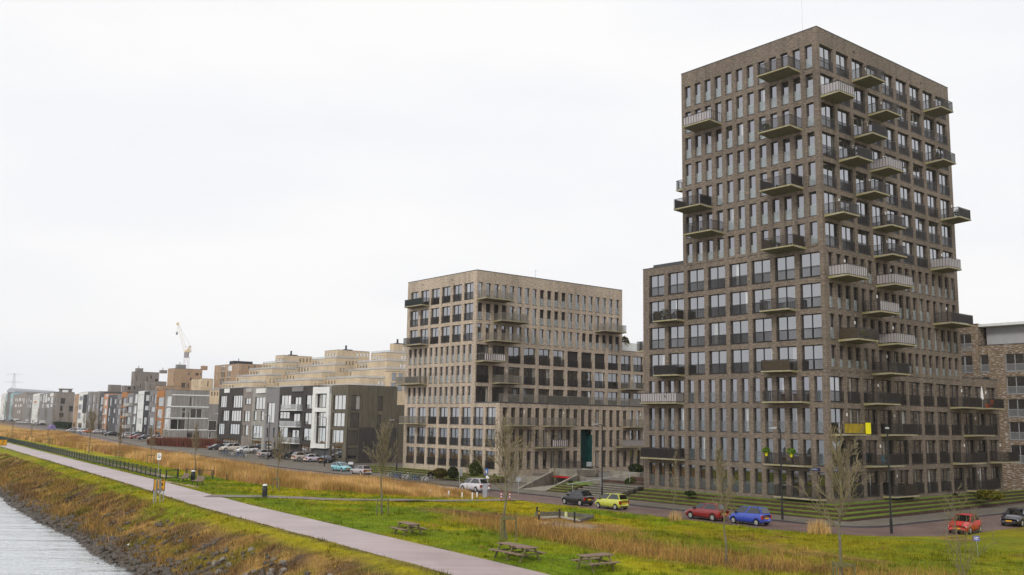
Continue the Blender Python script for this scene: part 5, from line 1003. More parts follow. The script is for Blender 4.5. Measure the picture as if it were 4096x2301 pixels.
bush('small dark round shrub at the left end of the heather', 1722, 1912, 24, 22, (.03, .03, .016), .3, 600)
bush('grey green ball shrub left of the round road sign', 1986, 1916, 26, 22, (.1, .1, .075), .4, 500)
bush('dark clipped tree beside the teal gateway', 2378, 1870, 46, 56, (.016, .02, .008), 1.08, 1500)
bush('dark round shrub above the garage opening', 2232, 1874, 40, 60, (.028, .03, .012), 1.4, 1000)
bush('loose green shrub behind the concrete ramp wall', 2146, 1868, 44, 40, (.055, .07, .015), 1.2, 900)
bush('orange leaved shrub in front of the podium windows', 2052, 1872, 30, 22, (.26, .13, .02), 1.0, 500)
bush('green shrub behind the bicycles in the courtyard', 2545, 1893, 60, 36, (.03, .045, .012), 1.3, 1100)
bush('small dark shrub on the grass steps beside the ramp', 2282, 1942, 16, 18, (.025, .035, .01), .6, 300)
bush('yellow green bush under the right end of the tower', 3958, 2000, 92, 34, (.125, .115, .012), .8, 1500)
bush('brown twiggy bush against the raised corner balcony', 3626, 2010, 52, 66, (.06, .045, .02), .75, 1000)
bush('dark ball shrub at the foot of the tower right side', 3822, 1990, 14, 14, (.02, .025, .01), .9, 300)
bush('low dark shrub on the grass steps left of the tower corner', 2760, 1982, 40, 16, (.03, .045, .01), 1.0, 500)
p0, p1 = P(600, 1784, 1.2), P(872, 1797, 1.05); hg = thing('hedge', 'reddish brown leafless hedge in front of the pale grey timber house', 'hedge', p0); n = 9000; t = rng.uniform(0, 1, n); wv_ = rng.uniform(-.9, .9, n); d = (p1 - p0).normalized()
blades('twigs', (p1.x - p0.x) * t - d.y * wv_, (p1.y - p0.y) * t + d.x * wv_, np.zeros(n), rng.uniform(1.3, 2.5, n), np.full(n, .16), jit(np.tile([.19, .075, .048], (n, 1)), .3), .2, parent=hg)
p0, p1 = P(225, 1712, 2), P(275, 1716, 2); hg = thing('hedge', 'clipped dark green hedge before the big brick corner house', 'hedge', (p0 + p1) / 2, math.atan2(p1.y - p0.y, p1.x - p0.x)); leaves('foliage', (0, 0, 1.4), ((p1 - p0).length / 2, 1.2, 1.4), 2500, (.022, .04, .016), parent=hg, ls=.35, box=True)
# ------------------------------------------------------------------ bare trees
BARKM, t_, b_ = newmat('bark'); v_ = objvec(t_, (1, 1, .5)); n_ = noise(t_, v_, 5, 5, .7); n2_ = noise(t_, v_, 1.3, 3, .6)
link(t_, mixc(t_, ramp(t_, n2_, [(.42, (0, 0, 0)), (.62, (1, 1, 1))]), ramp(t_, n_, [(.3, (.085, .07, .05)), (.7, (.25, .22, .175))]), (.13, .125, .03)), b_.inputs['Base Color']); b_.inputs['Roughness'].default_value = .9; bump(t_, b_, n_, .4)
TWIG = M('twig_bark', (.215, .175, .10), .9, .3, 2)
def treemesh(h, seed, cb, nb, spread, up=.75, r0=None, sub=5, tw=4, multi=False, mr=.022):
    R = random.Random(seed); T, Br = MB(), MB(); r0 = r0 or .035 + .0095 * h; pts = []; x = y = 0.
    for k in range(13): t = k / 12; pts.append(Vector((x, y, h * t * .96))); x += R.uniform(-.012, .012) * h; y += R.uniform(-.012, .012) * h
    for k in range(12): T.tube(pts[k], pts[k + 1], max(.012, r0 * (1 - k / 12.6) ** .9), max(.01, r0 * (1 - (k + 1) / 12.6) ** .9), 7, cap=False)
    def limb(p, d, L, r, depth):
        n = 5 if depth == 0 else (4 if depth == 1 else 2); q = p.copy(); pr = None
        for k in range(n):
            d = (d + Vector((R.uniform(-.16, .16), R.uniform(-.16, .16), R.uniform(-.04, .16) + (.07 if depth < 2 else 0)))).normalized(); e = q + d * (L / n); ra, rb2 = r * (1 - .75 * k / n), r * (1 - .75 * (k + 1) / n)
            Br.tube(q, e, max(ra, mr), max(rb2, mr * .8), 4 if depth < 2 else 3, cap=False)
            if depth < 2:
                m_ = sub if depth == 0 else tw
                for _ in range(max(1, round(m_ / n + R.uniform(-.4, .5)))):
                    s = d.cross(Vector((R.uniform(-1, 1), R.uniform(-1, 1), R.uniform(-1, 1)))).normalized(); dd = (d * .8 + s * .62 + Vector((0, 0, .15))).normalized()
                    limb(q.lerp(e, R.random()), dd, L * R.uniform(.32, .52) * (1 - .4 * k / n), max(rb2 * .6, .009), depth + 1)
            q = e
    for i in range(nb):
        t = cb + (.95 - cb) * ((i + .5) / nb) ** .9; f = t * 12; k = min(int(f), 11); p = pts[k].lerp(pts[k + 1], f - k); az = i * 2.4 + R.uniform(-.5, .5); q = (t - cb) / (1 - cb); el = up + .35 * q
        d = Vector((math.cos(az) * math.cos(el), math.sin(az) * math.cos(el), math.sin(el))); limb(p, d, h * spread * (1 - .62 * q) * R.uniform(.75, 1.15), max(r0 * .42 * (1 - .7 * q), .014), 0)
    if multi:
        for i in range(4): az = i * 1.6 + .4; limb(Vector((0, 0, .02)), Vector((math.cos(az) * .35, math.sin(az) * .35, 1)).normalized(), h * R.uniform(.6, .9), r0 * .7, 0)
    return T.mesh('trunk', BARKM, True), Br.mesh('branches', TWIG, True)
TREES = {}
def tree(label, kind, u, v, vt, params, zg=None, rz=0., group=None):
    p = G(u, v) if zg is None else P(u, v, zg); h = zat(vt, p.x, p.y) - p.z
    if kind not in TREES: TREES[kind] = treemesh(10, *params)
    tm, bmh = TREES[kind]; r = thing('bare_tree', label, 'tree', p, rz, group); s = h / 10.2
    for nm, me in (('trunk', tm), ('branches', bmh)): o = ob(nm, me, r); o.scale = (s, s, s)
    return r, p, s
va = (3, .42, 23, .37, .82, None, 7, 4); vb = (8, .36, 18, .46, .62, None, 7, 3); vc = (12, .36, 24, .23, .92, .1, 6, 4); vd = (21, .32, 17, .41, .66, None, 7, 3); thin = (31, .3, 16, .14, 1.0, .06, 4, 3); thin2 = (37, .25, 14, .17, .9, .06, 4, 3)
tree('bare tree with fan of upright branches and mossy trunk, left of the first picnic table', 'a', 1527, 2062, 1700, va)
tree('bare tree with crooked spreading branches standing behind the long picnic table', 'b', 2025, 2160, 1690, vb, rz=1.)
tree('slender bare tree with pale trunk in front of the red and blue cars', 'c', 2905, 2264, 1765, vc)
tree('bare tree with pale trunk and wide side branches in front of the tower corner', 'd', 3365, 2312, 1722, vd, rz=2.)
tree('bare tree with forked crown rising out of the reeds before the dark brick house', 'a2', 1108, 1960, 1715, (41, .42, 20, .33, .8, None, 6, 4), zg=.7)
tree('bare tree behind the park benches and gates', 'b2', 780, 1893, 1690, (44, .4, 20, .28, .85, None, 6, 4))
tree('bare tree in wooden stakes right beside the white dog sign', 'c2', 603, 1852, 1700, vc, rz=.6)
tree('bare tree in the green clearing behind the path fence', 'd2', 475, 1842, 1695, vc, rz=2.2)
tree('thick bare tree in the reeds left of the green clearing', 'a', 355, 1814, 1640, va, rz=2.)
for k, (u, v, vt, lb) in enumerate(((193, 1790, 1688, 'thin staked sapling in the reeds, rightmost of the three near the path fence'), (125, 1778, 1672, 'thin staked sapling in the reeds, middle of the three near the path fence'), (45, 1765, 1665, 'thin staked sapling in the reeds, leftmost of the three near the path fence'))): tree(lb, 'thin', u, v, vt, thin, rz=k)
for k, (u, v, vt, lb, z) in enumerate(((2225, 2014, 1812, 'thin young tree on the verge left of the black small car', 0.1), (2692, 2085, 1790, 'thin young tree on the verge left of the dark red car', .1), (3275, 2135, 1880, 'thin young tree with dry grass round its foot right of the blue car', .1), (1868, 1968, 1790, 'thin young tree in front of the silver people carrier', .1), (1578, 1893, 1700, 'thin young tree at the lamp post by the bicycle stands', .1), (1345, 1889, 1760, 'thin young tree in front of the light blue car', .2), (1153, 1862, 1720, 'thin young tree on the kerb in front of the white framed house', .3), (997, 1838, 1700, 'thin young tree on the kerb in front of the light timber house', .5), (864, 1811, 1690, 'thin young tree at the left end of the dark brick house', .8), (658, 1778, 1690, 'thin young tree before the pale grey timber house', 1.2))):
    tree(lb, 'thin2' if k % 2 else 'thin', u, v, vt, thin2 if k % 2 else thin, zg=z, rz=k * .7)
FT = ['at the left picture edge before the white bays', 'before the pale blue house', 'at the right end of the many windowed brown house', 'before the far grey house with slit windows', 'before the far white and red house', 'before the far pale row house', 'at the left corner of the big grey-brown corner house', 'before the middle of the big corner house', 'before the white framed house with loggias', 'before the narrow grey-brown house', 'before the house with slit vents']
for k, (u, v, vt) in enumerate(((16, 1694, 1600), (38, 1690, 1618), (118, 1698, 1626), (150, 1698, 1630), (180, 1703, 1622), (214, 1712, 1632), (238, 1712, 1640), (268, 1716, 1640), (335, 1724, 1640), (372, 1730, 1650), (398, 1735, 1655))):
    tree('bare street tree ' + FT[k], 'e%d' % (k % 2), u, v, vt, (51 + k % 2, .3, 18, .30, .7, .14, 5, 3), zg=2., rz=k, group='bare street trees along the far row')
for k, (u, v, vt) in enumerate(((36, 1600, 1552), (66, 1598, 1556), (160, 1600, 1560))): tree('leafless treetop on the skyline ' + ('far left of the pylon', 'right of the pylon', 'before the long grey hall')[k], 'e%d' % (k % 2), u, v, vt, (51 + k % 2, .3, 18, .30, .7, .14, 5, 3), zg=2., rz=k + 2, group='trees on the skyline')
sh = thing('leafless_shrub', 'many stemmed leafless shrub at the bottom right picture corner', 'shrub', P(3850, 2330, .55)); tm, bmh = treemesh(4.4, 77, .12, 8, .55, .55, .035, 5, 3, True, .0085); ob('stems', tm, sh); ob('branches', bmh, sh)
for lb, u, v, hh_, wd, n, z in (('clump of tall dry grass round the thin tree right of the blue car', 3275, 2135, 1.1, .9, 500, None), ('tuft of dry grass beside the dark red car', 2700, 2082, .8, .6, 250, None)):
    p = G(u, v); r = thing('grass_clump', lb, 'grass clump', p); an, rr = rng.uniform(0, 6.28, n), rng.uniform(0, wd, n); blades('blade_tuft', rr * np.cos(an), rr * np.sin(an), np.zeros(n), rng.uniform(.5, 1.2, n) * hh_, np.full(n, .035), jit(np.tile(REED * .9, (n, 1))), .25, parent=r)
def support(label, u, v, wpx, hpx, n=2, group=None):
    p = G(u, v); k = math.hypot(p.x, p.y) / F; w_, h = wpx * k / 2, hpx * k; r = thing('tree_support', label, 'tree support', p, .35, group); pos = [(-w_, -.25), (w_, -.25)] + ([(0, .7)] if n == 3 else [])
    for q in pos: m = MB(); m.tube((*q, -.1), (*q, h), .055, .05, 7); m.build('post', WOODG, r)
    for i in range(len(pos) if n == 3 else 1): m = MB(); m.beam((*pos[i], h - .12), (*pos[(i + 1) % len(pos)], h - .12), .06, .12); m.build('rail', WOODG, r)
    return r
support('pair of mossy posts with crossbar round the tree by the first picnic table', 1527, 2063, 44, 64); support('three mossy posts with plank frame round the tree behind the long picnic table', 2027, 2166, 62, 96, 3)
support('weathered post frame at the bottom edge below the tower corner', 3370, 2320, 80, 62, 3); support('pair of stakes round the tree in the reeds behind the litter bin', 1102, 1966, 24, 50)
for lb, u, v in (('stakes round the tree beside the white dog sign', 602, 1856), ('stakes round the tree in the green clearing', 474, 1846), ('stakes round the thick tree left of the clearing', 354, 1818), ('post frame round the right sapling of three', 193, 1795), ('post frame round the middle sapling of three', 125, 1783), ('post frame round the left sapling of three', 44, 1770)): support(lb, u, v, 22, 34, 3 if u < 250 else 2)
# ------------------------------------------------------------------ vehicles
def paint(name, c, metal=0.):
    if name in MATS: return MATS[name]
    m, t, b = newmat(name); b.inputs['Base Color'].default_value = (*c, 1); b.inputs['Roughness'].default_value = .38; b.inputs['Metallic'].default_value = metal; b.inputs['Coat Weight'].default_value = .7; b.inputs['Coat Roughness'].default_value = .06; b.inputs['Specular IOR Level'].default_value = .5
    n = noise(t, objvec(t), 3, 3); mx = mixc(t, 1., (*c,), ramp(t, n, [(.3, (.88,) * 3), (.7, (1.08,) * 3)]), 'MULTIPLY'); link(t, mx, b.inputs['Base Color']); return m
CGL = glassmat('car_glass', .09, 0., dark=.01); TRIM = M('car_trim', (.02, .02, .022), .6, .1)
CT = dict(  # L, W, H, wheel r, wheelbase, belt heights (rear, mid, cowl, nose), greenhouse x (rear base, rear roof, front roof, cowl)
    hatch=(3.9, 1.68, 1.48, .3, 2.45, (.95, .94, .92, .70), (-1.78, -1.42, .28, 1.02)), mini=(3.55, 1.62, 1.49, .29, 2.3, (.96, .95, .93, .72), (-1.58, -1.12, .22, .92)),
    pod=(3.5, 1.5, 1.52, .27, 2.34, (.97, .94, .9, .66), (-1.66, -1.42, .45, 1.15)), mpv=(4.2, 1.74, 1.62, .31, 2.58, (1.0, .98, .95, .68), (-2.0, -1.66, .5, 1.35)),
    suv=(4.6, 1.88, 1.70, .36, 2.7, (1.12, 1.08, 1.05, .88), (-2.15, -1.72, .42, 1.12)), sedan=(4.8, 1.84, 1.45, .33, 2.85, (1.0, .95, .94, .72), (-1.72, -.92, .42, 1.22)), wagon=(4.7, 1.82, 1.48, .33, 2.78, (.98, .95, .93, .72), (-2.2, -1.85, .4, 1.2)))
def car_meshes(kind):
    L, W, H, wr, wb, bz, gx = CT[kind]; hl = L / 2; R = wr + .055; xw = (-wb / 2 - .02, wb / 2 - .02)
    xs = {-hl, -hl + .06, -hl + .2, hl - .06, hl - .22, hl - .45, gx[0], gx[3], 0, -.35, .4}
    for q in xw:
        for k in range(-4, 5): xs.add(q + R * math.sin(k * math.pi / 8))
    xs = sorted(x for x in xs if -hl <= x <= hl)
    def belt(x): return float(np.interp(x, [-hl, gx[0], 0, gx[3], hl - .25, hl], [bz[0] - .10 if kind != 'sedan' else bz[0] - .03, bz[0], bz[1], bz[2], bz[3] + .05, bz[3] - .12]))
    def hw(x): t = abs(x) / hl; return W / 2 * (1 - .05 * t ** 2 - .17 * max(0, (t - .78) / .22) ** 2)
    B = MB(); n = 8
    for x in xs:
        w_ = hw(x); zb = belt(x); t = abs(x) / hl; lo = .2 + .14 * max(0, (t - .9) / .1); arch = 0
        for q in xw:
            if abs(x - q) < R: arch = max(arch, wr + math.sqrt(max(0, R * R - (x - q) ** 2)))
        l2 = max(lo, arch); zm = max(l2 + .06, .52 if l2 < .5 else l2 + .04); yl = w_ - (.06 if arch < lo else .0)
        B.v += [(x, 0, lo), (x, yl - .12, max(lo, l2 - .02)), (x, yl, l2), (x, w_, min(zm, zb - .1)), (x, w_ - .015, zb - .1), (x, w_ - .07, zb - .015), (x, w_ * .5, zb + .02), (x, 0, zb + .03)]
    for i in range(len(xs) - 1):
        for j in range(n - 1): k = i * n + j; B.f.append((k, k + 1, k + n + 1, k + n)); B.m.append(0)
    B.f.append(tuple(range(n))); B.m.append(0); k = (len(xs) - 1) * n; B.f.append(tuple(k + i for i in range(n))[::-1]); B.m.append(0)
    nv = len(B.v); nf = len(B.f); B.v += [(x, -y, z) for x, y, z in B.v[:nv]]; B.f += [tuple(i + nv for i in f)[::-1] for f in B.f[:nf]]; B.m += [0] * nf
    rb, rf = hw(gx[1]) - .22, hw(gx[2]) - .20; wb0, wf0 = hw(gx[0]) - .075, hw(gx[3]) - .085; zr = H - .06; xm = (gx[1] + gx[2]) / 2; C = MB()
    for s in (1, -1):
        k = len(C.v); C.v += [(gx[0], s * wb0, belt(gx[0]) - .02), (gx[3], s * wf0, belt(gx[3]) - .02), (gx[2], s * rf, zr - .02), (xm, s * (rb + rf) / 2 + s * .02, zr + .02), (gx[1], s * rb, zr - .02), (0, s * (hw(0) - .08), belt(0) - .02)]; C.f += [(k, k + 5, k + 3, k + 4), (k + 5, k + 1, k + 2, k + 3)]; C.m += [0, 0]
    a = 0; b_ = 6; k = len(C.v); C.v += [(gx[2], 0, zr + .02), (xm, 0, H), (gx[1], 0, zr + .02)]
    for s in (0, 6): C.f += [(s + 2, s + 3, k + 1, k), (s + 3, s + 4, k + 2, k + 1)]; C.m += [0, 0]
    C.f += [(1, 7, 8, k, 2), (0, 4, k + 2, 10, 6)]; C.m += [0, 0]
    Gl = MB()
    def lerp(p, q, t): return Vector(p) * (1 - t) + Vector(q) * t
    for s in (1, -1):
        A_, B2, C2, D2 = (gx[0], s * wb0, belt(gx[0]) - .02), (gx[3], s * wf0, belt(gx[3]) - .02), (gx[2], s * rf, zr - .02), (gx[1], s * rb, zr - .02); mid_b, mid_t = Vector((0, s * (hw(0) - .08), belt(0) - .02)), Vector((xm, s * ((rb + rf) / 2 + .02), zr + .02))
        o = Vector((0, s * .012, .004))
        for (p, q, r, t) in ((A_, mid_b, mid_t, D2), (mid_b, B2, C2, mid_t)):
            c = (Vector(p) + Vector(q) + Vector(r) + Vector(t)) / 4
            Gl.quad(*[lerp(v, c, .13) + o + Vector((0, 0, .02)) for v in (p, q, r, t)])
    f = [(gx[3], wf0, belt(gx[3])), (gx[3], -wf0, belt(gx[3])), (gx[2], -rf, zr - .02), (gx[2], rf, zr - .02)]; c = sum((Vector(v) for v in f), Vector()) / 4; Gl.quad(*[lerp(v, c, .1) + Vector((.03, 0, .022)) for v in f])
    f = [(gx[0], wb0, belt(gx[0])), (gx[0], -wb0, belt(gx[0])), (gx[1], -rb, zr - .02), (gx[1], rb, zr - .02)]; c = sum((Vector(v) for v in f), Vector()) / 4; Gl.quad(*[lerp(v, c, .13) + Vector((-.03, 0, .02)) for v in f])
    wh = MB(); prof = [(wr * .62, -.09), (wr * .94, -.095), (wr, -.06), (wr, .06), (wr * .94, .095), (wr * .62, .09)]; wh.lathe(prof, 16); wh.v = [(x, z, y) for x, y, z in wh.v]
    rim = MB(); rim.lathe([(wr * .66, -.1), (wr * .66, -.085)], 14); rim.lathe([(wr * .14, -.115), (wr * .14, -.1)], 8)
    for k in range(6): an = k * math.pi / 3; rim.beam((wr * .1 * math.cos(an), wr * .1 * math.sin(an), -.104), (wr * .6 * math.cos(an), wr * .6 * math.sin(an), -.104), .05, .02)
    rim.v = [(x, z, y) for x, y, z in rim.v]
    def mk(nm, boxes, mat): 
        m = MB()
        for q in boxes: m.box(*q)
        return m.mesh(nm, mat)
    zh = bz[3] - .16; wt = hw(hl - .05); zt_ = bz[0] - .24
    return dict(body=B, cab=C, glass=Gl.mesh('windows', CGL), wheel=wh.mesh('wheel', RUBBER), rim=rim.mesh('rim', ALU), xw=xw, wr=wr, W=W, hl=hl, trim=mk('bumper_trim', [(hl - .09, -wt * .7, .24, hl + .015, wt * .7, .36), (-hl - .015, -wt * .75, .3, -hl + .08, wt * .75, .38), (-hl * .6, -W / 2 + .02, .19, hl * .55, W / 2 - .02, .235)], TRIM),
        head=mk('headlight', [(-.16, -.13, -.07, .02, .13, .07)], LENS), tail=mk('tail_light', [(-.02, -.09, -.17, .1, .09, .14)], TAIL), plate=mk('number_plate', [(-.012, -.25, -.055, .012, .25, .055)], PLATE), mirror=mk('mirror', [(-.07, -.1, -.06, .07, .1, .06)], TRIM), zh=zh, zt=zt_, wt=wt, belt=belt(gx[3]), gx=gx, hw=hw(gx[3]))
CARM = {}
def car(label, kind, pt, color, pos, ang, name='parked_car', group=None, z=None, parts=True):
    if kind not in CARM: CARM[kind] = car_meshes(kind)
    c = CARM[kind]; mt = paint(pt, color); r = thing(name, label, 'car', pos, ang, group)
    ob('body', cached((kind, pt, 'b'), lambda: c['body'].mesh('body', mt, True)), r); ob('cabin', cached((kind, pt, 'c'), lambda: c['cab'].mesh('cabin', mt)), r); ob('windows', c['glass'], r)
    for x in c['xw']:
        for s in (-1, 1):
            w_ = ob('wheel', c['wheel'], r, (x, s * (c['W'] / 2 - .105), c['wr']), 0 if s < 0 else math.pi)
            if parts: ob('rim', c['rim'], w_)
    ob('bumper_trim', c['trim'], r)
    for s in (-1, 1):
        ob('headlight', c['head'], r, (c['hl'] - .13, s * (c['wt'] - .11), c['zh']), -s * .35); ob('tail_light', c['tail'], r, (-c['hl'] + .02, s * (c['wt'] - .06), c['zt']))
        if parts: ob('mirror', c['mirror'], r, (c['gx'][3] - .25, s * (c['hw'] + .02), c['belt'] + .06))
    ob('number_plate', c['plate'], r, (c['hl'] + .012, 0, .46)); ob('number_plate', c['plate'], r, (-c['hl'] - .012, 0, .62)); return r
AA = math.atan2(LA[1], LA[0]); AB_ = math.atan2(RB[1], RB[0])
def onroad(u, v, z=.02): p = P(u, v, z); return p
SG = 'cars parked along the kerb'; RG = 'cars parked in bays before the row houses'
car('silver people carrier parked nose left behind the grey pillar', 'mpv', 'silver_paint', (.60, .58, .60), onroad(1898, 1966), AA, group=SG)
car('small black retro hatchback with dark wheels parked beside the yellow-green car', 'mini', 'black_paint_car', (.018, .016, .022), onroad(2310, 2019), AA, group=SG)
car('yellow-green small hatchback with red tail lamps', 'pod', 'lime_paint', (.52, .54, .07), onroad(2446, 2035), AA, group=SG)
car('dark red hatchback parked in front of the blue car', 'hatch', 'dark_red_paint', (.24, .012, .014), onroad(2828, 2078), AA, group=SG)
car('bright blue three-door hatchback parked behind the dark red car', 'pod', 'blue_paint', (.03, .065, .42), onroad(2999, 2097), AA, group=SG)
car('bright red small car facing the camera at the right street bend', 'mini', 'red_paint_car', (.56, .014, .012), onroad(3861, 2131), AB_ + math.pi + .12, group=SG)
car('black hatchback at the right picture edge behind the bright red car', 'hatch', 'purple_black_paint', (.02, .016, .024), onroad(4072, 2101), AB_ + math.pi + .05, group=SG)
car('light blue hatchback facing right on the street beside the reeds', 'hatch', 'sky_blue_paint', (.21, .50, .56), onroad(1364, 1886, .05), AA + math.pi + .1, group=SG)
car('silver grey hatchback parked nose to nose with the light blue car', 'hatch', 'grey_silver_paint', (.42, .39, .40), onroad(1442, 1900, .02), AA + .05, group=SG)
def bay(label, kind, pt, color, u, v, z, ang): p = P(u, v, z); return car(label, kind, pt, color, p, ang, group=RG)
B8 = lambda x, y: (620 + x / 3.22, 1740 + y / 3.22)
QI = AB_; QO = AB_ + math.pi
for lb, kd, pt, c, x, y, z, an in (
    ('white estate car in the first bay left of the dark brick house', 'wagon', 'white_paint_car', (.7, .7, .7), 625, 160, 1.0, QI), ('black estate car second from the left in the bays', 'wagon', 'black_paint_car', (.018, .016, .022), 690, 175, 1.0, QI), ('maroon car third from the left in the bays', 'hatch', 'maroon_paint', (.12, .02, .04), 765, 183, 1.0, QI), ('dark saloon in front of the lamp post by the dark brick house', 'sedan', 'charcoal_paint', (.03, .03, .035), 810, 197, 1.0, QO),
    ('cream white sport utility car facing the street', 'suv', 'cream_paint', (.66, .60, .52), 965, 210, .98, QO), ('sleek white saloon facing the street beside the bicycles', 'sedan', 'white_paint_car', (.7, .7, .7), 1170, 232, .95, QO), ('silver hatchback with red lamps half hidden by the forked tree', 'hatch', 'grey_silver_paint', (.42, .39, .40), 1445, 285, .75, QI), ('black van-like car beside the silver hatchback', 'suv', 'black_paint_car', (.018, .016, .022), 1580, 292, .62, QI),
    ('black saloon seen from behind in front of the glass balconies', 'sedan', 'black_paint_car', (.018, .016, .022), 1755, 312, .5, QI), ('beige and black sport utility car seen from behind', 'suv', 'beige_paint', (.48, .42, .36), 1915, 335, .4, QI), ('lilac white compact car between the beige car and the black saloon', 'hatch', 'lilac_white_paint', (.6, .56, .62), 2050, 348, .3, QI), ('long black saloon at the right end of the bays', 'sedan', 'purple_black_paint', (.02, .016, .024), 2225, 362, .2, QI + .5),
    ('dark car half hidden behind the black saloon under the white frame', 'hatch', 'grey_silver_paint', (.42, .39, .40), 2200, 285, .35, QI)):
    q = B8(x, y); bay(lb, kd, pt, c, *q, z, an)
for lb, kd, pt, c, x, y, an in (('black saloon in front of the charcoal boxed house', 'sedan', 'black_paint_car', (.018, .016, .022), 1000, 1355, QO), ('silver estate parked along the far kerb', 'wagon', 'grey_silver_paint', (.42, .39, .40), 1335, 1395, AA), ('black sport utility car behind the silver estate', 'suv', 'black_paint_car', (.018, .016, .022), 1600, 1385, QO), ('red saloon beside the black sport utility car', 'sedan', 'dark_red_paint', (.24, .012, .014), 1640, 1430, QO), ('grey saloon right of the red one', 'sedan', 'charcoal_paint', (.03, .03, .035), 1830, 1445, QO), ('white hatchback left of the reddish hedge', 'hatch', 'white_paint_car', (.7, .7, .7), 2040, 1462, QO),
    ('silver car at the left end of the far bays', 'hatch', 'grey_silver_paint', (.42, .39, .40), 30, 1265, QO), ('dark grey car in the far bays', 'sedan', 'charcoal_paint', (.03, .03, .035), 130, 1255, QO), ('pale grey estate in the far bays', 'wagon', 'silver_paint', (.60, .58, .60), 215, 1258, QO), ('small white car in the far bays', 'hatch', 'white_paint_car', (.7, .7, .7), 290, 1275, QO), ('orange car behind the thick bare tree', 'hatch', 'orange_paint', (.6, .12, .02), 440, 1282, QO), ('grey car right of the thick bare tree', 'wagon', 'silver_paint', (.60, .58, .60), 690, 1290, QO)):
    q = C4(x, y); bay(lb, kd, pt, c, *q, 2.0, an)
for k, (kd, pt, c, x, y) in enumerate((('sedan', 'charcoal_paint', (.03, .03, .035), 110, 1000), ('hatch', 'grey_silver_paint', (.42, .39, .40), 190, 1005), ('wagon', 'black_paint_car', (.018, .016, .022), 260, 1000), ('sedan', 'charcoal_paint', (.03, .03, .035), 400, 1010), ('hatch', 'white_paint_car', (.7, .7, .7), 440, 1040), ('wagon', 'white_paint_car', (.7, .7, .7), 590, 1050), ('sedan', 'silver_paint', (.60, .58, .60), 640, 1045), ('hatch', 'grey_silver_paint', (.42, .39, .40), 850, 1085), ('sedan', 'black_paint_car', (.018, .016, .022), 1000, 1095))):
    q = C3(x, y); lb = ['dark saloon, leftmost of the far row of cars', 'grey hatchback beside the leftmost dark saloon', 'black estate third in the far row of cars', 'dark saloon left of the two white far cars', 'white hatchback in the far row of cars', 'white estate in the far row of cars', 'silver saloon behind the white estate', 'grey hatchback right of a gap in the far row', 'black saloon beside the purple covered stall'][k]
    bay(lb, kd, pt, c, *q, 2.0, QO)
p = P(*C3(1240, 1215), 2.); r = thing('covered_trailer', 'trailer under a purple and white cover in the far reeds', 'trailer', p, AA); m = MB(); m.xprism([(-1.1, .5), (-1.1, 1.5), (-.4, 2.2), (.4, 2.2), (1.1, 1.5), (1.1, .5)], -2, 2); m.build('cover', M('purple_cover', (.22, .17, .36), .6, .3, 1.5), r)
for s in (-1, 1): m = MB(); m.lathe([(.3, -.1), (.3, .1)], 12); m.v = [(x, z + s * 1., y + .3) for x, y, z in m.v]; m.build('wheel', RUBBER, r)
# ------------------------------------------------------------------ bicycles
def bike_meshes(mat, key):
    def f():
        w_ = MB(); 
        for k in range(18): a, b = 2 * math.pi * k / 18, 2 * math.pi * (k + 1) / 18; w_.tube((.34 * math.cos(a), 0, .34 * math.sin(a)), (.34 * math.cos(b), 0, .34 * math.sin(b)), .022, .022, 4, cap=False)
        for k in range(8): a = math.pi * k / 4; w_.tube((0, 0, 0), (.33 * math.cos(a), 0, .33 * math.sin(a)), .005, .005, 3, cap=False)
        fr_ = MB()
        for p, q in (((-.5, 0, .34), (-.12, 0, .32)), ((-.12, 0, .32), (-.28, 0, .88)), ((-.5, 0, .34), (-.25, 0, .8)), ((-.12, 0, .32), (.38, 0, .72)), ((-.24, 0, .74), (.36, 0, .82)), ((.36, 0, .9), (.52, 0, .34)), ((.34, 0, .88), (.30, 0, 1.05)), ((-.72, 0, .72), (-.28, 0, .76)), ((-.5, 0, .36), (-.68, 0, .72))): fr_.tube(p, q, .02, .02, 5)
        h = MB(); h.tube((.3, -.28, 1.06), (.3, .28, 1.06), .016, .016, 5); s = MB(); s.prism([(-.42, -.08), (-.16, -.03), (-.16, .03), (-.42, .08)], .88, .94)
        return w_.mesh('wheel', RUBBER), fr_.mesh('frame', mat), h.mesh('handlebar', STEEL), s.mesh('saddle', BLACK)
    return cached(('bike', key), f)
def bike(label, pos, ang, mat, key, group):
    w_, f, h, s = bike_meshes(mat, key); r = thing('bicycle', label, 'bicycle', pos, ang, group)
    for x in (-.5, .52): ob('wheel', w_, r, (x, 0, .34))
    ob('frame', f, r); ob('handlebar', h, r); ob('saddle', s, r); return r
ORD = ['first','second','third','fourth','fifth','sixth','seventh','eighth','ninth','tenth','eleventh']
BC = [(BLACK, 'k'), (STEEL, 's'), (BLUEP, 'b'), (WHITEP, 'w'), (M('bike_green', (.05, .14, .1), .4), 'g')]
for k in range(11):
    q = P(1562 + k * 15.2, 1914 + k * 1.9, .02); m_, ky = BC[(k * 3 + 1) % 5]; bike(ORD[k] + ' bicycle from the left in the racks beside the zebra stripes', q, AB_ + random.uniform(-.12, .12), m_, ky, 'bicycles in the racks by the beige block')
    if k % 2 == 0: s_ = thing('bicycle_stand', ORD[k // 2] + ' galvanised hoop stand from the left among the racked bicycles', 'bicycle stand', q + Vector((.3, .25, 0)), AB_, 'bicycle stands by the beige block'); m = MB(); m.tube((-.4, 0, 0), (-.4, 0, .85), .025, .025, 6); m.tube((.4, 0, 0), (.4, 0, .85), .025, .025, 6); m.tube((-.4, 0, .85), (.4, 0, .85), .025, .025, 6); m.build('hoop', STEEL, s_)
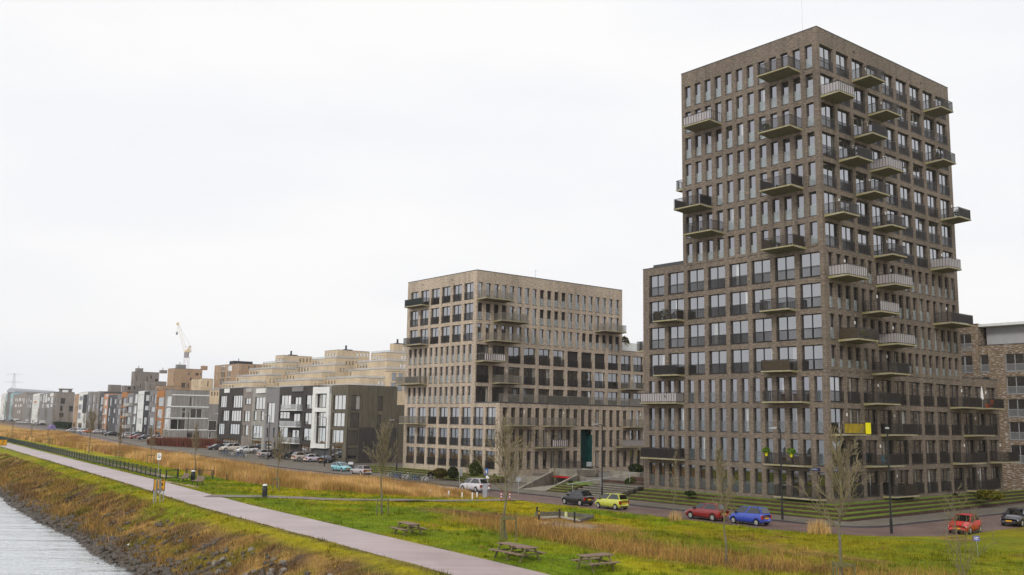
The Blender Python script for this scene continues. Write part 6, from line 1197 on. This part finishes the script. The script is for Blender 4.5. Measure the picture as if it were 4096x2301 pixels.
for k in range(9):
    q = P(890 + k * 11.5, 1822 + k * 1.5, .95); m_, ky = BC[(k * 2) % 5]; bike(ORD[k] + ' bicycle from the left by the reeds before the row houses', q, AB_ + random.uniform(-.3, .3) if k < 7 else AA, m_, ky, 'bicycles by the reeds before the row houses')
for k in range(4): q = P(300 + k * 12, 1738 + k, 2.); bike(ORD[k] + ' far bicycle from the left beside the far parking bays', q, AB_, *BC[k % 5], 'far bicycles by the parked cars')
q = P(2552, 1898, 1.1); bike('dark bicycle with white tyres against the courtyard shrubs', q, 2.6, *BC[0], None); q = P(2566, 1899, 1.1); bike('grey bicycle at the left edge of the tower courtyard', q, .4, *BC[1], None)
cb = thing('cargo_bike', 'black cargo bicycle with a rain hood in the courtyard', 'cargo bicycle', P(2366, 1888, 1.08), 2.8); w_, f, h, s = bike_meshes(BLACK, 'k'); ob('frame', f, cb, (-.5, 0, 0)); ob('wheel', w_, cb, (-1., 0, .34)); ob('wheel', w_, cb, (1.2, 0, .34)); m = MB(); m.prism([(-.1, -.4), (1, -.35), (1, .35), (-.1, .4)], .3, .8); bx_ = m.build('box', BLACK, cb); m = MB(); m.xprism([(-.38, .8), (-.3, 1.45), (.3, 1.45), (.38, .8)], -.1, .7); m.build('rain_hood', CLEARG, bx_)
# ------------------------------------------------------------------ lamps, signs, benches, tables and small things
def lampmesh():
    a = MB(); a.lathe([(.11, 0), (.11, 1.1), (.075, 1.15), (.06, 8.0)], 8); h = MB(); h.tube((0, 0, 7.95), (-.15, 0, 8.12), .05, .045, 6); h.tube((-.15, 0, 8.12), (-.75, 0, 8.18), .045, .04, 6)
    g = MB(); pr = [(-.65, .0), (-.75, .09), (-1.15, .13), (-1.5, .05), (-1.55, 0)]; g.xprism([(-.17, .0), (-.1, .11), (.1, .11), (.17, .0)], -1.5, -.7); g.v = [(x, y, z + 8.13 + .04 * (x + 1.5)) for x, y, z in g.v]
    l = MB(); l.box(-1.42, -.12, 8.105, -.8, .12, 8.125); return a.mesh('pole', BLACK), h.mesh('arm', BLACK), g.mesh('lamp_head', STEEL), l.mesh('lamp_glass', LENS)
LM = lampmesh()
def lamp(label, u, v, z, rz, s=1.):
    p = P(u, v, z); r = thing('street_lamp', label, 'street lamp', p, rz, 'black street lamps along the street'); os_ = [ob(n, me, r) for n, me in zip(('pole', 'arm', 'lamp_head'), LM[:3])]; l = ob('lamp_glass', LM[3], os_[2])
    for o in os_: o.scale = (s, s, s)
for lb, u, v, z, vt in (('tall black street lamp on the verge before the tower corner', 3566, 2134, .02, 1712), ('black street lamp on the pavement in front of the tower left face', 3130, 2079, .12, 1712), ('black street lamp beside the black and yellow-green cars', 2408, 1988, .12, 1697), ('black street lamp in front of the podium of the beige block', 1930, 1884, .4, 1690), ('black street lamp at the left end of the beige block', 1586, 1893, .12, 1680),
                        ('black street lamp right in front of the white framed house', 1297, 1867, .12, 1668), ('black street lamp before the light grey timber house', 1071, 1840, .5, 1660), ('black street lamp at the left end of the dark brick house', 877, 1806, .9, 1655), ('black street lamp in front of the pale grey timber house', 747, 1791, 1.1, 1648), ('black street lamp behind the silver estate', 493, 1752, 2., 1640), ('black street lamp before the salmon coloured house', 410, 1738, 2., 1637), ('black street lamp among the far parked cars', 83, 1692, 2., 1628)):
    p = P(u, v, z); hgt = zat(vt, p.x, p.y) - z; lamp(lb, u, v, z, AB_ * 0 + math.atan2(RB[1], RB[0]) if u != 3566 else AB_ + .5, hgt / 8.2)
def axis(u0, v0, u1, v1, dz):          # two picture points at a height above the meadow -> middle on the ground, angle
    g = G((u0 + u1) / 2, (v0 + v1) / 2 + 30); z = g.z
    for _ in range(6):
        a, b = P(u0, v0, z + dz), P(u1, v1, z + dz); c = (a + b) / 2; z = gz(c.x, c.y)
    return Vector((c.x, c.y, z)), math.atan2(b.y - a.y, b.x - a.x), (b - a).length
def ptable(label, u0, v0, u1, v1, L, n):
    c, an, ln = axis(u0, v0, u1, v1, .76); r = thing('picnic_table', label, 'picnic table', c, an); W_ = .78
    def pl(L): 
        m = MB(); m.box(-L / 2, -.07, -.02, L / 2, .07, .02); return m.mesh('plank', WOOD)
    me = cached(('plank', L), lambda: pl(L))
    for k in range(5): ob('plank', me, r, (0, (k - 2) * .152, .74 + random.uniform(-.004, .004)))
    for s in (-1, 1):
        for k in range(2): ob('seat_plank', me, r, (0, s * (.68 + k * .15), .44))
    for q in range(n):
        x = -L / 2 + .28 + (L - .56) * q / (n - 1)
        for s in (-1, 1): m = MB(); m.beam((x, s * .28, .71), (x, s * .72, -.05), .05, .11); m.build('leg', WOODG, r)
        m = MB(); m.beam((x, -.82, .39), (x, .82, .39), .045, .1); m.beam((x, -.36, .69), (x, .36, .69), .045, .08); m.build('brace', WOODG, r)
    return r
ptable('small weathered picnic table, farthest from the camera', 1601, 2085, 1670, 2099, 1.85, 2); ptable('long weathered picnic table with three leg frames by the path', 1999, 2167, 2143, 2193, 2.75, 3); ptable('short picnic table at the right, nearest to the bottom picture edge', 2336, 2222, 2428, 2215, 1.8, 2)
def bench(label, u, v, an):
    p = G(u, v); r = thing('park_bench', label, 'bench', p, an); L = 2.1; m = MB(); m.box(-L / 2, -.05, -.02, L / 2, .05, .02); me = m.mesh('slat', WOOD)
    for k in range(4): ob('slat', me, r, (0, -.25 + k * .125, .45 + .01 * k))
    for k in range(4): o = ob('slat', me, r, (0, .24 + .05 * k, .55 + .115 * k)); o.rotation_euler = (math.radians(68), 0, 0)
    for x in (-.7, .7): m = MB(); m.beam((x, -.3, .42), (x, .28, .44), .06, .05); m.beam((x, -.26, .42), (x, -.34, 0), .06, .05); m.beam((x, .18, .43), (x, .3, 0), .06, .05); m.beam((x, .25, .42), (x, .44, .98), .05, .05); m.build('leg', BLACK, r)
def pdir(u0, v0, u1, v1, z): a, b = P(u0, v0, z), P(u1, v1, z); return math.atan2(b.y - a.y, b.x - a.x)
bench('weathered slatted bench left of the bin by the gates', 732, 1928, pdir(707, 1912, 755, 1921, 1.4)); bench('weathered slatted bench right of the bin by the gates', 790, 1941, pdir(757, 1927, 816, 1936, 1.4))
def bin_(label, u, v, s=1., top=PALE):
    r = thing('litter_bin', label, 'litter bin', G(u, v)); m = MB(); m.lathe([(.26 * s, 0), (.27 * s, .95 * s), (.275 * s, 1.0 * s)], 16); m.build('body', M('bin_grey', (.05, .053, .06), .5, .2), r, smooth=True); m = MB(); m.lathe([(.275 * s, 1.16 * s), (.27 * s, 1.24 * s), (.16 * s, 1.34 * s), (.02, 1.36 * s)], 16); m.build('lid', top, r, smooth=True)
    m = MB(); m.lathe([(.24 * s, 1.0 * s), (.24 * s, 1.165 * s)], 12); m.build('slot', BLACK, r); return r
bin_('dark grey litter bin with pale lid standing on the footpath', 1058, 1990, .9); bin_('dark litter bin between the two benches', 771, 1926, .92)
r = thing('waste_container', 'silver topped underground waste container on the corner lawn', 'waste container', P(1403, 1879, .1)); m = MB(); m.box(-.4, -.4, 0, .4, .4, .85); m.build('body', M('bin_grey', (.05, .053, .06)), r); m = MB(); m.xprism([(-.4, .853)] + [(-.4 * math.cos(math.pi * k / 8), .853 + .4 * math.sin(math.pi * k / 8)) for k in range(1, 8)] + [(.4, .853)], -.4, .4); m.build('lid', STEEL, r)
# fence along the path, gates, posts
fa = 62.6; f0 = Vector((*W2(fa, float(pathU(fa)) + .95), 1.)); fc = thing('path_fence', 'long dark green wire fence along the right edge of the cycle path', 'fence', f0)
FG = M('fence_green', (.022, .033, .026), .5, .1); pm = MB(); pm.box(-.05, -.05, -.1, .05, .05, 1.16); pme = pm.mesh('post', FG)
def wirepanel(L):
    m = MB(); n = int(L / .11)
    for z in (.08, .35, .62, .88, 1.04): m.box(0, -.012, z - .012, L, .012, z + .012)
    for k in range(n + 1): x = L * k / n; m.box(x - .006, -.005, .06, x + .006, .005, 1.05)
    return m.mesh('wire_panel', FG)
wpm = wirepanel(2.5); a = fa; k = 0
while k < 90:
    p = Vector((*W2(a, float(pathU(a)) + .95), 1.)); a2 = a + 2.5; q = Vector((*W2(a2, float(pathU(a2)) + .95), 1.)); ob('post', pme, fc, p - f0); o = ob('wire_panel', wpm, fc, p - f0, math.atan2(q.y - p.y, q.x - p.x)); o.scale = ((q - p).length / 2.5, 1, 1); a = a2; k += 1
ob('post', pme, fc, Vector((*W2(a, float(pathU(a)) + .95), 1.)) - f0)
def gate(label, pts, leaf):
    ps = [G(*q) for q in pts]; r = thing('park_gate', label, 'gate', ps[0]); 
    for p in ps: m = MB(); m.box(-.06, -.06, -.1, .06, .06, 1.15); m.build('post', FG, r, p - ps[0])
    for a_, b_ in leaf:
        d = ps[b_] - ps[a_]; L = Vector((d.x, d.y)).length; o = thing('x', None, None); bpy.data.objects.remove(o); m = MB()
        for z in (.12, 1.05): m.box(.14, -.025, z - .03, L - .14, .025, z + .03)
        for x in (.17, L - .17): m.box(x - .03, -.024, .15, x + .03, .024, 1.02)
        n = int(L / .14)
        for k in range(2, n - 1): x = L * k / n; m.box(x - .006, -.006, .15, x + .006, .006, 1.02)
        m.build('gate_leaf', FG, r, ps[a_] - ps[0], math.atan2(d.y, d.x))
gate('single dark green gate behind the left bench', ((663, 1919), (711, 1913)), ((0, 1),)); gate('double dark green gate behind the right bench', ((743, 1912), (797, 1915), (851, 1919)), ((0, 1), (1, 2)))
for k, (u, v, hh_) in enumerate(((907, 1923, 24), (960, 1926, 24), (998, 1930, 17), (1024, 1934, 10))):
    p = G(u, v); h = hh_ * math.hypot(p.x, p.y) / F; tag(ob('fence_post', cached(('fpost', hh_), lambda: (lambda m: (m.tube((0, 0, -.1), (0, 0, h), .06, .06, 7), m.mesh('fence_post', BLACK))[1])(MB())), None, p), ['dark wooden post by the reeds, first right of the double gate', 'dark wooden post by the reeds, second right of the double gate', 'short dark post by the reeds behind the litter bin', 'lowest dark post by the reeds above the footpath'][k], 'post', 'dark posts along the reeds')
# signs
def ysign(label, u, v, wpx, hpx, legpx, turn, marks, dist=None):
    p = G(u, v); k = math.hypot(p.x, p.y) / F; w_, h, lg = wpx * k, hpx * k, legpx * k; r = thing('river_sign', label, 'sign', p, math.atan2(-p.x, p.y) * 1. + turn)
    for x in (-w_ * .42, w_ * .42): m = MB(); m.box(x - .045, .04, -.3, x + .045, .13, lg + h * .9); m.build('post', STEEL, r)
    m = MB(); m.box(-w_ / 2, 0, lg, w_ / 2, .035, lg + h); b = m.build('board', BLACK, r); m = MB(); m.box(-w_ / 2 + .05, -.006, lg + .05, w_ / 2 - .05, -.002, lg + h - .05); m.build('face', YELLOW, b)
    if marks: 
        m = MB(); 
        for (x0, z0, x1, z1) in marks: m.beam((w_ * x0, -.012, lg + h * z0), (w_ * x1, -.012, lg + h * z1), .012, .09)
        m.build('lettering', BLACK, b)
    return r, w_, h, lg
ysign('yellow river sign with black Z at the left picture edge', 3, 1802, 34, 21, 16, 0., [(-.02, .78, .28, .78), (.28, .78, -.02, .24), (-.02, .24, .28, .24)])
r, w_, h, lg = ysign('yellow river sign with black marks partly behind grey boards, beside the path', 633, 2008, 40, 43, 40, .05, [(.02, .72, .30, .55), (.30, .55, .10, .38), (-.3, .14, .34, .14), (-.18, .4, -.14, .4), (.2, .88, .34, .88)])
for (dx, tilt, lb) in ((-.02, .75, 'grey back of a slanted sign board in front of the yellow river sign'), (.72, .5, 'pale slanted sign board at the right of the yellow river sign')):
    o = thing('river_sign', lb, 'sign', r.location + Vector((dx * .55, -.55 - dx * .2, -.15)), tilt + .75); m = MB(); m.xprism([(-.15, 0), (-.15, .04), (.15, .04), (.15, 0)], 0, 1.2); m.v = [(y, z, x) for x, y, z in m.v]; b = m.build('board', STEEL, o, (0, 0, 1.0)); b.rotation_euler = (math.radians(8), math.radians(-17), 0)
    for x in (-.06,): m = MB(); m.tube((x + .25, .05, -.5), (x, .05, 1.3), .045, .045, 6); m.build('post', STEEL, o)
p = G(631, 1914); r = thing('dog_sign', 'white dog rule sign on a tall pole behind the path fence', 'sign', p); hgt = zat(1813, p.x, p.y) - p.z; m = MB(); m.tube((0, 0, -.1), (0, 0, hgt), .035, .03, 6); m.build('pole', STEEL, r)
m = MB(); m.box(-.24, -.03, hgt - .78, .24, 0, hgt); b = m.build('board', WHITEP, r); m = MB(); z0 = hgt - .52
for q in ((-.13, .0, .1, .1), (-.13, -.1, -.09, 0), (.06, -.1, .1, 0), (.08, .06, .17, .16), (-.17, .08, -.12, .15)): m.box(q[0], -.036, z0 + q[1], q[2], -.032, z0 + q[3])
for q in ((-.15, .2, .05, .23), (-.15, .27, .15, .3), (-.15, .34, .1, .37)): m.box(q[0], -.036, z0 + q[1], q[2], -.032, z0 + q[3])
m.build('symbol', BLACK, b)
def sgn(label, u, v, vt, kind, tilt=0.):
    p = G(u, v); hgt = zat(vt, p.x, p.y) - p.z; r = thing('road_sign', label, 'sign', p, math.atan2(-p.x, p.y)); m = MB(); m.tube((0, 0, -.1), (tilt, 0, hgt), .035, .035, 6); m.build('pole', STEEL, r); m = MB()
    if kind == 'round': m.lathe([(.32, -.012), (.32, .012)], 18); m.v = [(x + tilt, z - .05, y + hgt - .34) for x, y, z in m.v]; m.build('disc', M('sign_back', (.30, .32, .33), .5, .1), r)
    if kind == 'side': m.box(-.02, -.08, hgt - .95, .28, -.04, hgt - .1); m.build('board', M('sign_back', (.30, .32, .33)), r, rz=.5)
    if kind == 'blue':
        m.box(-.2, -.08, hgt - .75, .2, -.04, hgt); b = m.build('board', BLUEP, r, (tilt, 0, 0)); m = MB(); m.box(-.09, -.086, hgt - .5, .06, -.082, hgt - .2); m.build('symbol', WHITEP, b); m = MB(); m.box(-.05, -.09, hgt - 1.1, .32, -.05, hgt - .78); m.build('lower_board', WHITEP, r, (tilt, 0, 0))
sgn('pole with narrow grey sign board left of the silver people carrier', 1839, 1964, 1873, 'side', -.12); sgn('round road sign seen from behind, left of the garage ramp', 2073, 1980, 1905, 'round'); sgn('blue square road sign leaning above the grey pillar', 1953, 1982, 1875, 'blue', -.25)
p = G(1939, 1991); r = thing('service_pillar', 'plain grey service pillar before the tail of the silver people carrier', 'pillar', p, .3); m = MB(); m.box(-.2, -.2, -.1, .2, .2, 1.5); m.build('body', M('pillar_grey', (.36, .36, .42), .6, .08), r); m = MB(); m.box(-.21, -.21, .72, .21, .21, .76); m.build('band', STEEL, r)
p = G(3914, 2232); hgt = zat(2145, p.x, p.y) - p.z; r = thing('small_sign', 'small blue and lilac sign on a thin stake by the bright red car', 'sign', p, math.atan2(-p.x, p.y)); m = MB(); m.tube((0, 0, -.1), (-.08, 0, hgt), .02, .02, 5); m.build('stake', STEEL, r); m = MB(); m.box(-.25, -.03, hgt - .3, .12, 0, hgt + .02); b = m.build('board', M('lilac_blue', (.14, .16, .5), .4, .3), r)
m = MB(); m.box(-.2, -.035, hgt - .1, .08, -.031, hgt - .06); m.box(-.2, -.035, hgt - .2, .02, -.031, hgt - .16); m.build('lettering', WHITEP, b)
for k, (u, v) in enumerate(((1721, 1983), (1795, 1988), (1848, 1995), (1889, 1997), (1908, 1993))):
    r = thing('bollard', ['short white post farthest left by the side path', 'short white post second from the left by the side path', 'short white post third from the left by the side path', 'short white post fourth from the left by the side path', 'short white post just left of the grey pillar'][k], 'bollard', G(u, v), 0, 'white posts by the side path'); m = MB(); m.lathe([(.075, -.1), (.075, .62), (.05, .66)], 9); m.build('post', WHITEP, r)
for k, (u, v) in enumerate(((2005, 2001), (2039, 2002))):
    r = thing('bollard', ['red and white banded post left of the tree by the side path', 'red and white banded post half behind the crooked tree'][k], 'bollard', G(u, v), 0, 'red and white posts'); m = MB(); m.lathe([(.07, -.1), (.07, .85), (.04, .88)], 9); b = m.build('post', REDP, r)
    for z in (.28, .56): m = MB(); m.lathe([(.074, z), (.074, z + .14)], 9); m.build('band', WHITEP, b)
tag(ob('plastic_bag', (lambda m: (m.lathe([(.18, 0), (.24, .1), (.12, .25), (.03, .3)], 7), m.mesh('plastic_bag', M('bag_blue', (.35, .45, .55), .4)))[1])(MB()), None, G(1790, 1989)), 'pale blue scrap of plastic on the grass by the white posts', 'litter')
p = G(2145, 1984)
p = G(516, 2184); m = MB(); m.lathe([(.14, 0), (.17, .08), (.05, .16)], 7); tag(m.build('plastic_bag', WHITEP, None, p), 'white scrap of litter on the brown bank', 'litter')
# sand pit under construction
sp0 = G(2290, 2085); pit = thing('sand_pit', 'sand pit with low concrete walls and plank edge on the meadow', 'sand pit', sp0)
def gpt(u, v): p = G(u, v); return p - sp0
PITC = M('old_concrete', (.135, .12, .10), .9, .3); PLNK = M('pale_plank', (.36, .32, .29), .8, .2)
def wallpiece(nm, u0, v0, u1, v1, h, th, mat, lift=0.):
    a, b = gpt(u0, v0), gpt(u1, v1); m = MB(); m.beam(a + Vector((0, 0, h / 2 + lift)), b + Vector((0, 0, h / 2 + lift)), th, h); m.build(nm, mat, pit)
wallpiece('wall', 2143, 2066, 2243, 2064, .36, .2, PITC); wallpiece('wall', 2243, 2064, 2372, 2076, .36, .2, PITC); wallpiece('wall', 2318, 2090, 2372, 2078, .3, .2, PITC)
for dv in (0, 3): wallpiece('plank', 2161, 2077 + dv, 2238, 2073 + dv, .09, .2, PLNK, .1); wallpiece('plank', 2238, 2073 + dv, 2318, 2088 + dv, .09, .2, PLNK, .1)
for k, (u, v, hp) in enumerate(((2148, 2062, 33), (2156, 2081, 37), (2238.5, 2078, 41), (2298, 2091, 42))):
    p = G(u, v); h = hp * math.hypot(p.x, p.y) / F; m = MB(); m.tube((0, 0, -.2), (0, 0, h), .075, .075, 8); r = m.build('timber_post', BLACK, None, p); tag(r, ['dark post at the far left corner of the sand pit', 'dark post with yellow tag at the near left corner of the sand pit', 'dark post in the middle of the sand pit edge', 'dark post at the right end of the plank edge'][k], 'post', 'posts round the sand pit')
    if k == 1: m = MB(); m.box(-.05, -.085, h - .3, .05, -.076, h - .12); m.build('tag_plate', YELSC, r)
p = G(2264, 2076); m = MB(); m.lathe([(.1, 0), (.13, .1), (.11, .4), (.08, .42)], 9); tag(m.build('bucket', M('pale_yellow_plastic', (.6, .62, .3), .4), None, p + Vector((0, 0, .15))), 'pale yellow bucket on the sand pit planks', 'bucket')
# ------------------------------------------------------------------ things on the balconies
def plant(label, B, side, k, u, d, s=.5, col=(.04, .06, .012), row=zrow, pot=None, flo=0., dz=.02):
    p = B.world(side, 0 if B is TW or side == 'L' else 0, u, row(k), d); p.z += dz; r = thing('potted_plant', label, 'plant', p); m = MB(); m.lathe([(.13, 0), (.18, .34)], 8); m.build('pot', pot or BLACK, r); leaves('foliage', (0, 0, .34 + s * .6), (s * .75, s * .75, s * .7), 160, col, parent=r, ls=.1)
for lb, side, k, u, d, s, c in (('green shrub in a pot on the third balcony from the top left of the corner', 'L', 2, LN(3) + .5, 1.3, .55, (.05, .07, .01)), ('trailing plant on the brown railed balcony of the tower left face', 'L', 6, LN(3), 1.2, .5, (.05, .055, .012)), ('feathery plant above the brown screened balcony at the far left', 'L', 8, LW(6) + 2.2, .8, .75, (.045, .06, .018)), ('plants along the long balcony at the left tower edge', 'L', 11, LN(13), .9, .6, (.05, .045, .02)),
                            ('yellowish plant on the brown screened balcony right of the corner', 'R', 9, RN(2) + .6, 1.6, .5, (.16, .15, .02)), ('dark plants on the balcony jutting past the right tower edge', 'R', 4, RW(8) + 1.4, 1.3, .55, (.02, .03, .01)), ('dark shrub on the third floor balcony at the right', 'R', 2, RW(7) + .7, 1.2, .5, (.02, .035, .012)), ('climbing plant on the second balcony left of centre', 'R', 3, RW(1) + .5, 1.2, .6, (.02, .03, .012)), ('bushy plant on the low balcony with dark screens', 'R', 11, RW(3) - .6, .8, .55, (.03, .04, .015))): plant(lb, TW, side, k, u, d, s, c)
for k, (u, lb) in enumerate(((LN(4) - .25, 'fern in a yellow hanging pot at the left end of the balcony rail'), (LN(1) + 1.2, 'fern in a yellow hanging pot at the right end of the balcony rail'))):
    p = TW.world('L', 0, u, zrow(13) + 1.0, 1.46); r = thing('hanging_pot', lb, 'plant', p); m = MB(); m.lathe([(.1, -.25), (.2, .1)], 9); m.build('pot', M('bright_yellow', (.75, .68, .02), .4), r); leaves('foliage', (0, 0, .28), (.42, .42, .32), 160, (.10, .19, .008), parent=r, ls=.11)
def chair(label, B, side, k, u, d, mat, an=0.):
    p = B.world(side, 0, u, zrow(k) + .02, d); r = thing('balcony_chair', label, 'chair', p, B.rot + an); m = MB(); m.box(-.24, -.24, .42, .24, .24, .46); m.build('seat', mat, r); m = MB(); m.box(-.24, .2, .46, .24, .25, .95); m.build('backrest', mat, r)
    for x in (-.21, .21):
        for y in (-.21, .21): m = MB(); m.box(x - .02, y - .02, 0, x + .02, y + .02, .42); m.build('leg', mat, r)
ORC = M('bright_orange', (.75, .13, .01), .4, .08); chair('bright orange chair on the low right balcony', TW, 'R', 11, RW(10) + 2.3, .8, ORC, 2.5); chair('light blue chair on the dark low balcony right of the corner', TW, 'R', 13, RW(2) + 2.1, .8, M('chair_blue', (.12, .42, .55), .4), 1.)
p = TW.world('R', 0, RW(10) + 1.4, zrow(11) + .02, .85); r = thing('balcony_table', 'bright orange low table beside the orange chair', 'table', p, ROT); m = MB(); m.box(-.3, -.25, .4, .3, .25, .46); m.build('tabletop', ORC, r); m = MB()
for x in (-.26, .2): m = MB(); m.box(x, -.2, 0, x + .06, .2, .4); m.build('leg', ORC, r)
p = TW.world('R', 0, RW(10) - .2, zrow(11) + .02, .9); r = thing('folded_parasol', 'folded white parasol on the low right balcony', 'parasol', p); m = MB(); m.tube((0, 0, 0), (0, 0, 2.4), .03, .03, 6); m.build('pole', STEEL, r); m = MB(); m.lathe([(.17, .95), (.13, 1.6), (.05, 2.35)], 8); m.build('canopy', WHITEP, r)
p = TW.world('R', 0, RW(0) + 3.75, zrow(12) + .02, 1.5); r = ob('hanging_cloth', (lambda m: ([m.quad((.95 * i / 6, -.03 * (i % 2), .02), (.95 * (i + 1) / 6, -.03 * ((i + 1) % 2), .0), (.95 * (i + 1) / 6, -.02 * ((i + 1) % 2), 1.08), (.95 * i / 6, -.02 * (i % 2), 1.08)) for i in range(6)], m.mesh('hanging_cloth', M('banana_yellow', (.85, .75, .0), .7, .1)))[1])(MB()), None, p - Vector((0, .0, 0)), ROT); tag(r, 'bright yellow cloth hung over the end of the yellow balcony', 'cloth'); r.location = TW.world('R', 0, RW(0) + 3.35, zrow(12) + .02, 1.56)
for lb, k, u in (('dark barbecue and furniture on the long balcony left of the street sign', 13, LN(13) + .6),):
    p = TW.world('L', 0, u, zrow(k) + .02, .8); r = thing('barbecue', lb, 'barbecue', p, ROT); m = MB(); m.lathe([(.1, .7), (.3, .85), (.3, 1.0), (.1, 1.15)], 10); m.build('bowl', BLACK, r)
    for x in (-.15, .15): m = MB(); m.tube((x, 0, 0), (x * .6, 0, .75), .02, .02, 5); m.build('leg', STEEL, r)
for lb, side, k, u in (('dark wooden garden table on the balcony with the yellow pots', 'L', 13, LN(2) + .4), ('dark garden table on the eleventh row balcony', 'L', 11, LN(2) + .3)):
    p = TW.world(side, 0, u, zrow(k) + .02, .8); r = thing('garden_table', lb, 'table', p, ROT + math.pi / 2); m = MB(); m.box(-.8, -.35, .68, .8, .35, .73); m.build('tabletop', WOOD, r)
    for x in (-.7, .7): m = MB(); m.box(x - .03, -.3, 0, x + .03, .3, .68); m.build('leg', WOOD, r)
p = MD.world('R', 0, MR + 2.4, ZE, -2.); r = thing('potted_plant', 'spiky palm with orange tips on the roof edge of the beige block', 'plant', p); m = MB(); m.box(-.4, -.4, 0, .4, .4, .5); m.build('pot', BLACK, r); leaves('foliage', (0, 0, 1.6), (.9, .9, 1.), 260, (.10, .09, .02), parent=r, ls=.3); m = MB(); m.tube((0, 0, .4), (0, 0, 1.5), .06, .04, 6); m.build('stem', WOOD, r)
# wall lamps beside balcony doors
wl = MB(); wl.box(-.05, -.09, 0, .05, -.003, .3); wme = wl.mesh('wall_lamp', WHITEP)
for k, u, L, D, sc in balR:
    o = TW.put(wme, 'wall_lamp', 'R', 0, u + 2.62 if k < 7 else u + 2.95 if k < 11 else u + 2.75, 0, zrow(k) + 1.7)
for B, bl3, sd, c in ((MD, bmR, 'R', 0), (MD, bmP, 'R', PY)):
    for k, u, L, D, sc in bl3: B.put(wme, 'wall_lamp', sd, c, u + 4.0 if L > 4.5 else u + 2.7, 0, mrow(k) + 1.7)
